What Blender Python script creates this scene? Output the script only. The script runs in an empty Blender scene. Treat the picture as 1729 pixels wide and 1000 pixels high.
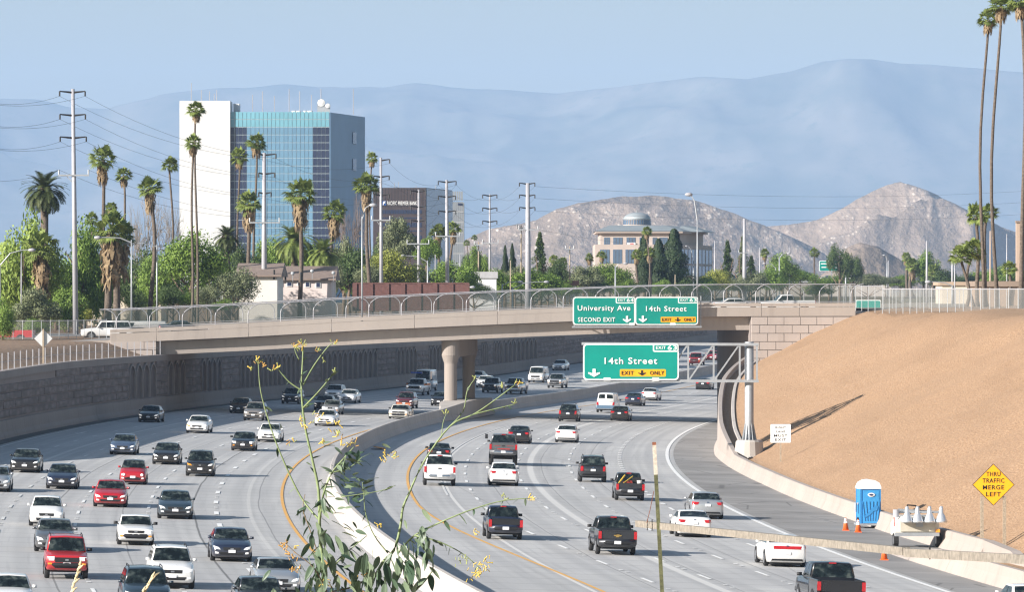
import bpy, bmesh, math, random
from mathutils import Vector, Matrix
R = math.radians
PI = math.pi
sc = bpy.context.scene
rnd = random.Random(7)
# ---------------------------------------------------------------- camera
F, CX, YH, H = 9300.0, 864.5, 487.0, 12.7      # focal length in photo pixels, principal column, horizon row, eye height
cd = bpy.data.cameras.new('camera')
cd.sensor_width = 36.0
cd.lens = 36.0 * F / 1729.0
cd.shift_y = (YH - 500.0) / 1729.0
cd.clip_start = 1.0
cd.clip_end = 60000.0
cam = bpy.data.objects.new('camera', cd)
sc.collection.objects.link(cam)
cam.location = (0, 0, H)
cam.rotation_euler = (R(90), 0, 0)
sc.camera = cam
# ---------------------------------------------------------------- light
SUN_EL, SUN_PHI = 22.0, 32.0
wd = bpy.data.worlds.new('World')
sc.world = wd
wd.use_nodes = True
wn = wd.node_tree.nodes
wl = wd.node_tree.links
wn.clear()
sky = wn.new('ShaderNodeTexSky')
sky.sky_type = 'NISHITA'
sky.sun_disc = False
sky.sun_elevation = R(SUN_EL)
sky.sun_rotation = math.atan2(-math.cos(R(SUN_PHI)), -math.sin(R(SUN_PHI)))
sky.altitude = 250
sky.air_density = 1.4
sky.dust_density = 1.7
sky.ozone_density = 2.0
bg = wn.new('ShaderNodeBackground')
bg.inputs['Strength'].default_value = 0.06
wo = wn.new('ShaderNodeOutputWorld')
wl.new(sky.outputs[0], bg.inputs[0])
wl.new(bg.outputs[0], wo.inputs[0])
sd = bpy.data.lights.new('sun', 'SUN')
sd.energy = 5.0
sd.angle = R(0.53)
sd.color = (1.0, 0.935, 0.865)
sun = bpy.data.objects.new('sun', sd)
sc.collection.objects.link(sun)
sdir = Vector((math.cos(R(SUN_PHI)) * math.cos(R(SUN_EL)), math.sin(R(SUN_PHI)) * math.cos(R(SUN_EL)), -math.sin(R(SUN_EL))))
sun.rotation_euler = sdir.to_track_quat('-Z', 'Y').to_euler()
sun.location = (-300, -100, 300)
vs = sc.view_settings
vs.view_transform = 'Standard'
vs.look = 'None'
vs.gamma = 1.0
vs.exposure = 0.98
vs.use_curve_mapping = False
sc.cycles.max_bounces = 6
sc.cycles.diffuse_bounces = 3
sc.cycles.glossy_bounces = 3
sc.cycles.transmission_bounces = 4
sc.cycles.transparent_max_bounces = 12
sc.cycles.volume_bounces = 1
sc.cycles.use_denoising = True
sc.cycles.filter_width = 1.3
# ---------------------------------------------------------------- helpers
COL = sc.collection.objects
def sm(t):
    t = max(0.0, min(1.0, t))
    return t * t * (3 - 2 * t)
def lerp(a, b, t): return a + (b - a) * t
def interp(tab, x):
    if x <= tab[0][0]: return tab[0][1]
    for (a, b), (c, d) in zip(tab, tab[1:]):
        if x <= c: return b + (d - b) * (x - a) / (c - a)
    return tab[-1][1]
def M(Y):                       # median of the freeway: X as a function of the distance Y
    c, Y0, X0, Yt = 0.00033, 390.0, -11.93, 640.0
    q = X0 + c * (min(Y, Yt) - Y0) ** 2
    if Y > Yt: q += (Y - Yt) * 2 * c * (Yt - Y0)
    return q
def dM(Y): return (M(Y + 1) - M(Y - 1)) / 2
def kk(Y): return 0.03 * (1 - sm((Y - 600) / 200))
def rise(Y):
    t = max(0.0, Y - 600)
    return 0.01 * t * t / (t + 40)
def gz(X, Y): return -kk(Y) * max(-45.0, min(40.0, X)) + rise(Y)
def P(x, y, d): return Vector(((x - CX) / F * d, d, H - (y - YH) / F * d))
def G(x, y, off=0.0):           # pixel on the road surface -> world
    d = F * (H - off) / (y - YH)
    for i in range(60):
        X = (x - CX) / F * d
        d = 0.5 * d + 0.5 * F * (H - off - gz(X, d)) / (y - YH)
    X = (x - CX) / F * d
    return Vector((X, d, gz(X, d) + off))
def RU(u, Y, off=0.0):
    X = M(Y) + u
    return Vector((X, Y, gz(X, Y) + off))

class MB:
    def __init__(s): s.v = []; s.f = []; s.m = []; s.uv = None
    def add(s, vs_, fs, m=0):
        o = len(s.v)
        s.v += [tuple(v) for v in vs_]
        s.f += [tuple(i + o for i in f) for f in fs]
        s.m += [m] * len(fs)
        return s
    def box(s, c, d, m=0, rz=0.0, mx=None):
        x, y, z = d[0] / 2, d[1] / 2, d[2] / 2
        p = [Vector((i * x, j * y, k * z)) for k in (-1, 1) for j in (-1, 1) for i in (-1, 1)]
        if mx is not None: p = [mx @ q for q in p]
        elif rz:
            mt = Matrix.Rotation(rz, 3, 'Z'); p = [mt @ q for q in p]
        c = Vector(c)
        return s.add([q + c for q in p], [(0, 2, 3, 1), (4, 5, 7, 6), (0, 1, 5, 4), (2, 6, 7, 3), (0, 4, 6, 2), (1, 3, 7, 5)], m)
    def bar(s, a, b, w, h, m=0):
        a, b = Vector(a), Vector(b)
        d = b - a
        mx = d.to_track_quat('Y', 'Z').to_matrix()
        return s.box((a + b) / 2, (w, d.length, h), m, mx=mx)
    def tube(s, pts, r, n=6, m=0, cap=True):
        pts = [Vector(p) for p in pts]
        if not isinstance(r, (list, tuple)): r = [r] * len(pts)
        vs_ = []; fs = []
        up = Vector((0, 0, 1))
        for i, p in enumerate(pts):
            t = (pts[min(i + 1, len(pts) - 1)] - pts[max(i - 1, 0)])
            if t.length < 1e-9: t = Vector((0, 0, 1))
            t.normalize()
            a = Vector((1, 0, 0)) if abs(t.z) > 0.9 else up
            e1 = t.cross(a).normalized(); e2 = t.cross(e1)
            for k in range(n):
                q = 2 * PI * k / n
                vs_.append(p + (e1 * math.cos(q) + e2 * math.sin(q)) * r[i])
        for i in range(len(pts) - 1):
            for k in range(n):
                a, b = i * n + k, i * n + (k + 1) % n
                fs.append((a, a + n, b + n, b))
        if cap:
            fs.append(tuple(range(n))); fs.append(tuple(range((len(pts) - 1) * n, len(pts) * n))[::-1])
        return s.add(vs_, fs, m)
    def lathe(s, prof, n=16, c=(0, 0, 0), m=0, axis='Z'):
        vs_ = []; fs = []
        for r, z in prof:
            for k in range(n):
                q = 2 * PI * k / n
                if axis == 'Z': vs_.append((c[0] + r * math.cos(q), c[1] + r * math.sin(q), c[2] + z))
                elif axis == 'X': vs_.append((c[0] + z, c[1] + r * math.cos(q), c[2] + r * math.sin(q)))
                else: vs_.append((c[0] + r * math.cos(q), c[1] + z, c[2] + r * math.sin(q)))
        for i in range(len(prof) - 1):
            for k in range(n):
                a, b = i * n + k, i * n + (k + 1) % n
                fs.append((a, b, b + n, a + n))
        fs.append(tuple(range(n))[::-1]); fs.append(tuple(range((len(prof) - 1) * n, len(prof) * n)))
        return s.add(vs_, fs, m)
    def grid(s, rows, m=0, close=False):
        n = len(rows[0]); vs_ = [p for r in rows for p in r]; fs = []
        for i in range(len(rows) - 1):
            for k in range(n if close else n - 1):
                b = (k + 1) % n
                fs.append((i * n + k, i * n + b, (i + 1) * n + b, (i + 1) * n + k))
        return s.add(vs_, fs, m)
    def prism(s, poly, h, o=(0, 0, 0), ex=(1, 0, 0), ey=(0, 0, 1), ez=(0, 1, 0), m=0):
        o, ex, ey, ez = Vector(o), Vector(ex), Vector(ey), Vector(ez)
        n = len(poly)
        a = [o + ex * p[0] + ey * p[1] for p in poly]
        b = [q + ez * h for q in a]
        return s.add(a + b, [tuple(range(n)), tuple(range(n, 2 * n))[::-1]] + [(i, i + n, (i + 1) % n + n, (i + 1) % n) for i in range(n)], m)
    def mesh(s, name, mats, smooth=False):
        me = bpy.data.meshes.new(name)
        me.from_pydata(s.v, [], s.f)
        if not isinstance(mats, (list, tuple)): mats = [mats]
        for k in mats: me.materials.append(k)
        if len(mats) > 1: me.polygons.foreach_set('material_index', s.m)
        if smooth: me.polygons.foreach_set('use_smooth', [True] * len(s.f))
        if s.uv is not None:
            l = me.uv_layers.new(name='uv')
            vi = [0] * len(me.loops); me.loops.foreach_get('vertex_index', vi)
            fl = []
            for i in vi: fl += s.uv[i]
            l.data.foreach_set('uv', fl)
        me.update()
        return me
    def build(s, name, mats, parent=None, smooth=False, fix=True):
        me = s.mesh(name, mats, smooth)
        if fix:
            b = bmesh.new(); b.from_mesh(me); bmesh.ops.recalc_face_normals(b, faces=b.faces); b.to_mesh(me); b.free()
        return link(name, me, parent)
def link(name, data, parent=None):
    o = bpy.data.objects.new(name, data)
    COL.link(o)
    if parent is not None: o.parent = parent
    return o
def tag(o, label=None, cat=None, group=None, kind=None):
    if label: o['label'] = label
    if cat: o['category'] = cat
    if group: o['group'] = group
    if kind: o['kind'] = kind
    return o
def thing(name, label, cat, loc=(0, 0, 0), rz=0.0, group=None):
    o = bpy.data.objects.new(name, None)
    o.empty_display_size = 0.2
    COL.link(o); o.location = loc; o.rotation_euler = (0, 0, rz)
    return tag(o, label, cat, group)
def dup(o, parent=None):
    c = o.copy(); COL.link(c)
    if parent is not None: c.parent = parent
    for ch in o.children: dup(ch, c)
    return c
def setmat(o, m):
    o.material_slots[0].link = 'OBJECT'
    o.material_slots[0].material = m
# ---------------------------------------------------------------- materials
class NT:
    def __init__(s, name):
        s.mat = bpy.data.materials.new(name); s.mat.use_nodes = True
        s.n = s.mat.node_tree.nodes; s.l = s.mat.node_tree.links
        s.b = s.n['Principled BSDF']
    def node(s, t, **kw):
        q = s.n.new(t)
        for k, v in kw.items(): setattr(q, k, v)
        return q
    def put(s, sock, v):
        if isinstance(v, (int, float)): sock.default_value = v
        elif isinstance(v, tuple): sock.default_value = v if len(v) == len(sock.default_value) else tuple(v) + (1.0,)
        else: s.l.new(v, sock)
    def math(s, op, a, b=0.0, c=0.0):
        q = s.node('ShaderNodeMath', operation=op)
        for i, v in enumerate((a, b, c)): s.put(q.inputs[i], v)
        return q.outputs[0]
    def mix(s, fac, a, b, blend='MIX'):
        q = s.node('ShaderNodeMix', data_type='RGBA', blend_type=blend)
        s.put(q.inputs[0], fac); s.put(q.inputs[6], a); s.put(q.inputs[7], b)
        return q.outputs[2]
    def ramp(s, fac, pts):
        q = s.node('ShaderNodeValToRGB'); s.put(q.inputs[0], fac)
        e = q.color_ramp.elements
        while len(e) < len(pts): e.new(0.5)
        for i, (p, c) in enumerate(pts):
            e[i].position = p; e[i].color = tuple(c) + (1,) if len(c) == 3 else c
        return q.outputs[0]
    def smooth(s, v, a, b):
        q = s.node('ShaderNodeMapRange', interpolation_type='SMOOTHSTEP')
        s.put(q.inputs[0], v); q.inputs[1].default_value = a; q.inputs[2].default_value = b
        return q.outputs[0]
    def noise(s, vec, scale, detail=4, rough=0.55, out=0):
        q = s.node('ShaderNodeTexNoise'); s.put(q.inputs['Scale'], scale)
        q.inputs['Detail'].default_value = detail; q.inputs['Roughness'].default_value = rough
        if vec is not None: s.l.new(vec, q.inputs['Vector'])
        return q.outputs[out]
    def vor(s, vec, scale, feature='F1', out=0):
        q = s.node('ShaderNodeTexVoronoi', feature=feature); s.put(q.inputs['Scale'], scale)
        if vec is not None: s.l.new(vec, q.inputs['Vector'])
        return q.outputs[out]
    def pos(s): return s.node('ShaderNodeNewGeometry').outputs['Position']
    def obj(s): return s.node('ShaderNodeTexCoord').outputs['Object']
    def bump(s, h, dist, strength=1.0):
        q = s.node('ShaderNodeBump'); q.inputs['Distance'].default_value = dist; q.inputs['Strength'].default_value = strength
        s.l.new(h, q.inputs['Height']); s.l.new(q.outputs[0], s.b.inputs['Normal'])
    def set(s, **kw):
        nm = dict(color='Base Color', rough='Roughness', metal='Metallic', spec='Specular IOR Level', coat='Coat Weight', coatr='Coat Roughness', alpha='Alpha', trans='Transmission Weight', sub='Subsurface Weight', sheen='Sheen Weight', emit='Emission Color', emits='Emission Strength')
        for k, v in kw.items(): s.put(s.b.inputs[nm[k]], v)
        return s.mat
MATS = {}
def mat(name, c, rough=0.7, metal=0.0, var=0.12, scale=1.5, bump=0.0, world=False, **kw):
    if name in MATS: return MATS[name]
    t = NT(name)
    if var > 0:
        v = t.pos() if world else t.obj()
        n = t.noise(v, scale, 5)
        dark = tuple(x * (1 - var) for x in c); lite = tuple(min(1, x * (1 + var)) for x in c)
        col = t.ramp(n, [(0.3, dark), (0.7, lite)])
        if bump: t.bump(t.noise(v, scale * 6, 5), bump)
        t.set(color=col)
    else: t.set(color=c)
    t.set(rough=rough, metal=metal, **kw)
    MATS[name] = t.mat
    return t.mat
def paint(name, c, metal=0.0):
    if name in MATS: return MATS[name]
    t = NT(name)
    n = t.noise(t.obj(), 2.0, 4)
    tc = t.obj(); s2 = t.node('ShaderNodeSeparateXYZ'); t.l.new(tc, s2.inputs[0])
    low = t.math('MULTIPLY', t.math('SUBTRACT', 1.0, t.smooth(s2.outputs[2], 0.2, 0.7)), t.math('MULTIPLY', n, 0.35))
    col = t.mix(low, c, (0.22, 0.19, 0.16))
    t.set(color=col, rough=t.math('ADD', 0.22, t.math('MULTIPLY', n, 0.16)), metal=metal, coat=0.7, coatr=0.06)
    MATS[name] = t.mat
    return t.mat
CONC = mat('concrete_tan', (0.44, 0.385, 0.345), 0.85, var=0.10, scale=0.5, bump=0.004, world=True)
BARR = mat('barrier_concrete', (0.47, 0.44, 0.40), 0.85, var=0.2, scale=0.8, bump=0.004, world=True)
STEEL = mat('galvanised_steel', (0.36, 0.38, 0.40), 0.55, 0.4, var=0.1, scale=3)
PALE = mat('pale_steel_paint', (0.36, 0.36, 0.385), 0.5, 0.1, var=0.07, scale=1)
WHITE = mat('white_paint', (0.78, 0.78, 0.76), 0.6, var=0.06, scale=2)
BLACK = mat('black_rubber', (0.018, 0.018, 0.019), 0.8, var=0.2, scale=9)
DARK = mat('dark_trim', (0.012, 0.012, 0.014), 0.6, var=0)
CHROME = mat('chrome', (0.7, 0.71, 0.72), 0.12, 1.0, var=0)
RIM = mat('alloy_rim', (0.42, 0.43, 0.45), 0.3, 0.8, var=0)
t = NT('tinted_glass')
_n = t.noise(t.obj(), 3.2, 3)
t.set(color=t.ramp(_n, [(0.42, (0.006, 0.009, 0.010)), (0.56, (0.016, 0.024, 0.025)), (0.68, (0.07, 0.085, 0.08))]), rough=0.04, spec=0.4)
GLASS = t.mat
LAMP = mat('clear_lamp', (0.80, 0.81, 0.82), 0.12, 0.15, var=0, coat=1.0, emit=(1.0, 0.96, 0.9), emits=0.28)
RED = mat('red_lamp', (0.42, 0.008, 0.012), 0.12, var=0, coat=1.0)
AMBER = mat('amber_lamp', (0.85, 0.32, 0.02), 0.15, var=0, coat=1.0)
PLATE = mat('number_plate', (0.72, 0.73, 0.76), 0.4, var=0.1, scale=20)
WOOD = mat('weathered_wood', (0.33, 0.27, 0.20), 0.9, var=0.35, scale=14, bump=0.004)
GREEN = mat('sign_green', (0.001, 0.25, 0.20), 0.35, var=0.06, scale=0.7)
SWHITE = mat('sign_white', (0.82, 0.83, 0.82), 0.4, var=0)
SYEL = mat('sign_yellow', (0.86, 0.40, 0.012), 0.4, var=0.05, scale=2)
SBLK = mat('sign_black', (0.01, 0.01, 0.01), 0.5, var=0)
def text(s, size, parent, loc, m, width=None, name='lettering', bold=0.0, rz=0.0):
    c = bpy.data.curves.new(name, 'FONT')
    c.body = s; c.size = size; c.align_x = 'LEFT'; c.align_y = 'CENTER'; c.extrude = 0.003
    c.offset = bold * size * .55; c.space_character = 1.13; c.resolution_u = 3
    q = bpy.data.objects.new(name, c); COL.link(q)
    dg = bpy.context.evaluated_depsgraph_get()
    me = bpy.data.meshes.new_from_object(q.evaluated_get(dg))
    bpy.data.objects.remove(q); bpy.data.curves.remove(c)
    xs = [v.co.x for v in me.vertices]; zs = [v.co.y for v in me.vertices]
    k = width / (max(xs) - min(xs)) if width else 1.0
    x0 = min(xs); zc = (max(zs) + min(zs)) / 2 if width else 0
    for v in me.vertices: v.co = ((v.co.x - x0) * k, -v.co.z, v.co.y - zc)
    me.materials.clear(); me.materials.append(m)
    o = link(name, me, parent); o.location = loc; o.rotation_euler = (0, 0, rz)
    return o
# ================================================================ the setting
YS = [96, 120, 150, 175] + list(range(190, 640, 8)) + list(range(640, 1320, 20))
def strip(u0, u1, Ys, off, nu=1, uv=True):
    mb = MB(); rows = []; mb.uv = []
    for Y in Ys:
        r = []
        a = u0(Y) if callable(u0) else u0
        b = u1(Y) if callable(u1) else u1
        for k in range(nu + 1):
            u = lerp(a, b, k / nu)
            r.append(RU(u, Y, off)); mb.uv.append((u, Y))
        rows.append(r)
    mb.grid(rows)
    return mb
def shiftR(u, Y):            # the outgoing lanes drift away from the median near the camera
    return u + 2.8 * (1 - sm((Y - 225) / 95)) * (23.5 - u) / 18.7 if Y < 320 else u
def concrete_road():
    t = NT('grooved_concrete')
    uv = t.node('ShaderNodeUVMap').outputs[0]
    s = t.node('ShaderNodeSeparateXYZ'); t.l.new(uv, s.inputs[0])
    u, y = s.outputs[0], s.outputs[1]
    pos = t.pos()
    def joint(v, period, width, ph=0.0):
        f = t.math('FRACT', t.math('ADD', t.math('DIVIDE', v, period), ph))
        d = t.math('MULTIPLY', t.math('ABSOLUTE', t.math('SUBTRACT', f, 0.5)), period)
        return t.math('SUBTRACT', 1.0, t.smooth(d, width * 0.4, width))
    wob = t.math('MULTIPLY', t.math('SUBTRACT', t.noise(pos, 0.03, 3), 0.5), 0.45)
    uu = t.math('ADD', u, wob)
    big = t.noise(pos, 0.035, 4)
    fine = t.noise(pos, 2.5, 5, 0.7)
    st = t.node('ShaderNodeMapping'); st.inputs['Scale'].default_value = (3.0, 0.05, 1.0)
    t.l.new(uv, st.inputs[0])
    streak = t.noise(st.outputs[0], 1.0, 4, 0.6)
    base = t.ramp(big, [(0.3, (0.385, 0.385, 0.38)), (0.5, (0.45, 0.448, 0.44)), (0.7, (0.52, 0.515, 0.50))])
    base = t.mix(t.math('MULTIPLY', t.smooth(streak, 0.5, 0.72), 0.45), base, (0.30, 0.30, 0.30))
    base = t.mix(t.math('MULTIPLY', t.smooth(fine, 0.55, 0.8), 0.25), base, (0.62, 0.61, 0.59))
    # slab by slab tone
    cell = t.node('ShaderNodeCombineXYZ')
    t.l.new(t.math('FLOOR', t.math('DIVIDE', t.math('ADD', u, 0.6), 3.72)), cell.inputs[0]); t.l.new(t.math('FLOOR', t.math('DIVIDE', y, 9.2)), cell.inputs[1])
    wn_ = t.node('ShaderNodeTexWhiteNoise'); t.l.new(cell.outputs[0], wn_.inputs[0])
    base = t.mix(t.math('MULTIPLY', wn_.outputs[0], 0.26), base, (0.36, 0.36, 0.37))
    # darker wheel tracks inside each lane
    lane = t.math('FRACT', t.math('DIVIDE', t.math('ADD', u, 3.0), 3.72))
    w2 = t.math('ABSOLUTE', t.math('SUBTRACT', t.math('ABSOLUTE', t.math('SUBTRACT', lane, 0.5)), 0.22))
    track = t.math('MULTIPLY', t.math('SUBTRACT', 1.0, t.smooth(w2, 0.03, 0.16)), t.math('MULTIPLY', big, 0.6))
    base = t.mix(track, base, (0.27, 0.27, 0.275))
    # oil line
    oil = t.math('SUBTRACT', 1.0, t.smooth(t.math('ABSOLUTE', t.math('SUBTRACT', lane, 0.5)), 0.0, 0.1))
    base = t.mix(t.math('MULTIPLY', oil, 0.2), base, (0.2, 0.2, 0.2))
    tj = joint(y, 4.6, 0.22)
    base = t.mix(t.math('MULTIPLY', tj, 0.34), base, (0.16, 0.16, 0.16))
    # longitudinal seams and ghosts of removed lines
    for c, w, k, col in ((-8.1, 0.07, 0.75, (0.09, 0.09, 0.09)), (-11.9, 0.05, 0.5, (0.1, 0.1, 0.1)), (-15.6, 0.06, 0.6, (0.09, 0.09, 0.09)), (-4.4, 0.05, 0.5, (0.1, 0.1, 0.1)), (10.3, 0.05, 0.5, (0.1, 0.1, 0.1)), (14.0, 0.05, 0.45, (0.1, 0.1, 0.1)), (17.6, 0.05, 0.45, (0.1, 0.1, 0.1)),
                         (-5.0, 0.14, 0.3, (0.66, 0.65, 0.62)), (-20.0, 0.2, 0.4, (0.66, 0.65, 0.62)), (13.2, 0.28, 0.6, (0.68, 0.67, 0.64)), (7.2, 0.13, 0.7, (0.68, 0.67, 0.64))):
        d = t.math('ABSOLUTE', t.math('SUBTRACT', uu if w < 0.1 else u, c))
        base = t.mix(t.math('MULTIPLY', t.math('SUBTRACT', 1.0, t.smooth(d, w * 0.5, w)), k), base, col)
    crack = t.vor(pos, 0.03, 'DISTANCE_TO_EDGE')
    base = t.mix(t.math('MULTIPLY', t.math('SUBTRACT', 1.0, t.smooth(crack, 0.0008, 0.002)), 0.3), base, (0.12, 0.12, 0.12))
    t.set(color=base, rough=0.8, spec=0.35)
    t.bump(t.noise(pos, 8, 4), 0.003)
    return t.mat
CROAD = concrete_road()
def asphalt(name, c):
    t = NT(name); pos = t.pos()
    col = t.ramp(t.noise(pos, 0.12, 5, 0.6), [(0.3, tuple(x * 0.75 for x in c)), (0.7, tuple(x * 1.3 for x in c))])
    g = t.noise(pos, 5.0, 5, 0.75)
    col = t.mix(t.math('MULTIPLY', t.smooth(g, 0.62, 0.72), 0.35), col, (0.45, 0.42, 0.38))
    cr = t.vor(pos, 0.16, 'DISTANCE_TO_EDGE')
    col = t.mix(t.math('MULTIPLY', t.math('SUBTRACT', 1.0, t.smooth(cr, 0.004, 0.014)), 0.5), col, (0.05, 0.05, 0.05))
    t.set(color=col, rough=0.9); t.bump(g, 0.006)
    return t.mat
ASPH = asphalt('worn_asphalt', (0.235, 0.228, 0.22))
ASPHD = asphalt('dark_asphalt', (0.075, 0.075, 0.075))
road = strip(-27.8, 31.4, YS, 0.0, 16).build('freeway', CROAD)
tag(road, 'pale grey concrete freeway curving under the overpass', kind='structure')
def ru_wall(Y): return interp([(255, 31.6), (272, 30.7), (300, 29.95), (315, 29.86), (369, 29.07), (405, 28.2), (433, 27.65), (485, 27.5), (1400, 27.5)], Y)
def ru_near(Y): return interp([(60, 28.5), (180, 27.6), (242, 27.05), (259, 26.8), (278, 26.6), (297, 26.9)], Y)
YR = YS
strip(lambda Y: shiftR(24.0, Y), lambda Y: ru_wall(Y) + 0.1 if Y > 268 else 30.6, YR, 0.012, 3).build('shoulder', ASPH, road)
strip(-27.75, -25.9, YS, 0.012, 1).build('shoulder', ASPHD, road)
def lanemat(name, c, wear):
    t = NT(name); pos = t.pos()
    n = t.noise(pos, 3.0, 5, 0.75)
    t.set(color=t.mix(t.smooth(n, wear, wear + 0.2), c, (0.48, 0.475, 0.46)), rough=0.6)
    return t.mat
LWHITE = lanemat('lane_white', (0.80, 0.80, 0.78), 0.52)
LWORN = lanemat('lane_white_worn', (0.68, 0.68, 0.66), 0.42)
LYEL = lanemat('lane_yellow', (0.70, 0.37, 0.07), 0.53)
def line(u, w, m, Ys=None, fn=None, off=0.024):
    fn = fn or (lambda u_, Y: u_)
    strip(lambda Y: fn(u, Y) - w / 2, lambda Y: fn(u, Y) + w / 2, Ys or YS, off, 1).build('lane_marking', m, road)
def dashes(u, w, m, fn=None, period=14.6, ln=3.7, y0=180, y1=900, dots=True, ph=0.0):
    fn = fn or (lambda u_, Y: u_)
    mb = MB(); mb.uv = []
    Y = y0 + ph
    while Y < y1:
        for a, b, ww in ((Y, Y + ln, w),) + (((Y + ln + 4.3, Y + ln + 4.75, 0.2), (Y + ln + 6.3, Y + ln + 6.75, 0.2)) if dots else ()):
            rows = []
            for yy in (a, b):
                rows.append([RU(fn(u, yy) - ww / 2, yy, 0.024), RU(fn(u, yy) + ww / 2, yy, 0.024)])
                mb.uv += [(0, 0), (0, 0)]
            mb.grid(rows)
        Y += period
    mb.build('lane_marking', m, road)
line(-3.05, 0.17, LYEL); line(4.8, 0.17, LYEL, fn=shiftR)
line(-25.35, 0.2, LWORN)
line(23.5, 0.26, LWHITE, fn=shiftR)
for i, u in enumerate((-6.85, -10.55, -14.27, -18.03, -21.75)):
    dashes(u, 0.26 if i == 0 else 0.17, LWHITE if i < 3 else LWORN, ph=i * 5.1)
for i, u in enumerate((8.65, 12.3, 16.05)):
    dashes(u, 0.18, LWHITE, fn=shiftR, ph=2.0 + i * 4.4)
dashes(19.83, 0.3, LWHITE, fn=shiftR, period=4.6, ln=1.5, y0=330, y1=560, dots=False)
dashes(19.83, 0.18, LWHITE, fn=shiftR, period=14.6, ln=3.7, y0=190, y1=330)
line(7.0, 0.15, LWORN, Ys=[y for y in YS if y > 330], fn=shiftR)
def arrow(u, Y):
    pl = [(-.12, 0), (.12, 0), (.12, 4), (.5, 4), (0, 6.4), (-.5, 4), (-.12, 4)]
    mb = MB(); mb.uv = [(0, 0)] * 7
    mb.add([RU(u + a, Y - b, 0.024) for a, b in pl], [tuple(range(7))]); mb.build('lane_marking', LWORN, road)
arrow(-23.6, 446); arrow(-23.6, 545)

# ---------------------------------------------------------------- median barrier
def sweep(u, prof, Ys, sides=None):
    """closed profile [(du, h)] swept along the road"""
    mb = MB(); rows = []
    for Y in Ys:
        uu = u(Y) if callable(u) else u
        pr = prof(Y) if callable(prof) else prof
        b = RU(uu, Y)
        rows.append([(b.x + a, b.y, b.z + h) for a, h in pr])
    mb.grid(rows, close=True)
    n = len(rows[0])
    mb.f += [tuple(range(n)), tuple(range((len(rows) - 1) * n, len(rows) * n))]; mb.m += [0, 0]
    return mb
def stained(name, c, dark, world=True):
    t = NT(name); pos = t.pos()
    mp = t.node('ShaderNodeMapping'); mp.inputs['Scale'].default_value = (0.9, 0.9, 0.12); t.l.new(pos, mp.inputs[0])
    n = t.noise(mp.outputs[0], 1.3, 5, 0.65); b = t.noise(pos, 0.12, 4)
    col = t.mix(t.math('MULTIPLY', t.smooth(n, 0.48, 0.75), 0.6), c, dark)
    col = t.mix(t.math('MULTIPLY', t.smooth(b, 0.4, 0.7), 0.4), col, tuple(min(1, x * 1.25) for x in c))
    t.set(color=col, rough=0.88); t.bump(t.noise(pos, 4, 5), 0.008)
    return t.mat
BARR = stained('barrier_concrete_stained', (0.42, 0.39, 0.36), (0.26, 0.235, 0.215))
YB = [y for y in YS if y >= 60]
med = thing('median_barrier', 'long concrete median barrier between the two carriageways', 'barrier')
seg0 = 0
mprof = [(-.42, 0), (-.34, .18), (-.2, .45), (-.13, 1.08), (-.1, 1.12), (.1, 1.12), (.13, 1.08), (.2, .45), (.34, .18), (.42, 0)]
cuts = [96, 150, 210, 240, 270, 300, 330, 360, 390, 420, 450, 480, 515]
for a, b in zip(cuts, cuts[1:]):
    sweep(0, mprof, [a + (b - a - 0.07) * k / 5 for k in range(6)]).build('barrier_segment', BARR, med)
for a, b in ((565, 600), (600, 640), (640, 680), (680, 760), (760, 900), (900, 1250)):
    sweep(0, mprof, [a + (b - a - 0.1) * k / 5 for k in range(6)]).build('barrier_segment', BARR, med)
def flare(Y):
    t = sm((Y - 515) / 16) * (1 - sm((Y - 549) / 16))
    w = 1.25 * t; h = 0.55 * t
    return [(-.42 - w, 0), (-.34 - w, .18), (-.2 - w, .45), (-.13 - w, 1.08 + h), (-.1 - w, 1.12 + h), (.1 + w, 1.12 + h), (.13 + w, 1.08 + h), (.2 + w, .45), (.34 + w, .18), (.42 + w, 0)]
sweep(0, flare, [515 + 50 * k / 24 for k in range(25)]).build('pier_flare', BARR, med)

# ---------------------------------------------------------------- retaining wall on the outer side of the oncoming lanes
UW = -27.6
def wtop(Y): return interp([(60, .7), (335, .8), (352, 1.0), (378, 5.0), (420, 5.1), (462, 5.3), (525, 5.3), (640, 5.4), (760, 5.0), (900, 3.6), (1100, 2.0), (1300, 1.5)], Y)
def wp(Y, h, out=0.0):
    b = RU(UW, Y); return Vector((b.x + out, b.y, b.z + h))
t = NT('split_face_stone'); pos = t.pos()
mp = t.node('ShaderNodeMapping'); mp.inputs['Scale'].default_value = (0.8, 0.35, 1.4); t.l.new(pos, mp.inputs[0])
vv = t.vor(mp.outputs[0], 1.3); nn = t.noise(mp.outputs[0], 3.0, 5, 0.7)
t.set(color=t.mix(t.smooth(vv, 0.1, 0.75), (0.25, 0.212, 0.20), (0.17, 0.145, 0.138)), rough=0.92)
t.bump(t.math('ADD', vv, t.math('MULTIPLY', nn, 0.6)), 0.16)
STONE = t.mat
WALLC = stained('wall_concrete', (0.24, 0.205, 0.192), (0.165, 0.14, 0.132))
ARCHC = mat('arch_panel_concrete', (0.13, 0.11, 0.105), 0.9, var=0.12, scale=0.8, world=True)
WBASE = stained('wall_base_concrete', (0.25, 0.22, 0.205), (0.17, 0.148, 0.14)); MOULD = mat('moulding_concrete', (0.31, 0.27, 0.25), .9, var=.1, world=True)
wall = thing('retaining_wall', 'tall shaded retaining wall with stone courses and pointed arch reliefs', 'wall')
YW = [96, 130, 180] + list(range(200, 340, 10)) + list(range(340, 700, 5)) + list(range(700, 1320, 20))
mb = MB()
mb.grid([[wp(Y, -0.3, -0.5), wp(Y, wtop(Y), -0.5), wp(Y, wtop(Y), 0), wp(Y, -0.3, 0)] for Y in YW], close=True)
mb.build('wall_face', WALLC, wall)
mb = MB()
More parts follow.
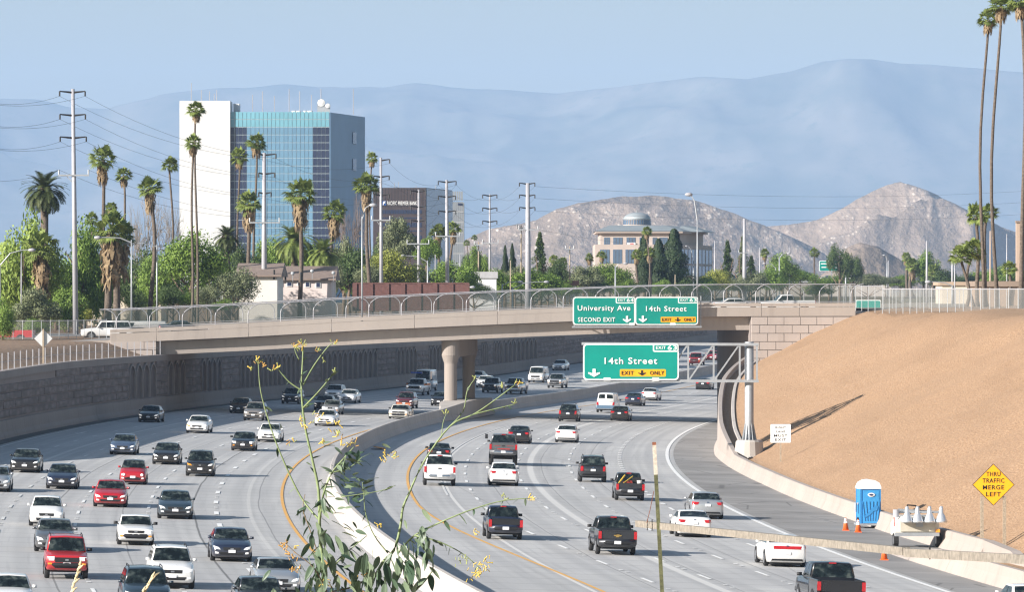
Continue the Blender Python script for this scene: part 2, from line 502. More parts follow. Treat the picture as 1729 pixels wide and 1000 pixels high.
mb.grid([[wp(Y, -0.2, 0.01), wp(Y, -0.2, .5), wp(Y, 0.2, .45), wp(Y, .5, .3), wp(Y, 1.35, .22), wp(Y, 1.4, 0.01)] for Y in YW], close=True)
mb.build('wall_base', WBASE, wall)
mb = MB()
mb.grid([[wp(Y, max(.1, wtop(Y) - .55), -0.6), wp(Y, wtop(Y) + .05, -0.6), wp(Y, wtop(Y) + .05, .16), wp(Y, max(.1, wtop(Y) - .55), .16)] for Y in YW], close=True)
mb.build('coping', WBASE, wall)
def wall_Y(x):
    lo, hi = 380.0, 1000.0
    for i in range(50):
        md = (lo + hi) / 2
        if CX + F * (M(md) + UW) / md < x: lo = md
        else: hi = md
    return lo
groups = [(wall_Y(a), wall_Y(b), n) for a, b, n in ((215, 262, 4), (281, 311, 3), (337, 372, 4), (403, 504, 13), (541, 635, 11), (667, 702, 5), (722, 752, 5), (812, 822, 3), (832, 846, 3), (848, 905, 8))]
for a, b, n in groups:
    p = (b - a) / n
    for k in range(n):
        y0 = a + k * p; hw = p * 0.40; yc = y0 + p / 2
        top = wtop(yc) - 0.75; sp = top - 1.0
        def outline(w, lift):
            pts = [(yc - w, 1.45)]
            pts.append((yc - w, sp))
            for q in (0.35, 0.65, 0.88): pts.append((yc - w * math.cos(q * PI / 2) ** 0.8, sp + (top + lift - sp) * q ** 0.85))
            pts.append((yc, top + lift))
            for q in (0.88, 0.65, 0.35): pts.append((yc + w * math.cos(q * PI / 2) ** 0.8, sp + (top + lift - sp) * q ** 0.85))
            pts += [(yc + w, sp), (yc + w, 1.45)]
            return pts
        o1 = outline(hw, 0); o2 = outline(hw * 1.13, 0.14)
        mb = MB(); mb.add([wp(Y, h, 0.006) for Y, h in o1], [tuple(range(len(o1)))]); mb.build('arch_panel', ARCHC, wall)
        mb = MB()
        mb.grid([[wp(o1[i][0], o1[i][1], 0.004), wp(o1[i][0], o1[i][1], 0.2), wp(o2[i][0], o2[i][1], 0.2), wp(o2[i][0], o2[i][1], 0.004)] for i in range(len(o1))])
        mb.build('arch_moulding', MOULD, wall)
proto_n = 0; rest = MB()
Y = 404.0; ranges = []
cur = 404.0
for a, b, n in groups + [(960, 960, 0)]:
    if a - cur > 1.0: ranges.append((cur, a))
    cur = b
br = random.Random(3)
for a, b in ranges:
    for c in range(5):
        h0 = 1.5 + c * 0.66
        nb = max(1, round((b - a) / 7.5)); L = (b - a) / nb
        off = 0.5 * L if c % 2 else 0.0
        k = 0
        edges = [a] + [a + L * q + off for q in range(0 if off else 1, nb)] + [b]
        for e0, e1 in zip(edges, edges[1:]):
            if h0 + .62 > wtop(e0) - .5 or e1 - e0 < 0.3: continue
            d = 0.07 + 0.07 * br.random(); g = 0.035
            q = [(e0 + g, h0 + .03), (e1 - g, h0 + .03), (e1 - g, h0 + .63), (e0 + g, h0 + .63)]
            i = [(e0 + g * 3, h0 + .08), (e1 - g * 3, h0 + .08), (e1 - g * 3, h0 + .58), (e0 + g * 3, h0 + .58)]
            vs_ = [wp(y, h, 0.0) for y, h in q] + [wp(y, h, d) for y, h in i]
            fs = [(4, 5, 6, 7)] + [(j, (j + 1) % 4, (j + 1) % 4 + 4, j + 4) for j in range(4)]
            if proto_n < 295: MB().add(vs_, fs).build('stone_block', STONE, wall); proto_n += 1
            else: rest.add(vs_, fs)
if rest.f: tag(rest.build('stone_blocks', STONE, wall), kind='stuff')

# ---------------------------------------------------------------- embankments and ground
def dirt(name, c1, c2, c3, sc_=1.0):
    t = NT(name); pos = t.pos()
    n1 = t.noise(pos, 0.05 * sc_, 5); n2 = t.noise(pos, 2.6 * sc_, 6, 0.75); v = t.vor(pos, 3.2 * sc_)
    col = t.ramp(n2, [(0.36, c1), (0.5, c2), (0.64, c3)])
    col = t.mix(t.math('MULTIPLY', t.smooth(n1, 0.4, 0.65), 0.3), col, tuple(x * 0.8 for x in c2))
    st = t.node('ShaderNodeMapping'); st.inputs['Scale'].default_value = (0.25, 0.03, 0.25); t.l.new(pos, st.inputs[0])
    col = t.mix(t.math('MULTIPLY', t.smooth(t.noise(st.outputs[0], 1.0, 4), 0.52, 0.7), 0.25), col, c1)
    t.set(color=col, rough=0.95); t.bump(t.math('ADD', n2, t.math('MULTIPLY', v, 0.8)), 0.05)
    return t.mat
TAN = dirt('tan_fill', (0.235, 0.14, 0.075), (0.355, 0.222, 0.128), (0.48, 0.325, 0.205), 2.2)
BROWN = dirt('brown_dirt', (0.13, 0.08, 0.05), (0.22, 0.145, 0.09), (0.33, 0.225, 0.145))
CITY = dirt('dry_ground', (0.20, 0.17, 0.13), (0.29, 0.25, 0.19), (0.37, 0.32, 0.25), 0.5)
def hwall(Y): return interp([(60, 0.9), (300, 0.95), (405, 0.95), (420, 1.75), (485, 5.35), (537, 6.7), (560, 7.6), (1400, 7.6)], Y)
CREST = 10.75
def slope_z(u, Y):
    u0 = ru_wall(Y) if Y > 268 else 30.2
    b = RU(u0, Y)
    z0 = b.z + hwall(Y) - (0.45 if Y > 268 else 0.85)
    if Y > 545: return CREST
    x = u - u0 - 1.3
    z = z0 + max(0.0, x) * 0.47
    z = z if z < CREST - 0.9 else CREST - 0.9 + 0.9 * (1 - math.exp(-(z - CREST + 0.9) / 0.9))
    z += min(1, max(0, x) / 4) * 0.35 * (math.sin(Y * .17 + .6 * math.sin(u * .3)) * .4 + math.sin(Y * .41 + u * .05) * .25 + math.sin(Y * .9 + u * .12) * .12)
    return z + 0.10 * math.sin(u * 0.9 + Y * 0.11) * math.sin(Y * 0.23 + u * 0.31) * min(1, max(0, x) / 4)
us = [0.1, 0.7, 1.3, 1.8, 2.6, 3.6, 5, 6.5, 8, 10, 12, 14, 16, 18, 20, 22, 24, 27, 31, 40, 60, 110, 260, 700]
Ysl = [96, 130, 180] + list(range(200, 545, 4)) + [544.9]
mb = MB()
mb.grid([[(M(Y) + (ru_wall(Y) if Y > 268 else 30.2) + d, Y, slope_z((ru_wall(Y) if Y > 268 else 30.2) + d, Y)) for d in us] for Y in Ysl])
tag(mb.build('embankment', TAN, smooth=True), 'smooth tan dirt embankment rising from the freeway to the plateau', kind='structure')
mb = MB()
mb.grid([[(M(Y) + 27.9 + d, Y, CREST - 0.02) for d in (0.2, 20, 80, 300, 900)] for Y in [545, 600, 700, 800, 900, 1000, 1150, 1300]])
tag(mb.build('city_ground', CITY), 'flat dry ground beyond the overpass', kind='structure')
def left_z(d, Y):
    top = RU(UW, Y).z + wtop(Y)
    hi = interp([(60, 1.6), (345, 1.9), (380, 7.4), (520, 7.55), (560, 8.0), (700, 8.6), (1300, 9.0)], Y)
    return lerp(top - 0.15, max(hi, top), sm(d / 6.5)) + (0.08 * math.sin(Y * .4 + d) if d < 8 else 0)
mb = MB()
mb.grid([[(M(Y) + UW - 0.4 - d, Y, left_z(d, Y)) for d in (900, 300, 90, 40, 20, 12, 8, 6.5, 5, 3.5, 2.2, 1, 0.05)] for Y in YW])
tag(mb.build('embankment', BROWN, smooth=True), 'bare brown dirt bank above the stone retaining wall', kind='structure')
mb = MB()
mb.grid([[(X, Y, 9.0 if X < 0 else CREST - 0.1) for X in (-15000, -3000, -800, -200, -20, 60, 200, 800, 3000, 15000)] for Y in (1300, 2000, 4000, 9000, 29500)])
tag(mb.build('valley_floor', CITY), 'flat valley floor running to the mountains', kind='structure')
# near bank below the viewpoint
mb = MB()
def near_z(X, Y): return (11.2 - 0.045 * max(Y, 0) - max(0, Y - 74) * 0.42 - max(0, abs(X) - 16 - max(0, 20 - Y)) * 0.45 + 0.12 * math.sin(X * 1.3 + Y * 0.7))
mb.grid([[(X, Y, max(-2.0, near_z(X, Y))) for X in (-60, -45, -34, -26, -20, -15, -11, -8, -6, -4, -2, 0, 2, 4, 6, 8, 11, 15, 20, 26, 34, 45)] for Y in list(range(-30, 100, 3))])
tag(mb.build('embankment', BROWN, smooth=True), 'dirt bank carrying the wild shrub and the wooden rail', kind='structure')
# everything outside: sheet to the left under the bank
# ---------------------------------------------------------------- right-hand walls
RBAR = stained('shoulder_barrier_concrete', (0.35, 0.305, 0.275), (0.25, 0.215, 0.19))
bw = thing('barrier_wall', 'pale concrete barrier rising into a retaining wall beside the exit lane shoulder', 'wall')
def rprof(Y):
    h = hwall(Y)
    return [(-.38, 0), (-.28, .2), (-.1, .55), (-.04, h - .03), (0, h), (.3, h), (.3, -0.6), (-.1, -.6)]
cuts = [272, 300, 330, 360, 390, 420, 450, 480, 510, 537]
for a, b in zip(cuts, cuts[1:]):
    sweep(ru_wall, rprof, [a + (b - a - 0.08) * k / 6 for k in range(7)]).build('wall_segment', RBAR, bw)
sweep(ru_wall, rprof, [537, 545, 556, 570, 600, 700, 900, 1250]).build('wall_segment', RBAR, bw)
# sloped end
a = RU(30.7, 272); mb = MB()
mb.prism([(0, -0.3), (0, 0.95), (-6, 0.7), (-10, 0.05), (-10, -.3)], .5, a + Vector((-0.1, -0.05, 0)), ex=(-0.13, 1, 0), ey=(0, 0, 1), ez=(1, 0, 0))
mb.build('end_ramp', RBAR, bw)
ditch = MB()
ditch.grid([[Vector((M(Y) + ru_wall(Y) + a_, Y, RU(ru_wall(Y), Y).z + hwall(Y) + h)) for a_, h in ((.3, -.42), (.5, -.62), (.95, -.62), (1.1, -.3), (1.32, -.28), (1.34, -.5))] for Y in range(406, 541, 5)])
ditch.build('drain', BARR, bw)
nb = thing('barrier_wall', 'low pale barrier starting at the lone traffic cone beside the dark shoulder', 'wall')
def nprof(Y):
    h = 0.92 * sm((280 - Y) / 22) + 0.04
    return [(-.36, 0), (-.28, .2 * h), (-.12, .55 * h), (-.06, h), (.2, h), (.2, -.5), (-.1, -.5)]
for a, b in ((96, 130), (130, 180), (180, 215), (215, 240), (240, 258), (258, 279.9)):
    sweep(ru_near, nprof, [a + (b - a - 0.06) * k / 8 for k in range(9)]).build('wall_segment', RBAR, nb)
# ================================================================ overpass
BA = math.atan(0.14)
BE = Vector((math.cos(BA), math.sin(BA), 0)); BN = Vector((math.sin(BA), -math.cos(BA), 0))   # along, towards the viewer
B0 = Vector((-34.0, 527.0, 0))
def bt(X): return interp([(-120, 6.9), (-60, 7.9), (-34, 8.92), (-26, 9.28), (-15, 9.9), (-3.7, 10.4), (5.5, 10.78), (14, 11.1), (20, 11.25), (33, 11.27), (60, 11.3), (160, 11.3)], X)
def bp(s, w, dz):               # s along the face, w behind the face, dz relative to the parapet top
    p = B0 + BE * s - BN * w
    return Vector((p.x, p.y, bt(B0.x + BE.x * s) + dz))
def bs(x):                      # pixel column -> s on the front face
    k = (x - CX) / F
    return (k * B0.y - B0.x) / (BE.x - k * BE.y)
S0, S1 = 0.0, bs(1268)
bridge = thing('overpass_bridge', 'tan concrete overpass carrying a street across the freeway', 'bridge', (0, 0, 0))
def bsweep(prof, ss, name, m, smooth=False):
    mb = MB()
    mb.grid([[bp(s, w, z) for w, z in prof] for s in ss], close=True)
    n = len(prof); k = len(ss)
    mb.f += [tuple(range(n)), tuple(range((k - 1) * n, k * n))]; mb.m += [0, 0]
    return mb.build(name, m, bridge, smooth)
def srange(a, b, n): return [a + (b - a) * i / n for i in range(n + 1)]
WB = 19.0
BTAN = stained('bridge_concrete', (0.37, 0.325, 0.29), (0.28, 0.242, 0.218))
SL = bs(186)
seg = [SL, S0, bs(420), bs(560), bs(700), bs(840), bs(980), bs(1120), bs(1286), bs(1350), bs(1445)]
for a, b in zip(seg, seg[1:]):
    ss = srange(a, b - 0.04, 4)
    bsweep([(-.06, 0), (-.06, -.34), (.3, -.34), (.3, 0)], ss, 'parapet_cap', BTAN)
    bsweep([(0, -.39), (0, -1.28), (.26, -1.28), (.26, -.39)], ss, 'parapet', BTAN)
mid = srange(S0, S1, 14)
bsweep([(.264, -1.0), (.264, -1.29), (.95, -1.36), (WB - .95, -1.36), (WB - .27, -1.29), (WB - .27, -1.0)], srange(SL - 30, bs(1445) + 60, 24), 'deck_slab', BTAN)
bsweep([(.80, -1.37), (.92, -2.62), (2.6, -2.62), (2.6, -1.37)], mid, 'girder', BTAN)
bsweep([(2.62, -2.3), (2.62, -2.6), (WB - 2.62, -2.6), (WB - 2.62, -2.3)], mid, 'soffit', BTAN)
bsweep([(WB - .80, -1.37), (WB - .92, -2.62), (WB - 2.6, -2.62), (WB - 2.6, -1.37)], mid, 'girder', BTAN)
bsweep([(WB + .06, 0), (WB + .06, -1.28), (WB - .26, -1.28), (WB - .26, 0)], srange(SL, bs(1445), 16), 'parapet', BTAN)
bsweep([(.4, -.985), (.4, -.97), (WB - .4, -.97), (WB - .4, -.985)], srange(SL - 30, bs(1445) + 60, 20), 'street', ASPH)
# piers
PIERSHADE = stained('pier_concrete_shaded', (0.27, 0.235, 0.21), (0.2, 0.172, 0.155))  # bridge concrete darkened: shade on piers and cap beam put into the colour
def pier(s, w):
    p = bp(s, w, -2.62); zb = gz(p.x, p.y) + 0.9
    h = p.z - zb + .05
    mb = MB()
    mb.lathe([(.62, 0), (.62, h - 2.35), (.66, h - 2.2), (.86, h - 1.6), (.88, h - 1.55), (.88, h)], 24, (p.x, p.y, zb))
    mb.build('pier', PIERSHADE, bridge, False)
pier(bs(766), 2.3); pier(31.9, 13.5)
pa, pb = bp(bs(766), 2.3, -3.5), bp(31.9, 13.5, -3.5)
MB().bar(pa, pb, 1.5, 1.6).build('cap_beam', PIERSHADE, bridge)
# abutments
BLK = stained('block_face', (0.41, 0.36, 0.33), (0.33, 0.285, 0.26))
def blocks(sa, sb, z_from, rows, rh, bl, w, zmin):
    z = z_from
    br_ = random.Random(5)
    for r in range(rows):
        s = sa - (bl * .5 if r % 2 else 0.0)
        while s < sb:
            a, b = max(s, sa), min(s + bl, sb)
            if b - a > .2:
                m_ = bp(a, 0, 0).x
                zt = z; zb = z - rh
                d = 0.03 + 0.03 * br_.random()
                mb = MB()
                base = B0 + BE * ((a + b) / 2) - BN * w
                c = Vector((base.x, base.y, (zt + zb) / 2))
                mb.box(c + BN * d, (b - a - .05, .3, rh - .05), rz=BA)
                mb.build('concrete_block', BLK, bridge)
            s += bl
        z -= rh
# right abutment body + blocks
mb = MB()
pz = [bp(S1, .35, -1.3), bp(bs(1445) + 4, .35, -1.3), bp(bs(1445) + 4, WB - .3, -1.3), bp(S1, WB - .3, -1.3)]
mb.add(pz + [Vector((p.x, p.y, -2)) for p in pz], [(0, 1, 2, 3), (0, 4, 5, 1), (1, 5, 6, 2), (2, 6, 7, 3), (3, 7, 4, 0)])
mb.build('abutment', WALLC, bridge)
blocks(S1 + .02, bs(1440), bt(24) - 1.32, 9, .81, 1.62, .16, 0)
mb = MB()
pz = [bp(SL - 30, .35, -1.3), bp(S0 - .02, .35, -1.3), bp(S0 - .02, WB - .3, -1.3), bp(SL - 30, WB - .3, -1.3)]
mb.add(pz + [Vector((p.x, p.y, 3.0)) for p in pz], [(0, 1, 2, 3), (0, 4, 5, 1), (1, 5, 6, 2), (2, 6, 7, 3), (3, 7, 4, 0)])
mb.build('abutment', WALLC, bridge)
blocks(SL, S0 - .05, bt(-34) - 1.32, 3, .81, 1.62, .16, 0)
# ---------------------------------------------------------------- arched safety fences on the overpass
t = NT('chain_link'); t.set(color=(0.045, 0.07, 0.062), rough=0.8)
tr = t.node('ShaderNodeBsdfTransparent'); mx = t.node('ShaderNodeMixShader'); mx.inputs[0].default_value = 0.32
t.l.new(tr.outputs[0], mx.inputs[1]); t.l.new(t.b.outputs[0], mx.inputs[2]); t.l.new(mx.outputs[0], t.n['Material Output'].inputs[0])
LINK = t.mat
t = NT('chain_link_light'); t.set(color=(0.16, 0.17, 0.17), rough=0.7)
tr = t.node('ShaderNodeBsdfTransparent'); mx = t.node('ShaderNodeMixShader'); mx.inputs[0].default_value = 0.28
t.l.new(tr.outputs[0], mx.inputs[1]); t.l.new(t.b.outputs[0], mx.inputs[2]); t.l.new(mx.outputs[0], t.n['Material Output'].inputs[0])
LINKL = t.mat
def arch_fence(w, sgn, s0, s1, label, ph):
    f = thing('safety_fence', label, 'fence', bp(s0, w, 0))
    o = f.location.copy()
    hf = 1.85; pitch = 3.15
    L = s1 - s0; n = int(L / pitch)
    mb = MB(); pts = []
    mb.tube([bp(s, w, hf - .02) - o for s in srange(s0, s1, 20)], .05, 6); mb.build('top_rail', PALE, f)
    mb = MB(); mb.tube([bp(s, w, .12) - o for s in srange(s0, s1, 20)], .035, 5); mb.build('bottom_rail', PALE, f)
    mb = MB(); mb.grid([[bp(s, w, .02) - o, bp(s, w, hf) - o] for s in srange(s0, s1, 20)]); mb.build('mesh_panel', LINK, f)
    for k in range(n + 1):
        s = s0 + ph + k * pitch
        if s > s1: break
        for sg in (sgn,):
            pt = [bp(s, w, -.02) - o, bp(s, w, .9) - o]
            for q in (0.2, .4, .6, .8, 1.0):
                a = q * PI / 2 * .82
                pt.append(bp(s + sg * 1.25 * (1 - math.cos(a)) / .72, w, .9 + 1.02 * math.sin(a)) - o)
            MB().tube(pt, .045, 6).build('post', PALE, f)
arch_fence(.12, 1, bs(190), bs(612) - .3, 'arched white safety fence along the near parapet, stretch over the oncoming lanes', 0.4)
arch_fence(.12, 1, bs(618), bs(1445), 'arched white safety fence along the near parapet, stretch above the green signs', 0.3)
arch_fence(WB - .12, -1, bs(190), bs(1440), 'arched white safety fence along the far parapet of the overpass', 1.6)
# ---------------------------------------------------------------- guide signs
def fit(s, parent, x0, x1, z, cap, m, bold=0.02, y=-0.05):
    return text(s, cap / 0.70, parent, (x0, y, z), m, x1 - x0, bold=bold)
def rrect(x0, x1, z0, z1, r, n=4):
    pts = []
    for cx_, cz_, a0 in ((x1 - r, z1 - r, 0), (x0 + r, z1 - r, 90), (x0 + r, z0 + r, 180), (x1 - r, z0 + r, 270)):
        for k in range(n + 1):
            a = R(a0 + 90 * k / n); pts.append((cx_ + r * math.cos(a), cz_ + r * math.sin(a)))
    return pts
def panel(name, pts, y, th, m, parent):
    mb = MB(); mb.prism(pts, th, (0, y, 0)); return mb.build(name, m, parent)
def down_arrow(parent, x, z, w, h, m, y=-0.055):
    pts = [(-.13 * w, h / 2), (.13 * w, h / 2), (.13 * w, -.05 * h), (.5 * w, .1 * h), (.5 * w, -.08 * h), (0, -.5 * h), (-.5 * w, -.08 * h), (-.5 * w, .1 * h), (-.13 * w, -.05 * h)]
    return panel('arrow', [(x + a, z + b) for a, b in pts], y, .006, m, parent)
def guide_sign(name, label, loc, W, Hh, rz, sc_):
    g = thing(name, label, 'road sign', loc, rz)
    panel('border', rrect(0, W, 0, Hh, .3), 0.0, .08, SWHITE, g)
    panel('board', rrect(.1, W - .1, .1, Hh - .1, .24), -.012, .010, GREEN, g)
    return g
def exit_tab(g, W, Hh, x0, z0, num):
    panel('tab_border', rrect(x0, W - .02, z0, Hh - .02, .12), -.022, .008, SWHITE, g)
    panel('tab', rrect(x0 + .09, W - .1, z0 + .09, Hh - .1, .08), -.032, .008, GREEN, g)
    w = W - x0
    fit('EXIT', g, x0 + .12 * w, x0 + .50 * w, z0 + (Hh - z0) * .5, .24 * (Hh - z0) * 1.5, SWHITE)
    fit(num, g, x0 + .57 * w, x0 + .93 * w, z0 + (Hh - z0) * .5, .34 * (Hh - z0) * 1.5, SWHITE, .025)
def exit_only(g, x0, x1, z0, z1):
    panel('exit_only_panel', rrect(x0, x1, z0, z1, .08), -.024, .010, SYEL, g)
    w = x1 - x0; zc = (z0 + z1) / 2; h = z1 - z0
    fit('EXIT', g, x0 + .035 * w, x0 + .30 * w, zc, h * .52, SBLK, .035)
    fit('ONLY', g, x0 + .655 * w, x0 + .965 * w, zc, h * .52, SBLK, .035)
    down_arrow(g, x0 + .48 * w, zc, .16 * w, h * .74, SBLK)
# pair on the overpass (px 965..1070..1176, rows 502..549)
def brsign(x0, x1, label):
    p0 = bp(bs(x0), -.9, 0); p1 = bp(bs(x1), -.9, 0)
    W = (p1 - p0).length; d = (p0.y + p1.y) / 2
    zt = H - (501.5 - YH) * d / F; zb = H - (549 - YH) * d / F
    return guide_sign('guide_sign', label, (p0.x, p0.y, zb), W - .03, zt - zb, BA, 1), W - .03, zt - zb
g, W, Hh = brsign(965, 1070, 'green overhead sign reading University Ave second exit')
exit_tab(g, W, Hh, W * .69, Hh * .77, '64')
fit('University Ave', g, W * .075, W * .925, Hh * .575, .50, SWHITE, .02)
fit('SECOND EXIT', g, W * .08, W * .68, Hh * .19, .42, SWHITE, .02)
down_arrow(g, W * .87, Hh * .20, .80, .66, SWHITE)
g2, W, Hh = brsign(1070, 1176.5, 'green overhead sign on the overpass reading 14th Street exit only')
exit_tab(g2, W, Hh, W * .68, Hh * .77, '63')
fit('14th Street', g2, W * .17, W * .815, Hh * .58, .50, SWHITE, .02)
down_arrow(g2, W * .12, Hh * .21, .80, .66, SWHITE)
exit_only(g2, W * .405, W * .965, Hh * .09, Hh * .29)
# brackets and catwalk of the pair
fr = thing('sign_catwalk', 'grey steel frame carrying the paired signs on the overpass', 'catwalk', bp(bs(965), -.8, 0))
o = fr.location.copy()
def tub(nm, a, b, r, m, par): MB().bar(Vector(a) - o, Vector(b) - o, r, r).build(nm, m, par)
zc = -.12 - (552 - 515) * 531 / F
tub('catwalk', bp(bs(962), -1.5, 0) * 1 + Vector((0, 0, H - (552.5 - YH) * 530 / F - bp(bs(962), 0, 0).z)), bp(bs(1180), -1.5, 0) + Vector((0, 0, H - (552.5 - YH) * 530 / F - bp(bs(1180), 0, 0).z)), .16, STEEL, fr)
for x in (968, 1000, 1032, 1062, 1076, 1106, 1140, 1172):
    p = bp(bs(x), -.55, 0); zl = H - (552.5 - YH) * p.y / F
    tub('bracket', Vector((p.x, p.y, zl)), Vector((p.x, p.y, H - (505 - YH) * p.y / F)), .1, STEEL, fr)
    q = bp(bs(x), -1.5, 0)
    tub('catwalk_arm', Vector((p.x, p.y, zl + .02)), Vector((q.x, q.y, zl + .02)), .09, STEEL, fr)
    q2 = bp(bs(x), .2, 0)
    tub('wall_arm', Vector((p.x, p.y, zl + .6)), Vector((q2.x, q2.y, zl + .6)), .1, STEEL, fr)
p = bp(bs(1182), -.4, 0)
tub('bracket', Vector((p.x, p.y, H - (551 - YH) * p.y / F)), Vector((p.x, p.y, H - (500 - YH) * p.y / F)), .1, STEEL, fr)
def lampbox(par, o_, x, yrow, d):
    p = P(x, yrow, d) - o_
    mb = MB(); mb.box(p, (.5, .35, .22)); mb.box(p + Vector((0, .35, -.05)), (.08, .6, .08)); mb.build('sign_light', WHITE, par)
lampbox(fr, o, 1067, 547.5, 529); lampbox(fr, o, 1136, 547.5, 530)
# cantilever truss with the 14th Street sign
TY = 408.0
tp = P(1265, 785, TY); tp.z = 1.4
tb = thing('sign_gantry', 'grey steel post with cantilever truss reaching over the exit lane', 'gantry', tp)
def T(x, y, dy=0.0): return P(x, y, TY + dy) - tp - Vector((0, 0, 0))
mb = MB(); top = P(1265, 578, TY).z - tp.z
mb.lathe([(.42, -1.0), (.42, .06), (.36, .09), (.33, 1.0), (.33, top), (.31, top + .02)], 18); mb.build('post', STEEL, tb, True)
mb = MB()
for k in range(12):
    a = 2 * PI * k / 12
    mb.prism([(.3, 0), (.56, 0), (.32, 1.3), (.3, 1.3)], .03, (-.015 * math.sin(a), .015 * math.cos(a), .06), ex=(math.cos(a), math.sin(a), 0), ez=(math.sin(a), -math.cos(a), 0))
mb.build('gusset_ring', STEEL, tb)
MB().lathe([(1.15, -1.6), (1.0, -.1), (.9, .05)], 16).build('footing', BARR, tb)
for dy in (-.5, .5):
    MB().bar(T(982, 580.5, dy), T(1281, 582, dy), .2, .2).build('chord', STEEL, tb)
    MB().bar(T(982, 643, dy), T(1281, 644, dy), .2, .2).build('chord', STEEL, tb)
    xs = [1000, 1040, 1080, 1120, 1162, 1205, 1249, 1278]
    for x in xs: MB().bar(T(x, 582, dy), T(x, 643, dy), .13, .13).build('upright', STEEL, tb)
    for i in range(len(xs) - 2):
        MB().bar(T(xs[i] + 2, 641, dy), T(xs[i + 1] - 2, 584, dy), .11, .11).build('diagonal', STEEL, tb)
for x in (1000, 1080, 1162, 1249, 1278):
    MB().bar(T(x, 584, -.5), T(x, 584, .5), .1, .1).build('cross_tie', STEEL, tb)
    MB().bar(T(x, 641, -.5), T(x, 641, .5), .1, .1).build('cross_tie', STEEL, tb)
for x in (1030, 1049, 1087, 1126):
    MB().bar(T(x, 646, -.7), T(x, 646, -1.5), .08, .08).build('catwalk_arm', STEEL, tb)
MB().bar(T(984, 645.5, -1.5), T(1150, 645.5, -1.5), .12, .1).build('catwalk', STEEL, tb)
lampbox(tb, tp, 1025, 640.5, TY - 1.5); lampbox(tb, tp, 1107, 641, TY - 1.5)
a = P(984.5, 642.5, TY - .72); b = P(1146, 580.5, TY - .72)
W, Hh = b.x - a.x, b.z - a.z
g = guide_sign('guide_sign', 'green sign on the cantilever truss reading 14th Street exit 63 only', a, W, Hh, 0, 1)
exit_tab(g, W, Hh, W * .73, Hh * .775, '63')
fit('14th Street', g, W * .225, W * .775, Hh * .53, .46, SWHITE, .02)
down_arrow(g, W * .115, Hh * .20, .86, .60, SWHITE)
exit_only(g, W * .385, W * .865, Hh * .10, Hh * .30)
# small roadside signs
def slope_pt(x, y):             # pixel on the tan embankment
    lo, hi = 200.0, 545.0; best = None
    for k in range(1400):
        d = 200 + k * .25
        p = P(x, y, d)
        if p.z <= slope_z(p.x - M(d), d): return p
    return p
p = slope_pt(1318, 781)
s1 = thing('lane_sign', 'white sign reading right lane must exit, on the tan embankment', 'road sign', p)
k = p.y / F
MB().box((0, 0, 1.2), (.11, .11, 62 * k * .9 + .6)).build('post', WOOD, s1)
panel('board', rrect(-17 * k, 17 * k, (781 - 748) * k, (781 - 717) * k, .06), -.1, .02, SWHITE, s1)
panel('rim', rrect(-17.4 * k, 17.4 * k, (781 - 748.4) * k, (781 - 716.6) * k, .08), -.078, .01, STEEL, s1)
for i, (w_, l_) in enumerate((('RIGHT', .5), ('LANE', .42), ('MUST', .64), ('EXIT', .52))):
    fit(w_, s1, -17 * k * l_ * 1.05, 17 * k * l_ * 1.05, (781 - (722.3 + i * 6.9)) * k, 4.1 * k * (.85 if i < 2 else 1), SBLK, 0.03, y=-.106)
p = slope_pt(1677, 925)
s2 = thing('warning_sign', 'yellow diamond sign reading thru traffic merge left on two posts', 'road sign', p)
k = p.y / F
for x in (-19, 19): MB().box((x * k, 0, 42 * k - .5), (.16, .16, 88 * k + 1.0)).build('post', WOOD, s2)
def diam(r, z, n=3):
    return [(0, z - r), (r, z), (0, z + r), (-r, z)]
zc = (925 - 819) * k
panel('rim', diam(35.6 * k, zc), -.125, .012, SBLK, s2)
panel('board', diam(34.2 * k, zc), -.14, .012, SYEL, s2)
for w_, y_, l_ in (('THRU', 801, 12), ('TRAFFIC', 812, 18.5), ('MERGE', 823.5, 18), ('LEFT', 835, 12.5)):
    fit(w_, s2, -l_ * k, l_ * k, (925 - y_) * k, 7.2 * k, SBLK, 0.035, y=-.145)
# green sign behind the fence on the plateau
g = thing('guide_sign', 'small green sign behind the fence at the overpass end', 'road sign', P(1446, 524, 560))
k = 560 / F
panel('board', rrect(0, 40 * k, 0, 16 * k, .1), 0, .03, GREEN, g)
panel('border', rrect(-.08, 40 * k + .08, -.08, 16 * k + .08, .12), .032, .02, SWHITE, g)
MB().bar((1.2, .1, -1.5), (1.2, .1, .8), .1, .1).build('post', STEEL, g)

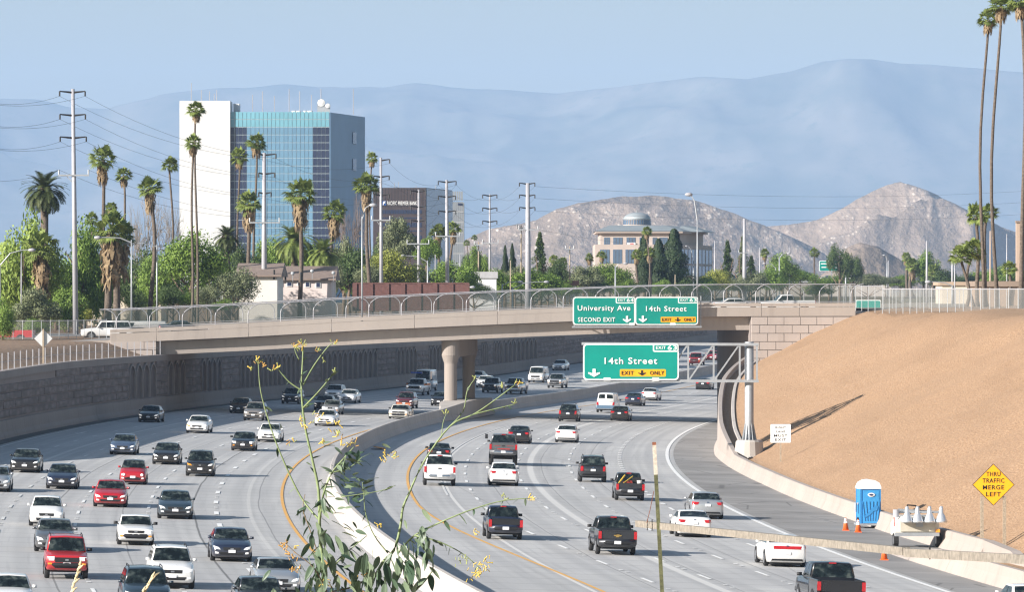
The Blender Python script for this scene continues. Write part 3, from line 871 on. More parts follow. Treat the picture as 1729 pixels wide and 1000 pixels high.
# ================================================================ hills, mountains, haze
from mathutils import noise as mnoise
def ridge(prof, d0, d1, dmid, x0, x1, nx, ny, amp, fs, seed, foot, pw=1.0, detail=0.0):
    """heightfield whose skyline follows prof when seen from the road"""
    mb = MB(); rows = []
    for j in range(ny + 1):
        t_ = j / ny; d = lerp(d0, d1, t_)
        r = []
        for i in range(nx + 1):
            x = lerp(x0, x1, i / nx)
            X = (x - CX) / F * dmid * (1 + .12 * (d - dmid) / dmid)
            top = H + (YH - interp(prof, x)) * dmid / F
            up = sm((d - d0) / (dmid - d0)) if d < dmid else 1 - .75 * sm((d - dmid) / (d1 - dmid))
            up = up ** pw
            q = Vector((X * fs + seed, d * fs * .8, seed))
            nz = mnoise.ridged_multi_fractal(q, 1.0, 2.1, 6, 1.0, 2.0) - 1.1
            env = up * (1 - math.exp(-((d - dmid) / (dmid - d0) / .16) ** 2)) + .03
            z = foot + (top - foot) * up + amp * nz * env * min(1.0, max(.12, up * 1.5))
            if detail: z += detail * mnoise.fractal(Vector((X * fs * 6 + seed, d * fs * 6, 0)), 1.0, 2.0, 4) * min(1, up * 3)
            lim = H + (YH - interp(prof, CX + F * X / d)) * d / F
            lim -= (1.4 + 1.8 * mnoise.fractal(Vector((X * fs * 14, d * fs * 2, seed)), .8, 2.1, 4)) * d / F
            z = min(z, lim)
            r.append((X, d, z))
        rows.append(r)
    mb.grid(rows)
    return mb
t = NT('mountain_scrub'); pos = t.pos()
n1 = t.noise(pos, 0.0022, 6, 0.6); n2 = t.noise(pos, 0.012, 6, 0.7)
col = t.ramp(n1, [(0.35, (0.07, 0.08, 0.06)), (0.55, (0.15, 0.14, 0.11)), (0.75, (0.21, 0.185, 0.15))])
col = t.mix(t.smooth(n2, 0.5, 0.7), col, (0.09, 0.10, 0.07)); t.set(color=col, rough=1.0, spec=0.0)
MTN = t.mat
mprofl = [(-700, 185), (-300, 175), (0, 165), (60, 166), (120, 174), (185, 178), (230, 166), (270, 157), (310, 152), (360, 148), (420, 146), (480, 140), (540, 145), (590, 143), (640, 140), (700, 137), (760, 146), (800, 149), (860, 150), (900, 154), (940, 157), (1000, 150), (1080, 140), (1150, 132), (1190, 128), (1260, 132), (1330, 121), (1390, 104), (1430, 98), (1470, 98), (1520, 105), (1570, 107), (1620, 112), (1680, 117), (1729, 121), (2000, 140), (2500, 160)]
mb = ridge(mprofl, 20500, 29000, 25000, -700, 2500, 420, 130, 480, .00026, 11.3, 5, 1.25, 40)
tag(mb.build('mountains', MTN, smooth=True, fix=False), 'hazy blue mountain range along the skyline', kind='structure')
t = NT('boulder_hill'); pos0 = t.pos(); mpp = t.node('ShaderNodeMapping'); mpp.inputs['Scale'].default_value = (1.0, 0.28, 1.0); t.l.new(pos0, mpp.inputs[0]); pos = mpp.outputs[0]
n1 = t.noise(pos, 0.012, 6, 0.65); v = t.vor(pos, 0.13); v2 = t.vor(pos, 0.3); n3 = t.noise(pos, 0.006, 6, 0.65)
col = t.ramp(n1, [(0.35, (0.185, 0.145, 0.11)), (0.5, (0.28, 0.22, 0.175)), (0.7, (0.39, 0.315, 0.255))])
msk = t.math('MULTIPLY', t.smooth(n3, 0.42, 0.62), t.math('SUBTRACT', 1.0, t.smooth(v, 0.08, 0.34)))
col = t.mix(msk, col, (0.68, 0.59, 0.49))
col = t.mix(t.math('MULTIPLY', t.math('SUBTRACT', 1.0, t.smooth(v2, 0.1, 0.3)), 0.3), col, (0.15, 0.135, 0.095))
t.set(color=col, rough=1.0, spec=0.0); t.bump(t.math('ADD', t.noise(pos, 0.02, 8, 0.7), t.math('MULTIPLY', t.math('SUBTRACT', 1.0, v), 0.12)), 16.0, 0.8)
ROCK = t.mat
h1 = [(640, 492), (740, 440), (785, 404), (830, 385), (880, 377), (905, 371), (940, 352), (975, 342), (1010, 337), (1050, 331), (1085, 330), (1120, 330), (1170, 337), (1200, 345), (1230, 356), (1265, 371), (1290, 380), (1320, 392), (1380, 420), (1450, 470), (1500, 490)]
mb = ridge(h1, 6200, 7700, 6800, 640, 1500, 300, 110, 34, .0030, 3.1, 8, .9, 5)
tag(mb.build('hill', ROCK, smooth=True, fix=False), 'round boulder strewn tan hill behind the domed building', kind='structure')
h2 = [(1050, 492), (1150, 440), (1230, 400), (1290, 382), (1330, 379), (1380, 371), (1420, 352), (1450, 334), (1475, 322), (1500, 311), (1522, 306), (1545, 313), (1575, 325), (1600, 337), (1630, 352), (1660, 368), (1700, 386), (1760, 405), (1850, 440), (1950, 492)]
mb = ridge(h2, 6900, 8700, 7600, 1050, 1950, 300, 130, 150, .0024, 8.8, 8, .85, 6)
tag(mb.build('hill', ROCK, smooth=True, fix=False), 'sharp rocky tan peak with shaded flank', kind='structure')
h3 = [(1350, 492), (1400, 455), (1430, 417), (1450, 409), (1480, 415), (1510, 432), (1540, 452), (1570, 470), (1620, 492)]
mb = ridge(h3, 4240, 4800, 4450, 1350, 1620, 120, 60, 10, .006, 1.7, 9, .8, 2.0)
tag(mb.build('hill', ROCK, smooth=True, fix=False), 'small bouldery knoll at the foot of the rocky peak', kind='structure')
# air
hz = MB(); hz.box((0, 14800, 600), (34000, 30400, 1206))
t = NT('haze_air')
pv = t.node('ShaderNodeVolumePrincipled')
HAZE_D = 4.7e-5
pv.inputs['Color'].default_value = (0.46, 0.67, 1.0, 1)
pv.inputs['Density'].default_value = HAZE_D
pv.inputs['Anisotropy'].default_value = 0.0
t.l.new(pv.outputs[0], t.n['Material Output'].inputs['Volume'])
t.n.remove(t.b)
tag(hz.build('haze', t.mat), 'pale blue haze in the air', kind='stuff')
# ================================================================ vehicles
STY = dict(
    sedan=dict(L=4.85, W=1.83, H=1.46, zb=.2, hf=.78, hc=.98, hd=1.07, a=.285, b=.43, c=.69, d=.85, r=.33),
    sedan_big=dict(L=5.1, W=1.88, H=1.48, zb=.2, hf=.84, hc=1.0, hd=1.08, a=.30, b=.43, c=.70, d=.85, r=.35, gr=(.42, .48, .74)),
    sedan_old=dict(L=4.5, W=1.70, H=1.39, zb=.22, hf=.80, hc=.93, hd=1.0, a=.31, b=.42, c=.66, d=.78, r=.30, box=.6, gr=(.36, .60, .72), blackb=1),
    sedan_box=dict(L=4.6, W=1.72, H=1.40, zb=.2, hf=.78, hc=.95, hd=1.03, a=.30, b=.42, c=.67, d=.80, r=.31, box=.45, gr=(.2, .56, .72)),
    coupe=dict(L=4.65, W=1.84, H=1.38, zb=.17, hf=.74, hc=.95, hd=1.05, a=.30, b=.46, c=.66, d=.88, r=.34),
    coupe_wide=dict(L=5.0, W=1.92, H=1.47, zb=.18, hf=.84, hc=1.02, hd=1.12, a=.31, b=.45, c=.66, d=.87, r=.37, bartail=1),
    hatch=dict(L=4.05, W=1.73, H=1.49, zb=.2, hf=.80, hc=1.0, hd=1.0, a=.22, b=.42, c=.80, d=.965, r=.32),
    mini=dict(L=3.6, W=1.63, H=1.50, zb=.2, hf=.80, hc=1.0, hd=1.0, a=.24, b=.40, c=.80, d=.965, r=.31, roundlamp=1, gr=(.34, .40, .47), roofm='DARK'),
    soul=dict(L=4.1, W=1.79, H=1.64, zb=.22, hf=.92, hc=1.06, hd=1.06, a=.24, b=.37, c=.90, d=.975, r=.34, box=.4),
    suv=dict(L=4.6, W=1.84, H=1.69, zb=.26, hf=.92, hc=1.10, hd=1.08, a=.245, b=.40, c=.84, d=.97, r=.36, rails=1),
    suv_box=dict(L=4.45, W=1.78, H=1.76, zb=.36, hf=1.0, hc=1.12, hd=1.1, a=.29, b=.385, c=.92, d=.98, r=.37, box=.6, gr=(.46, .72, .92), blackb=1, rails=1),
    suv_big=dict(L=5.1, W=2.0, H=1.9, zb=.33, hf=1.05, hc=1.18, hd=1.15, a=.28, b=.38, c=.93, d=.985, r=.39, box=.5, rails=1),
    pickup=dict(L=5.4, W=1.88, H=1.80, zb=.36, hf=1.08, hc=1.18, hd=1.22, a=.27, b=.375, c=.585, d=.625, r=.39, box=.5, bed=.635, gr=(.5, .74, 1.0)),
    pickup_big=dict(L=5.8, W=2.0, H=1.93, zb=.40, hf=1.16, hc=1.26, hd=1.30, a=.27, b=.365, c=.60, d=.635, r=.41, box=.55, bed=.645, gr=(.55, .78, 1.08)),
    pickup_lift=dict(L=5.9, W=2.0, H=2.22, zb=.72, hf=1.46, hc=1.56, hd=1.58, a=.27, b=.365, c=.60, d=.635, r=.50, box=.55, bed=.645, gr=(.55, 1.08, 1.38)),
    pickup_small=dict(L=4.9, W=1.74, H=1.66, zb=.33, hf=1.0, hc=1.08, hd=1.08, a=.29, b=.40, c=.56, d=.60, r=.35, box=.55, bed=.61, gr=(.46, .70, .9)),
    ute=dict(L=5.0, W=1.90, H=1.36, zb=.2, hf=.82, hc=.92, hd=.94, a=.34, b=.44, c=.56, d=.66, r=.34, box=.55, bed=.67, gr=(.55, .58, .74)),
    van=dict(L=5.5, W=2.0, H=2.08, zb=.33, hf=1.05, hc=1.22, hd=1.15, a=.13, b=.235, c=.965, d=.99, r=.37, box=.5, gr=(.45, .7, .95), twinrear=1),
    van_tall=dict(L=5.9, W=2.05, H=2.55, zb=.35, hf=1.1, hc=1.3, hd=1.2, a=.14, b=.25, c=.97, d=.99, r=.38, box=.5, gr=(.45, .72, .98), twinrear=1),
)
def car_parts(key):
    S = STY[key]; L, W, Ht, zb = S['L'], S['W'], S['H'], S['zb']
    hf, hc, hd, box = S['hf'], S['hc'], S['hd'], S.get('box', 0.0)
    bed = S.get('bed')
    hb = hd if not bed else (S['zb'] + .42)
    nz = lambda v: lerp(v, 1.0, box * .75)
    st = [(0, zb + .16, hf - .15 * (1 - box), .80), (.012, zb + .06, hf - .045 * (1 - box), .89), (.04, zb + .01, hf, .955), (.10, zb, lerp(hf, hc, .42), .99), (.19, zb, lerp(hf, hc, .8), 1.0)]
    st.append((S['a'], zb, hc, 1.0))
    if bed:
        st += [(bed - .04, zb, hd, 1.0), (bed - .004, zb, hd, 1.0), (bed, zb, hb, .985), (.96, zb + .03, hb, .97), (1.0, zb + .08, hb, .95)]
    else:
        st += [(.5, zb, lerp(hc, hd, .5), 1.0), (.78, zb, hd, 1.0), (.92, zb + .02, hd + .005, .985), (.968, zb + .05, hd - .02, .95), (.99, zb + .09, hd - .09 * (1 - box), .90), (1.0, zb + .18, hd - .2 * (1 - .6 * box), .82)]
    st = [(t_, b_, z_, nz(w_)) for t_, b_, z_, w_ in st]
    def at(t_):
        for p, q in zip(st, st[1:]):
            if t_ <= q[0]:
                k = (t_ - p[0]) / max(1e-6, q[0] - p[0])
                return [lerp(p[i], q[i], k) for i in (1, 2, 3)]
        return list(st[-1][1:])
    out = []
    def emit(name, mb, m, par=None, smooth=False, fix=True, paintable=False):
        me = mb.mesh(name, m, smooth)
        if fix:
            b = bmesh.new(); b.from_mesh(me); bmesh.ops.recalc_face_normals(b, faces=b.faces); b.to_mesh(me); b.free()
        out.append([name, me, par, paintable, (0, 0, 0)])
        return len(out) - 1
    WP = MATS.setdefault('body_white', paint('body_white', (.78, .78, .77)))
    # ---- lower body loft
    mb = MB(); rows = []
    rd = lerp(1.0, .45, box)
    for t_, b_, z_, w_ in st:
        w = w_ * W / 2; y = L / 2 - t_ * L; h = z_ - b_
        half = [(0, z_ + .022), (.5 * w, z_ + .014), (lerp(.86, .94, box) * w, z_ - .012), (lerp(.955, .985, box) * w, z_ - .085 * rd), (.99 * w, b_ + .60 * h), (w, b_ + .46 * h), (.985 * w, b_ + .2 * h), (.94 * w, b_ + .03), (.8 * w, b_), (0, b_)]
        rows.append([(x, y, z) for x, z in half] + [(-x, y, z) for x, z in half[-2:0:-1]])
    mb.grid(rows, close=True); n = len(rows[0])
    mb.f += [tuple(range(n)), tuple(range((len(rows) - 1) * n, len(rows) * n))]; mb.m += [0, 0]
    body = emit('body', mb, WP, smooth=True, paintable=True)
    # ---- cabin
    ya, yb, yc, yd = [L / 2 - S[k] * L for k in 'abcd']
    zA, zD = hc - .015, (hd if not bed else hd) - .01
    wb, wt = W / 2 * lerp(.925, .955, box), W / 2 * lerp(.74, .84, box)
    zr = Ht - .035
    bm = bmesh.new()
    V = lambda *p: bm.verts.new(p)
    ym = (yb + yc) / 2
    aL, aR = V(-wb, ya, zA - .05), V(wb, ya, zA - .05); dL, dR = V(-wb * .985, yd, zD - .05), V(wb * .985, yd, zD - .05)
    bL, bC, bR = V(-wt, yb, zr - .012), V(0, yb, Ht - .012), V(wt, yb, zr - .012)
    mL, mC, mR = V(-wt, ym, zr + .012), V(0, ym, Ht + .006), V(wt, ym, zr + .012)
    cL, cC, cR = V(-wt * .985, yc, zr - .01), V(0, yc, Ht - .01), V(wt * .985, yc, zr - .01)
    for f in ((aL, aR, bR, bC, bL), (dR, dL, cL, cC, cR), (aR, dR, cR, mR, bR), (dL, aL, bL, mL, cL), (bL, bC, mC, mL), (bC, bR, mR, mC), (mL, mC, cC, cL), (mC, mR, cR, cC), (aL, dL, dR, aR)):
        bm.faces.new(f)
    bmesh.ops.recalc_face_normals(bm, faces=bm.faces)
    ed = [e for e in bm.edges if not all(v in (aL, aR, dL, dR) for v in e.verts) and e.calc_face_angle(0) > .2]
    bmesh.ops.bevel(bm, geom=ed, offset=.075, segments=2, profile=.6, affect='EDGES')
    me = bpy.data.meshes.new('cabin'); bm.to_mesh(me); bm.free(); me.materials.append(WP)
    me.polygons.foreach_set('use_smooth', [True] * len(me.polygons))
    out.append(['cabin', me, None, True, (0, 0, 0)])
    def glassfront(name, y0, y1, z0, z1, w0, w1, sg, v0=.1, v1=.90, uin=.93, du=None):
        mb = MB(); rows = []
        for v in (v0, (v0 + v1) / 2, v1):
            r = []
            for u in (du or (-1, -.5, 0, .5, 1)):
                x = u * uin * lerp(w0, w1, v)
                zc = lerp(z0, z1, v) + (1 - abs(u)) * (Ht - zr) * v
                r.append((x, lerp(y0, y1, v) + sg * .016, zc + .012))
            rows.append(r)
        mb.grid(rows); emit(name, mb, GLASS, fix=False, smooth=True)
    glassfront('windshield', ya, yb, zA - .05, zr - .012, wb, wt, 1)
    if S.get('twinrear'):
        for du in ((-.9, -.5, -.12), (.12, .5, .9)): glassfront('rear_window', yd, yc, zD - .05, zr - .01, wb, wt, -1, .42, .86, .96, du)
    else: glassfront('rear_window', yd, yc, zD - .05, zr - .01, wb * .985, wt * .985, -1, .14 if not bed else .08, .88)
    def sidept(y, v, sg): return (sg * (lerp(wb, wt, v) + .012), y, lerp((zA + zD) / 2 - .05, zr, v))
    nb = 1 if bed and S['d'] - S['a'] < .33 else 2
    for sg in (-1, 1):
        v0, v1 = .16, .86
        fr = lambda v: lerp(ya, yb, v) - .16
        re = lambda v: lerp(yd, yc, v) + (.16 if not bed else .1)
        pil = [0.0, .52, 1.0] if not S.get('twinrear') else [0.0, .2, .32, .60, .64, .95]
        prs = [(0, .5), (.535, 1.0)] if not S.get('twinrear') else [(0, .2)]
        if nb == 1 and bed: prs = [(0, 1.0)]
        for p0, p1 in prs:
            mb = MB()
            mb.add([sidept(lerp(fr(v0), re(v0), p0), v0, sg), sidept(lerp(fr(v0), re(v0), p1), v0, sg), sidept(lerp(fr(v1), re(v1), p1), v1, sg), sidept(lerp(fr(v1), re(v1), p0), v1, sg)], [(0, 1, 2, 3)])
            emit('side_window', mb, GLASS, fix=False)
    # ---- patches on nose and tail
    def surf(x, z, end):
        for k in range(160):
            t_ = k * .0025
            tt = t_ if end > 0 else 1 - t_
            b_, z_, w_ = at(tt)
            if abs(x) <= w_ * W / 2 * .985 and b_ + .01 <= z <= z_ + .012: return (L / 2 - tt * L) + end * .012
        return end * (L / 2 - .35)
    def patch(name, q, m, end=1, par=None, nx=4, nz_=3, off=0.0):
        mb = MB(); rows = []
        for j in range(nz_):
            r = []
            for i in range(nx):
                u, v = i / (nx - 1), j / (nz_ - 1)
                x = lerp(lerp(q[0][0], q[1][0], u), lerp(q[3][0], q[2][0], u), v)
                z = lerp(lerp(q[0][1], q[1][1], u), lerp(q[3][1], q[2][1], u), v)
                r.append((x, surf(x, z, end) + end * off, z))
            rows.append(r)
        mb.grid(rows); return emit(name, mb, m, fix=False, par=par)
    w = W / 2
    zl = hf - .02
    for sg in (-1, 1):
        if S.get('roundlamp'):
            mb = MB(); yy = surf(sg * .66 * w, zl - .16, 1)
            mb.lathe([(.085, -.05), (.085, .03), (.04, .05)], 14, (sg * .68 * w, yy - .01, zl - .16), axis='Y'); emit('headlight', mb, LAMP)
        elif box > .4: patch('headlight', [(sg * .60 * w, zl - .19), (sg * .93 * w, zl - .19), (sg * .93 * w, zl - .03), (sg * .58 * w, zl - .03)], LAMP)
        else: patch('headlight', [(sg * .56 * w, zl - .20), (sg * .86 * w, zl - .17), (sg * .92 * w, zl - .035), (sg * .66 * w, zl - .10)], LAMP)
        if box <= .4: patch('fog_light', [(sg * .66 * w, zb + .17), (sg * .82 * w, zb + .18), (sg * .82 * w, zb + .26), (sg * .66 * w, zb + .24)], LAMP)
        else: patch('turn_signal', [(sg * .70 * w, zl - .36), (sg * .88 * w, zl - .36), (sg * .88 * w, zl - .29), (sg * .70 * w, zl - .29)], AMBER)
    gr = S.get('gr') or (.34, zl - .24, zl - .10)
    gx = gr[0] * (1.0 if gr[0] > .5 or box <= .4 else 1.0)
    patch('grille', [(-gx * 1.2 * w, gr[1]), (gx * 1.2 * w, gr[1]), (gx * 1.3 * w, gr[2]), (-gx * 1.3 * w, gr[2])], DARK, nx=6)
    patch('badge', [(-.07, (gr[1] + gr[2]) / 2 - .035), (.07, (gr[1] + gr[2]) / 2 - .035), (.07, (gr[1] + gr[2]) / 2 + .035), (-.07, (gr[1] + gr[2]) / 2 + .035)], CHROME, off=.01, nx=2, nz_=2)
    patch('air_intake', [(-.55 * w, zb + .10), (.55 * w, zb + .10), (.62 * w, zb + .25), (-.62 * w, zb + .25)], DARK, nx=6)
    patch('number_plate', [(-.16, zb + .22), (.16, zb + .22), (.16, zb + .35), (-.16, zb + .35)], PLATE, off=.025, nx=2, nz_=2)
    if S.get('blackb') or bed:
        for end in (1, -1):
            mb = MB(); ze = zb + .25
            yy = end * (L / 2 + .02)
            mb.grid([[(x, yy - end * .10 * (x / w) ** 2 + end * a_, ze + h_) for x in (-w * .96, -w * .5, 0, w * .5, w * .96)] for a_, h_ in ((-.15, -.09), (.02, -.09), (.04, 0), (.02, .09), (-.15, .09))])
            emit('bumper', mb, DARK if S.get('blackb') else CHROME if key in ('pickup_lift', 'pickup_big') else DARK, smooth=True)
    # rear
    if bed:
        mb = MB()
        for sg in (-1, 1):
            mb2 = MB(); y0, y1 = L / 2 - bed * L, -L / 2 + .04
            mb2.grid([[(sg * w * .985, y, hb - .25), (sg * w * 1.0, y, (hb + hd) / 2), (sg * w * .985, y, hd - .02), (sg * (w * .95), y, hd), (sg * (w - .12), y, hd), (sg * (w - .12), y, hb - .02)] for y in (y0, (y0 + y1) / 2, y1)], close=True)
            nn = 6; mb2.f += [tuple(range(nn)), tuple(range(2 * nn, 3 * nn))]; mb2.m += [0, 0]
            emit('bed_side', mb2, WP, paintable=True)
            mb3 = MB(); mb3.box((sg * (w - .085), -L / 2 + .02, hd - .24), (.15, .07, .36)); emit('tail_light', mb3, RED)
        mb.box((0, -L / 2 + .05, (hb + hd) / 2 + .01), (2 * w - .34, .07, hd - hb - .02)); mb.box((0, -L / 2 + .02, hd - .03), (2 * w - .34, .05, .05))
        emit('tailgate', mb, WP, paintable=True)
        mb = MB(); mb.box((0, -L / 2 - .0, hd - .17), (.22, .03, .07)); emit('tailgate_handle', mb, DARK)
        mb = MB(); mb.box((0, (L / 2 - bed * L - L / 2) / 2, hb + .03), (2 * w - .3, L * (1 - bed) - .1, .03)); emit('bed_floor', mb, DARK)
        mb = MB(); mb.box((0, yc - .02, Ht - .045), (.3, .06, .05)); emit('brake_light', mb, RED)
        mb = MB(); mb.box((0, -L / 2 - .06, zb + .27), (.32, .03, .15)); emit('number_plate', mb, PLATE)
    else:
        tall = S['d'] > .9
        for sg in (-1, 1):
            if S.get('bartail'): continue
            if tall: patch('tail_light', [(sg * .72 * w, hd - .34), (sg * .93 * w, hd - .34), (sg * .93 * w, hd - .03), (sg * .74 * w, hd - .03)], RED, -1, off=.02)
            else: patch('tail_light', [(sg * .60 * w, hd - .26), (sg * .93 * w, hd - .28), (sg * .93 * w, hd - .10), (sg * .52 * w, hd - .12)], RED, -1)
        if S.get('bartail'): patch('tail_light', [(-.92 * w, hd - .27), (.92 * w, hd - .27), (.92 * w, hd - .12), (-.92 * w, hd - .12)], RED, -1, nx=8)
        zp = hd - .28 if not S.get('bartail') else hd - .45
        patch('number_plate', [(-.16, zp - .07), (.16, zp - .07), (.16, zp + .07), (-.16, zp + .07)], PLATE, -1, off=.025, nx=2, nz_=2)
        patch('badge', [(-.06, hd - .14), (.06, hd - .14), (.06, hd - .09), (-.06, hd - .09)], CHROME, -1, off=.02, nx=2, nz_=2)
        patch('rear_valance', [(-.8 * w, zb + .08), (.8 * w, zb + .08), (.75 * w, zb + .22), (-.75 * w, zb + .22)], DARK, -1, nx=6, off=.015)
    # mirrors
    for sg in (-1, 1):
        mb = MB(); s_ = 1.0 if bed or box > .4 else .8
        c_ = Vector((sg * (wb + .14 * s_), ya - .28, zA + .09 * s_))
        mb.box(c_, (.2 * s_, .07, .14 * s_)); mb.box(c_ + Vector((0, .05, 0)), (.15 * s_, .05, .10 * s_))
        mb.bar((sg * wb * .97, ya - .26, zA + .03), c_ - Vector((0, 0, .03)), .05, .04)
        emit('mirror', mb, WP, smooth=True, paintable=not (bed or box > .4))
        if bed or box > .4: out[-1][1].materials[0] = DARK
    # wheels with arches
    r = S['r']; tw = .22 if r < .45 else .32
    y1 = L / 2 - L * (.19 if S['a'] > .2 else .16); y2 = -L / 2 + L * (.205 if bed or not S['d'] > .9 else .19)
    mb = MB(); mb.lathe([(r * .62, -tw / 2 + .01), (r * .9, -tw / 2), (r, -tw / 2 + .04), (r, tw / 2 - .04), (r * .9, tw / 2), (r * .62, tw / 2 - .01)], 20, axis='X')
    tyre = mb.mesh('wheel', BLACK, True)
    mb = MB(); mb.lathe([(r * .64, -tw / 2 - .003), (r * .64, tw / 2 + .003)], 16, axis='X')
    mb.lathe([(r * .2, -tw / 2 - .02), (r * .2, tw / 2 + .02)], 8, axis='X')
    rim = mb.mesh('rim', RIM)
    for sg in (-1, 1):
        for yw in (y1, y2):
            out.append(['wheel', tyre, None, False, (sg * (w - tw / 2 + .015), yw, r)])
            out.append(['rim', rim, len(out) - 1, False, (0, 0, 0)])
            mb = MB(); pts = []
            for k in range(13):
                a = PI * k / 12
                pts.append((yw + 1.17 * r * math.cos(a), r + 1.17 * r * math.sin(a)))
            pts = [(yw + 1.17 * r, zb + .01)] + pts + [(yw - 1.17 * r, zb + .01)] if r > zb else pts
            x = sg * (w * 1.0 + .004)
            mb.add([(x, y, z) for y, z in pts], [tuple(range(len(pts)))]); emit('wheel_arch', mb, DARK, fix=False)
    mb = MB(); mb.box((0, 0, zb - .01), (W * .78, L * .86, .12)); mb.box((0, y2, r), (W - .3, .14, .14)); mb.box((0, y1, r), (W - .3, .12, .12)); emit('underbody', mb, DARK)  # floor box and axles; near-black colour also stands for shade under the car
    if S.get('rails'):
        for sg in (-1, 1):
            mb = MB(); mb.tube([(sg * wt * .93, yb - .1, zr), (sg * wt * .93, yb - .25, zr + .07), (sg * wt * .93, yc + .25, zr + .07), (sg * wt * .93, yc + .1, zr)], .02, 5); emit('roof_rail', mb, DARK)
    return out
CARS = {}
PAINTS = dict(black=(.012, .012, .014), navy=(.015, .022, .045), charcoal=(.045, .048, .055), grey=(.16, .165, .175), silver=(.42, .44, .46), bluegrey=(.10, .14, .22), white=(.80, .80, .79), red=(.36, .012, .02), maroon=(.10, .012, .018), tan=(.33, .30, .27), teal=(.02, .035, .05), cream=(.72, .70, .64), redtruck=(.42, .02, .025))
def car(key, color, loc, fwd, up, name, cat, label, group=None):
    if key not in CARS: CARS[key] = car_parts(key)
    m = paint('body_' + color, PAINTS[color], 0.55 if color in ('silver', 'grey', 'bluegrey', 'charcoal', 'tan') else 0.0)
    o = thing(name, label, cat, loc, 0, group)
    f = Vector(fwd).normalized(); u = Vector(up).normalized(); r = f.cross(u).normalized(); u = r.cross(f)
    o.rotation_euler = Matrix((r, f, u)).transposed().to_euler()
    obs = []
    for nm, me, par, pt, lc in CARS[key]:
        q = link(nm, me, o if par is None else obs[par]); q.location = lc
        if pt: setmat(q, m)
        if nm == 'cabin' and STY[key].get('roofm'): pass
        obs.append(q)
    return o
def roadcar(x, y, key, color, away, name, cat, label, group=None):
    p = G(x, y)
    h = Vector((dM(p.y), 1, 0)); h.z = gz(p.x + h.x, p.y + 1) - gz(p.x, p.y)
    h.normalize()
    L = STY[key]['L']
    # the tyre line, not the bumper, touches the row that was read off
    c = p + h * (L * .5 - L * .19 * .6)
    c.z = gz(c.x, c.y)
    nrm = Vector((kk(c.y), 0, 1))
    return car(key, color, c, h if away else -h, nrm, name, cat, label, group)
SE, SU, PU, VA, HA, CO = 'sedan', 'sport_utility_vehicle', 'pickup_truck', 'van', 'hatchback', 'coupe'
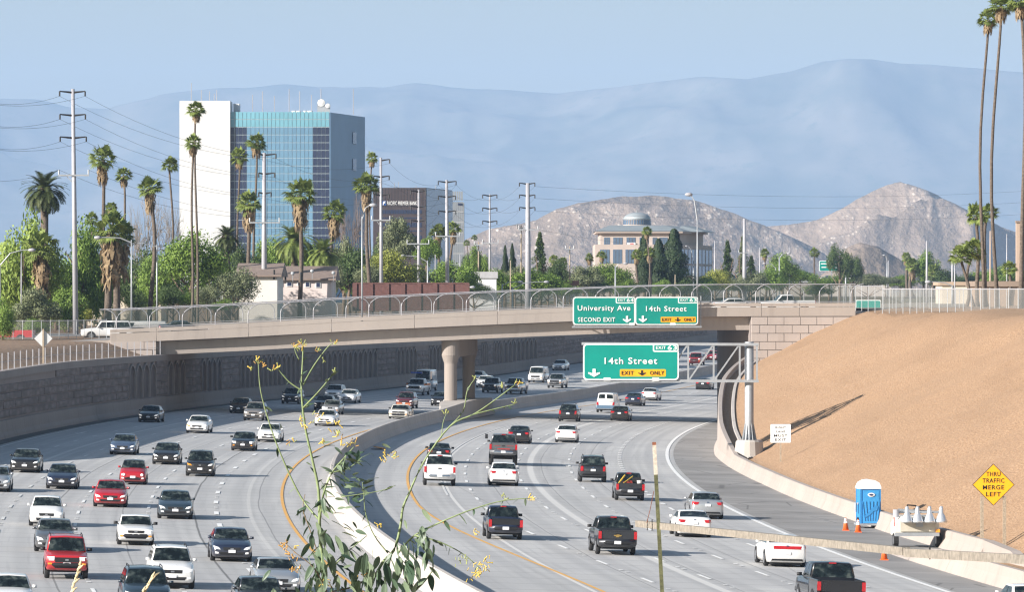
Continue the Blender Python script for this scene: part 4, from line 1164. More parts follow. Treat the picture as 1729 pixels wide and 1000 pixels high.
ON = [  # oncoming carriageway: x, tyre row, style, paint, name, label
    (41.7, 798.6, 'sedan_big', 'black', SE, 'black luxury sedan with broad grille, emerging from the wall shadow'),
    (104, 826.5, 'sedan', 'navy', SE, 'dark navy sedan one lane over from the red hatchback'),
    (207, 768.5, 'sedan', 'bluegrey', SE, 'blue grey sedan at the edge of the wall shadow'),
    (224, 819, 'mini', 'red', HA, 'tiny red hatchback with round headlights and dark roof'),
    (185.8, 857, 'sedan', 'red', SE, 'bright red sedan ahead of the tiny red hatchback'),
    (-10, 831, 'sedan', 'silver', SE, 'silver white sedan in the lane next to the black luxury sedan and white hatchback'),
    (78, 889.5, 'hatch', 'white', HA, 'white hatchback just behind the grey sedan and boxy red off-roader'),
    (92, 933, 'sedan', 'grey', SE, 'grey sedan half hidden behind the boxy red off-roader'),
    (111.6, 978.5, 'suv_box', 'redtruck', SU, 'boxy red off-roader with black bumper and black mirrors'),
    (228.6, 921.5, 'sedan_old', 'white', SE, 'old white sedan with thick black front bumper'),
    (289.6, 995, 'suv', 'white', SU, 'white crossover with sunroof beside the dark wagon'),
    (247, 1037, 'suv', 'teal', SU, 'dark wagon with roof rails beside the white crossover'),
    (15, 1040, 'sedan', 'white', SE, 'white sedan behind the boxy red off-roader, only its roof and glass in view'),
    (295.4, 877, 'sedan', 'teal', SE, 'dark teal sedan with bright headlights ahead of the small black crossover'),
    (390.3, 949, 'sedan', 'navy', SE, 'navy sedan with chrome grille beside the dashed carpool line'),
    (468, 1003, 'coupe', 'silver', CO, 'silver coupe behind the flowering shrub stems'),
    (441, 1044, 'sedan', 'charcoal', SE, 'charcoal sedan in front of the silver coupe, roof only in view'),
    (251, 713.5, 'sedan', 'black', SE, 'black sedan driving in the shade close to the stone wall'),
    (333, 732, 'sedan', 'white', SE, 'white sedan with amber turn signal leaving the wall shadow'),
    (280, 785, 'sedan', 'black', SE, 'black sedan between the blue grey sedan and the small black crossover'),
    (337.3, 805, 'soul', 'black', HA, 'small boxy black crossover with one amber lamp'),
    (410, 762, 'sedan_box', 'black', SE, 'older square black sedan beside the white sedan with wide grille'),
    (454, 747, 'sedan', 'white', SE, 'white sedan with wide dark grille behind the shrub stem'),
    (403.5, 698.5, 'sedan', 'black', SE, 'black sedan next to the tan crossover in the wall shade'),
    (428, 711, 'suv', 'tan', SU, 'tan crossover just outside the wall shadow'),
    (490, 682.5, 'suv', 'black', SU, 'black crossover in front of the long row of arches'),
    (562, 676, 'suv', 'white', SU, 'white crossover behind the white sports sedan'),
    (586, 681, 'sedan', 'white', SE, 'white sports sedan with lit headlights near the arches'),
    (545, 693, 'sedan', 'black', SE, 'black sedan screened by the shrub, behind the silver green sedan'),
    (558, 700.5, 'sedan_box', 'silver', SE, 'silver green sedan behind the white sedan and flowers'),
    (548.5, 720, 'sedan', 'white', SE, 'white sedan seen through yellow shrub flowers'),
    (673, 708, 'ute', 'cream', PU, 'old cream coupe utility with stacked orange furniture in its bed'),
    (683, 690, 'suv', 'maroon', SU, 'maroon crossover behind the old cream utility'),
    (741, 686, 'hatch', 'black', HA, 'black hatchback passing the overpass pier'),
    (700, 668, 'pickup_big', 'white', PU, 'white pickup in front of the white ambulance van'),
    (712, 661, 'van_tall', 'white', VA, 'tall white ambulance van with roof light bar'),
    (816, 655, 'sedan', 'white', SE, 'white sedan emerging from behind the pier'),
    (802, 647, 'sedan_big', 'white', SE, 'white sedan half hidden by the pier'),
    (827, 664, 'pickup', 'grey', PU, 'grey pickup just past the pier'),
    (866, 666.5, 'pickup_big', 'silver', PU, 'silver pickup with big tyres beside the grey pickup'),
    (905, 647, 'van', 'white', VA, 'white panel van coming towards the overpass'),
    (937, 656, 'pickup', 'silver', PU, 'silver pickup beside the white panel van'),
    (943.5, 626, 'sedan', 'white', SE, 'white sedan in the shade under the sign'),
    (1173, 617.5, 'pickup', 'red', PU, 'red pickup seen through the truss'),
    (1201, 608.8, 'sedan', 'red', SE, 'red sedan seen through the truss'),
    (1211, 607.5, 'suv', 'maroon', SU, 'maroon crossover beside the far red sedan'),
    (1213, 601, 'suv_big', 'silver', SU, 'far silver crossover behind the red sedan at the truss'),
]
OUT = [
    (741.6, 821, 'pickup_big', 'white', PU, 'white pickup with plain tailgate by the yellow line'),
    (740.7, 782, 'sedan_box', 'black', SE, 'dark sedan ahead of the white pickup by the yellow line'),
    (849, 786.5, 'pickup_lift', 'grey', PU, 'lifted grey pickup with red lettering on its tailgate'),
    (850, 821, 'sedan_big', 'white', SE, 'white luxury sedan right behind the lifted grey pickup'),
    (876, 750, 'sedan', 'black', SE, 'black sedan ahead of the lifted grey pickup'),
    (956, 748, 'sedan', 'white', SE, 'white sedan alone in the middle lane after the bridge shadow'),
    (959, 712.5, 'suv', 'black', SU, 'black crossover in the bridge shadow'),
    (1023, 697.5, 'van', 'white', VA, 'white and blue panel van with twin rear windows'),
    (1046, 711.5, 'sedan', 'black', SE, 'black sedan in the bridge shadow behind the panel van'),
    (1069, 686, 'sedan', 'navy', SE, 'navy sedan beside the panel van'),
    (1096, 677, 'sedan', 'white', SE, 'white sedan ahead of the navy sedan near the exit lane'),
    (1187, 658.5, 'coupe', 'black', CO, 'black coupe below the truss'),
    (1000.5, 815, 'suv_box', 'charcoal', SU, 'boxy charcoal off-roader with roof rack'),
    (1063, 846, 'pickup_small', 'charcoal', PU, 'old charcoal pickup with tools heaped in its bed'),
    (852, 912, 'pickup_small', 'navy', PU, 'dark navy pickup with black tailgate beside the yellow line'),
    (1040, 938, 'pickup', 'charcoal', PU, 'charcoal pickup with gold emblem on its tailgate'),
    (1193, 877, 'sedan_big', 'silver', SE, 'silver blue sedan next to the dark shoulder'),
    (1171, 908, 'coupe', 'white', CO, 'white coupe crossed by the wooden rail'),
    (1326, 958, 'coupe_wide', 'white', CO, 'white muscle sedan with full width red tail light'),
    (1415, 1034, 'pickup_big', 'black', PU, 'glossy black pickup behind the white muscle sedan by the dark shoulder'),
    (1745, 1052, 'sedan', 'white', SE, 'white sedan roof showing past the low barrier'),
]
CATS = {SE: 'car', CO: 'car', HA: 'car', SU: 'SUV', PU: 'pickup', VA: 'van'}
VEH = {}
for x, y, k, c, nm, lb in ON: VEH[lb] = roadcar(x, y, k, c, False, nm, CATS[nm], lb, 'traffic coming from the city')
for x, y, k, c, nm, lb in OUT: VEH[lb] = roadcar(x, y, k, c, True, nm, CATS[nm], lb, 'traffic heading under the overpass')
def find(s): return next(o for l, o in VEH.items() if s in l)
# individual touches
o = find('tiny red')
for ch in o.children:
    if ch.name.startswith('cabin'): setmat(ch, paint('body_softtop', (.02, .018, .018)))
o = find('lifted grey'); S = STY['pickup_lift']
REDP = mat('red_vinyl', (.45, .02, .02), .5, var=0)
rr = random.Random(2)
mb = MB()
for (x0, x1, z, h) in ((-.62, -.28, 1.42, .03), (.25, .68, 1.42, .03), (-.42, .45, 1.20, .06)):
    x = x0
    while x < x1:
        w_ = .035 + rr.random() * .05
        mb.box((x + w_ / 2, -S['L'] / 2 - .0, z), (w_ * .8, .02, h * (.7 + .5 * rr.random()))); x += w_
tag(mb.build('tailgate_lettering', REDP, o), kind='stuff')
mb = MB(); mb.box((-S['W'] / 2 - .25, 1.55, 1.95), (.2, .12, .34)); mb.build('tow_mirror', DARK, o)
o = find('gold emblem'); GOLD = mat('gold_badge', (.72, .48, .16), .25, .9, var=0)
mb = MB(); mb.prism([(-.2, .03), (-.07, .03), (-.07, .075), (.09, .075), (.09, .03), (.2, .03), (.16, -.03), (.07, -.03), (.07, -.075), (-.09, -.075), (-.09, -.03), (-.16, -.03)], .02, (0, -STY['pickup']['L'] / 2 - .01, .96)); mb.build('emblem', GOLD, o)
o = find('navy pickup with black tailgate')
for ch in o.children:
    if ch.name.startswith('tailgate') and 'handle' not in ch.name: setmat(ch, paint('body_black', PAINTS['black']))
o = find('white ambulance'); S = STY['van_tall']
mb = MB(); mb.box((0, 1.3, S['H'] + .04), (1.3, .3, .14)); mb.build('light_bar', mat('blue_lamp', (.03, .08, .4), .2, var=0), o)
mb = MB(); mb.box((S['W'] / 2 + .0, -.2, 1.25), (.012, 4.2, .22)); mb.build('stripe', mat('orange_stripe', (.7, .2, .04), .5, var=0), o)
mb = MB(); mb.box((-S['W'] / 2 - .0, -.2, 1.25), (.012, 4.2, .22)); mb.build('stripe', MATS['orange_stripe'], o)
o = find('panel van with twin'); mb = MB(); mb.box((0, -STY['van']['L'] / 2 + .0, .62), (1.84, .05, .36)); mb.box((0, 0, .62), (2.02, 5.2, .34)); mb.build('lower_panel', paint('body_steelblue', (.10, .17, .25)), o)
o = find('amber turn signal')
for ch in list(o.children):
    if ch.name.startswith('headlight') and sum(v.co.x for v in ch.data.vertices) > 0: setmat(ch, AMBER)
o = find('one amber lamp')
for ch in list(o.children):
    if ch.name.startswith('headlight') and sum(v.co.x for v in ch.data.vertices) > 0: setmat(ch, AMBER)
# loads
def load_on(veh, name, label, cat, mb, m):
    q = mb.build(name, m); tag(q, label, cat)
    q.matrix_world = Matrix.Translation(veh.location) @ veh.rotation_euler.to_matrix().to_4x4()
    return q
ORA = mat('orange_wood', (.42, .14, .05), .6, var=.2, scale=5)
v = find('cream coupe')
for k, dx in enumerate((-.42, .38)):
    mb = MB(); mb.box((dx, -1.55, .98), (.5, .5, .08)); mb.box((dx, -1.8, 1.22), (.5, .06, .5))
    for a in (-.23, .23):
        for b in (-.23, .23): mb.box((dx + a, -1.55 + b, .79), (.06, .06, .34))
    load_on(v, 'chair', 'orange wooden chair standing in the bed of the cream utility', 'chair', mb, ORA)['group'] = 'chairs in the utility bed'
v = find('tools heaped')
rr = random.Random(9)
for nm, lab, c_, pts in (('mower', 'red garden mower in the bed of the charcoal pickup', (.25, .03, .02), [((-.1, -1.6, .95), (.5, .7, .3)), ((0, -1.5, 1.14), (.28, .3, .12)), ((-.2, -1.95, 1.1), (.45, .04, .05)), ((-.42, -1.9, .95), (.04, .04, .4)), ((.02, -1.9, .95), (.04, .04, .4))]),
                         ('toolbox', 'black tool chest in the bed of the charcoal pickup', (.02, .02, .02), [((.45, -1.2, 1.1), (.5, .5, .5)), ((.45, -1.2, 1.38), (.3, .08, .06))]),
                         ('bucket', 'white bucket at the tailgate of the charcoal pickup', (.75, .75, .72), [])):
    mb = MB()
    for c, d in pts: mb.box(c, d)
    if nm == 'bucket': mb.lathe([(.12, 0), (.15, .3), (.16, .3), (.16, .33)], 12, (.55, -2.2, .92))
    load_on(v, nm, lab, nm, mb, mat(nm + '_paint', c_, .5, var=.15, scale=6))
mb = MB(); mb.tube([(-.75, -2.3, 1.0), (-.3, -1.2, 1.5)], .05, 6); mb.tube([(-.5, -2.3, 1.0), (.2, -1.1, 1.45)], .035, 6)
load_on(v, 'tool_handle', 'yellow long tool handles leaning in the charcoal pickup bed', 'tool', mb, mat('tool_yellow', (.75, .5, .05), .5, var=0))
# cars away from the freeway
def P2(x, y, d): return P(x, y, d)
car('suv_big', 'white', P(180, 574, 545) , Vector((-1, -.12, 0)), (0, 0, 1), SU, 'SUV', 'white full size SUV parked on the street behind the brown bank')
car('van', 'white', P(236, 577, 558), Vector((-1, -.16, 0)), (0, 0, 1), VA, 'van', 'white van half hidden behind the white SUV on the street')
car('pickup_big', 'redtruck', P(8, 580, 545), Vector((-1, .05, 0)), (0, 0, 1), PU, 'pickup', 'red pickup behind the fence under the leafy branches')
car('sedan', 'teal', bp(bs(322), 9, -.97), BE, (0, 0, 1), SE, 'car', 'dark sedan crossing the overpass, its roof above the parapet')
car('sedan', 'white', bp(bs(1262), 6, -.97), BE, (0, 0, 1), SE, 'car', 'white sedan on the overpass past the green signs')
car('pickup', 'white', bp(bs(1348), 6, -.97), -BE, (0, 0, 1), PU, 'pickup', 'white pickup on the overpass above the block wall')
# ================================================================ city beyond the overpass
def cityz(X, Y):
    if Y >= 1300: return 9.0 if X < 0 else CREST - .1
    u = X - M(Y)
    if u < 0: return left_z(max(0.0, -(u - UW) - .4), Y)
    return CREST
def fixd(x, d):                # keep things off the sunken freeway
    u = (x - CX) / F * d - M(d)
    if d < 1290 and -31 < u < 31:
        q = d
        while -31 < (x - CX) / F * q - M(q) < 31 and q < 1290: q += 4
        return q + max(0.0, (d - 600) * .12)
    return d
def base(x, d):
    p = P(x, 500, d); p.z = cityz(p.x, d); return p
def zrow(y, d): return H - (y - YH) * d / F
# ---------------------------------------------------------------- foliage
def leafmat(name, c, dark):
    t = NT(name)
    oi = t.node('ShaderNodeObjectInfo')
    n = t.noise(t.obj(), 3.0, 3); n2 = t.noise(t.obj(), 30.0, 2)
    col = t.mix(t.smooth(n, 0.35, 0.65), dark, c)
    col = t.mix(t.math('MULTIPLY', n2, 0.5), col, tuple(min(1, x * 1.5) for x in c))
    t.set(color=col, rough=0.6, spec=0.3)
    tl = t.node('ShaderNodeBsdfTranslucent'); t.put(tl.inputs[0], col)
    mx = t.node('ShaderNodeMixShader'); mx.inputs[0].default_value = 0.22
    t.l.new(t.b.outputs[0], mx.inputs[1]); t.l.new(tl.outputs[0], mx.inputs[2]); t.l.new(mx.outputs[0], t.n['Material Output'].inputs[0])
    MATS[name] = t.mat
    return t.mat
LG = leafmat('leaf_light', (0.26, 0.34, 0.075), (0.10, 0.165, 0.03))
LM = leafmat('leaf_mid', (0.18, 0.27, 0.05), (0.06, 0.115, 0.02))
LD = leafmat('leaf_dark', (0.085, 0.13, 0.04), (0.03, 0.056, 0.017))
LY = leafmat('leaf_yellow', (0.28, 0.30, 0.06), (0.12, 0.15, 0.03))
LGY = leafmat('leaf_grey', (0.20, 0.225, 0.12), (0.085, 0.11, 0.06))
LCY = leafmat('leaf_cypress', (0.035, 0.062, 0.022), (0.012, 0.026, 0.01))
PG = leafmat('palm_green', (0.21, 0.26, 0.065), (0.065, 0.10, 0.028))
PDK = leafmat('palm_dark', (0.09, 0.11, 0.04), (0.025, 0.042, 0.014))
SKIRT = leafmat('palm_skirt', (0.33, 0.25, 0.15), (0.15, 0.105, 0.065))
BARK = mat('bark', (0.17, 0.125, 0.09), 0.95, var=0.35, scale=6, bump=0.02)
PBARK = mat('palm_bark', (0.12, 0.095, 0.075), 0.95, var=0.4, scale=5, bump=0.03)
GBARK = mat('grey_bark', (0.22, 0.19, 0.16), 0.95, var=0.3, scale=6)
def rvec(r):
    while True:
        v = Vector((r.uniform(-1, 1), r.uniform(-1, 1), r.uniform(-1, 1)))
        if 0.05 < v.length <= 1: return v.normalized()
def leafquad(mb, p, nrm, s, r):
    a = nrm.cross(rvec(r))
    if a.length < 1e-3: return
    a.normalize(); b = nrm.cross(a)
    l, w = s * r.uniform(.8, 1.5), s * r.uniform(.4, .75)
    mb.add([p - a * l - b * w * .3, p + b * w * -.9, p + a * l, p + b * w * .9], [(0, 1, 2, 3)])
def crown_mesh(kind, seed, N=7200):
    r = random.Random(seed); mb = MB()
    if kind in ('round', 'wide', 'loose', 'willow'):
        lobes = []
        nl = 16 if kind != 'loose' else 20
        for k in range(nl):
            d = rvec(r); d.z = abs(d.z) * .9 - .25 if r.random() < .8 else -abs(d.z) * .7
            q = r.uniform(.45, .72); rad = r.uniform(.26, .42) if kind != 'loose' else r.uniform(.16, .3)
            lobes.append((d * q, rad))
        lobes.append((Vector((0, 0, -.05)), .5))
        tot = sum(l[1] ** 2 for l in lobes)
        for c, rad in lobes:
            n = int(N * rad ** 2 / tot)
            for k in range(n):
                d = rvec(r); q = rad * (r.random() ** .35) * r.uniform(.85, 1.12)
                p = c + d * q
                if kind == 'willow': p.z -= abs(r.gauss(0, .18))
                nr = (d + rvec(r) * .8).normalized()
                leafquad(mb, p, nr, .034 if kind != 'loose' else .031, r)
    elif kind == 'cypress':
        for k in range(N):
            h = r.random(); w = .5 * (math.sin(PI * min(1, h * .93 + .05)) ** .55) * (1 - .45 * h) * (1 + .22 * math.sin(h * 21 + seed) * math.sin(seed + h * 9))
            a = r.uniform(0, 2 * PI); q = w * r.uniform(.7, 1.12) * (1 + .18 * math.sin(3 * a + 11 * h + seed))
            p = Vector((math.cos(a) * q, math.sin(a) * q, h * 2 - 1))
            leafquad(mb, p, (Vector((math.cos(a), math.sin(a), .2)) + rvec(r) * .5).normalized(), .045, r)
    elif kind == 'conifer':
        for lv in range(15):
            h = lv / 14; L = (.85 * (1 - h) ** .7 + .06) * r.uniform(.6, 1.1)
            for b in range(7):
                a = r.uniform(0, 2 * PI); l = L * r.uniform(.5, 1.05)
                for k in range(N // 110):
                    q = r.random() ** .6
                    p = Vector((math.cos(a) * l * q, math.sin(a) * l * q, h * 2 - 1 - q * .12)) + rvec(r) * (.05 + .07 * (1 - q))
                    leafquad(mb, p, (Vector((0, 0, 1)) + rvec(r) * .9).normalized(), .04, r)
    for i_ in range(3):
        a_, b_ = min(v[i_] for v in mb.v), max(v[i_] for v in mb.v)
        if kind not in ('cypress',): mb.v = [tuple((v[j] - (a_ + b_) / 2) / ((b_ - a_) / 2) if j == i_ else v[j] for j in range(3)) for v in mb.v]
    return mb.mesh('crown', LM)
CROWNS = {}
def crown(kind, i):
    k = (kind, i)
    if k not in CROWNS: CROWNS[k] = crown_mesh(kind, 17 * i + hash(kind) % 1 + len(kind) * 31)
    return CROWNS[k]
def limbs(o, h, r0, spread, r, m=None, n=5):
    mb = MB()
    mb.tube([(0, 0, -.3), (.05 * h * r.uniform(-.3, .3), 0, h * .3), (.06 * h * r.uniform(-.5, .5), .03, h * .62), (0, 0, h * .9)], [r0, r0 * .8, r0 * .55, r0 * .18], 7)
    for k in range(n):
        a = 2 * PI * k / n + r.uniform(-.4, .4); z0 = h * r.uniform(.25, .5)
        q = spread * r.uniform(.55, .85)
        mb.tube([(0, 0, z0), (math.cos(a) * q * .5, math.sin(a) * q * .5, z0 + h * .16), (math.cos(a) * q, math.sin(a) * q, z0 + h * r.uniform(.22, .4))], [r0 * .5, r0 * .32, r0 * .1], 5)
    mb.build('trunk', m or BARK, o, True)
TI = [0]
def tree(x, yt, wpx, d, kind, m, label, yb=None, group=None, name='leafy_tree'):
    TI[0] += 1; r = random.Random(TI[0]); d = fixd(x, d)
    b = base(x, d); top = zrow(yt, d); hh = top - b.z
    o = thing(name, label, 'tree' if 'bush' not in name and 'shrub' not in name else 'bush', b, r.uniform(0, 6.28), group)
    w = wpx * d / F / 2
    zb_ = (zrow(yb, d) - b.z) if yb else hh * .18
    zb_ = max(-.2, zb_)
    limbs(o, hh * .85, max(.08, hh * .028), w, r)
    me = crown(kind, TI[0] % 3)
    c = link('crown', me, o); setmat(c, m)
    k = 1.04 if kind in ('round', 'wide', 'loose', 'willow') else 1.0
    if kind == 'cypress': c.scale = (w * 1.9, w * 1.9, (hh - zb_) / 2)
    else: c.scale = (w * k, w * k, (hh - zb_) / 2 * k)
    c.location = (0, 0, (hh + zb_) / 2 - (0.0 if k == 1 else .02 * hh))
    return o
def fan_crown(seed, big):
    r = random.Random(seed); mb = MB()
    n = 44 if big else 34
    for k in range(n):
        el = R(lerp(82, -28, (k / (n - 1)) ** .8) + r.uniform(-8, 8)); az = k * 2.399 + r.uniform(-.3, .3)
        d = Vector((math.cos(az) * math.cos(el), math.sin(az) * math.cos(el), math.sin(el)))
        s = d.cross(Vector((0, 0, 1)));  s = s.normalized() if s.length > .01 else Vector((1, 0, 0))
        s = (s + Vector((0, 0, r.uniform(-.5, .5)))).normalized()
        pl = r.uniform(.36, .55); fr_ = r.uniform(.42, .55)
        e = d * pl
        mb.add([e * .05 - s * .02, e * .05 + s * .02, e + s * .012, e - s * .012], [(0, 1, 2, 3)])
        nb = 13
        for j in range(nb):
            th = R(lerp(-95, 95, j / (nb - 1)))
            q = d * math.cos(th) + s * math.sin(th)
            w = (d * -math.sin(th) + s * math.cos(th)) * .042
            l = fr_ * (1 - .25 * abs(math.sin(th)))
            m_ = e + q * l * .55; tp_ = e + q * l + Vector((0, 0, -l * r.uniform(.15, .45)))
            mb.add([e, m_ - w, m_ + w], [(0, 1, 2)]); mb.add([m_ - w, tp_, m_ + w], [(0, 1, 2)])
    return mb.mesh('crown', PG)
def skirt_mesh(seed, ln):
    r = random.Random(seed); mb = MB()
    for k in range(150):
        a = r.uniform(0, 2 * PI); z0 = -r.uniform(.05, ln * .8); q = r.uniform(.08, .22) * (1 - .35 * (-z0 / ln))
        l = r.uniform(.35, .7); s = Vector((-math.sin(a), math.cos(a), 0)) * r.uniform(.03, .10)
        p = Vector((math.cos(a) * q, math.sin(a) * q, z0)); o_ = Vector((math.cos(a), math.sin(a), 0))
        t1 = p + o_ * r.uniform(.1, .26) - Vector((0, 0, l * .45)); t2 = p + o_ * r.uniform(.05, .25) - Vector((0, 0, l))
        mb.add([p - s * .4, t1 - s, t1 + s, p + s * .4], [(0, 1, 2, 3)]); mb.add([t1 - s, t2 - s * .2, t2 + s * .2, t1 + s], [(0, 1, 2, 3)])
    return mb.mesh('dead_fronds', SKIRT)
FAN = [fan_crown(i * 7 + 1, i > 2) for i in range(5)]
SKS = skirt_mesh(4, .75); SKM = skirt_mesh(5, 1.5); SKL = skirt_mesh(6, 2.4)
PI_ = [0]
def fan_palm(x, yc, rpx, d, label, xb=None, skirt=1, tr=.17, m=None, group=None):
    PI_[0] += 1; i = PI_[0]; r = random.Random(i * 5); d0_ = d; d = fixd(x, d); tr = tr * d / d0_
    b = base(xb if xb is not None else x, d); c = P(x, yc, d)
    o = thing('fan_palm', label, 'palm tree', b, 0, group)
    loc = c - b; R_ = rpx * d / F * 1.3
    n = 9; pts = []; rad = []
    bx = r.uniform(-.25, .25)
    for k in range(n):
        t_ = k / (n - 1)
        pts.append(Vector((loc.x * t_ + bx * math.sin(PI * t_) * 2.4 + .12 * math.sin(7 * t_ + i), 0.12 * math.sin(3 * t_ + i), -.4 + (loc.z + .4) * t_)))
        rad.append(tr * lerp(1.25, .72, t_ ** .5) if t_ > .04 else tr * 1.7)
    MB().tube(pts, rad, 8).build('trunk', PBARK, o, True)
    q = link('crown', FAN[i % 5], o); q.location = loc; q.scale = (R_ * r.uniform(.85, 1.1), R_ * r.uniform(.85, 1.1), R_ * r.uniform(.9, 1.2)); q.rotation_euler = (r.uniform(-.25, .25), r.uniform(-.25, .25), r.uniform(0, 6))
    if m: setmat(q, m)
    if skirt:
        q = link('dead_fronds', (SKS, SKM, SKL)[skirt - 1], o); q.location = loc; q.scale = (R_ * (.9 if skirt < 3 else 1.1),) * 2 + (R_ * .9,)
        q.rotation_euler = (0, 0, r.uniform(0, 6))
    return o
def date_crown(seed):
    r = random.Random(seed); mb = MB()
    for k in range(84):
        el = R(lerp(85, -35, (k / 83) ** .75) + r.uniform(-7, 7)); az = k * 2.399 + r.uniform(-.2, .2)
        h = Vector((math.cos(az), math.sin(az), 0)); up = Vector((0, 0, 1)); s = h.cross(up)
        pts = []
        p = Vector((0, 0, 0)); e = el
        for j in range(8):
            pts.append(p.copy()); p = p + (h * math.cos(e) + up * math.sin(e)) * .145; e -= R(9.5 + 3 * math.cos(el))
        for j in range(7):
            a, b = pts[j], pts[j + 1]; t_ = (b - a).normalized()
            mb.add([a - s * .010, b - s * .008, b + s * .008, a + s * .010], [(0, 1, 2, 3)])
            if j < 1: continue
            for q in (.0, .33, .66):
                o_ = a.lerp(b, q); ln = .17 * math.sin(PI * min(1, (j + q) / 7 * .8 + .18)) + .03
                nrm = s.cross(t_)
                for sg in (-1, 1):
                    tip = o_ + s * sg * ln + t_ * ln * .75 + nrm * .03 - up * .02
                    mb.add([o_ - t_ * .02, o_ + t_ * .035, tip], [(0, 1, 2)])
    return mb.mesh('crown', PDK)
DATE = date_crown(3)
def date_palm(x, yc, rpx, d, label, m=None):
    d = fixd(x, d)
    b = base(x, d); c = P(x, yc, d); loc = c - b; R_ = rpx * d / F
    o = thing('date_palm', label, 'palm tree', b)
    MB().tube([(0, 0, -.3), (0, 0, loc.z * .5), (0, 0, loc.z)], [.55, .42, .45], 9).build('trunk', PBARK, o, True)
    MB().lathe([(.3, -.9), (.62, -.4), (.7, .1), (.35, .5)], 10, loc).build('trunk_boss', PBARK, o, True)
    q = link('crown', DATE, o); q.location = loc; q.scale = (R_,) * 3; q.rotation_euler = (0, 0, x)
    if m: setmat(q, m)
    return o
def bare_tree(x, yt, wpx, d, label, m=GBARK, dens=1.0):
    d = fixd(x, d); r = random.Random(int(x)); b = base(x, d); hh = zrow(yt, d) - b.z; w = wpx * d / F / 2
    o = thing('bare_tree', label, 'tree', b)
    tr = MB(); mb = MB()
    def grow(p, dr, l, rad, lv, tgt):
        q = p + dr * l
        mid_ = (p + q) / 2 + rvec(r) * l * .06
        tgt.tube([p, mid_, q], [rad, rad * .85, rad * .7], 5 if lv < 2 else 3, cap=False)
        if lv >= 5: return
        for k in range(3 if r.random() < .55 * dens else 2):
            nd = (dr + rvec(r) * .62 + Vector((0, 0, .12))).normalized()
            grow(q, nd, l * r.uniform(.62, .86), rad * .66, lv + 1, mb)
    for k in range(3):
        grow(Vector((0, 0, -.2)), (Vector((0, 0, 1)) + rvec(r) * .32).normalized(), hh * .30, max(.05, hh * .016), 0, tr)
    s = max(.01, max(abs(v[0]) for v in mb.v)); zt = max(v[2] for v in mb.v)
    for q in (tr, mb): q.v = [(v[0] * w / s, v[1] * w / s, v[2] * hh / zt) for v in q.v]
    tr.build('trunk', m, o); mb.build('crown', m, o)
    return o
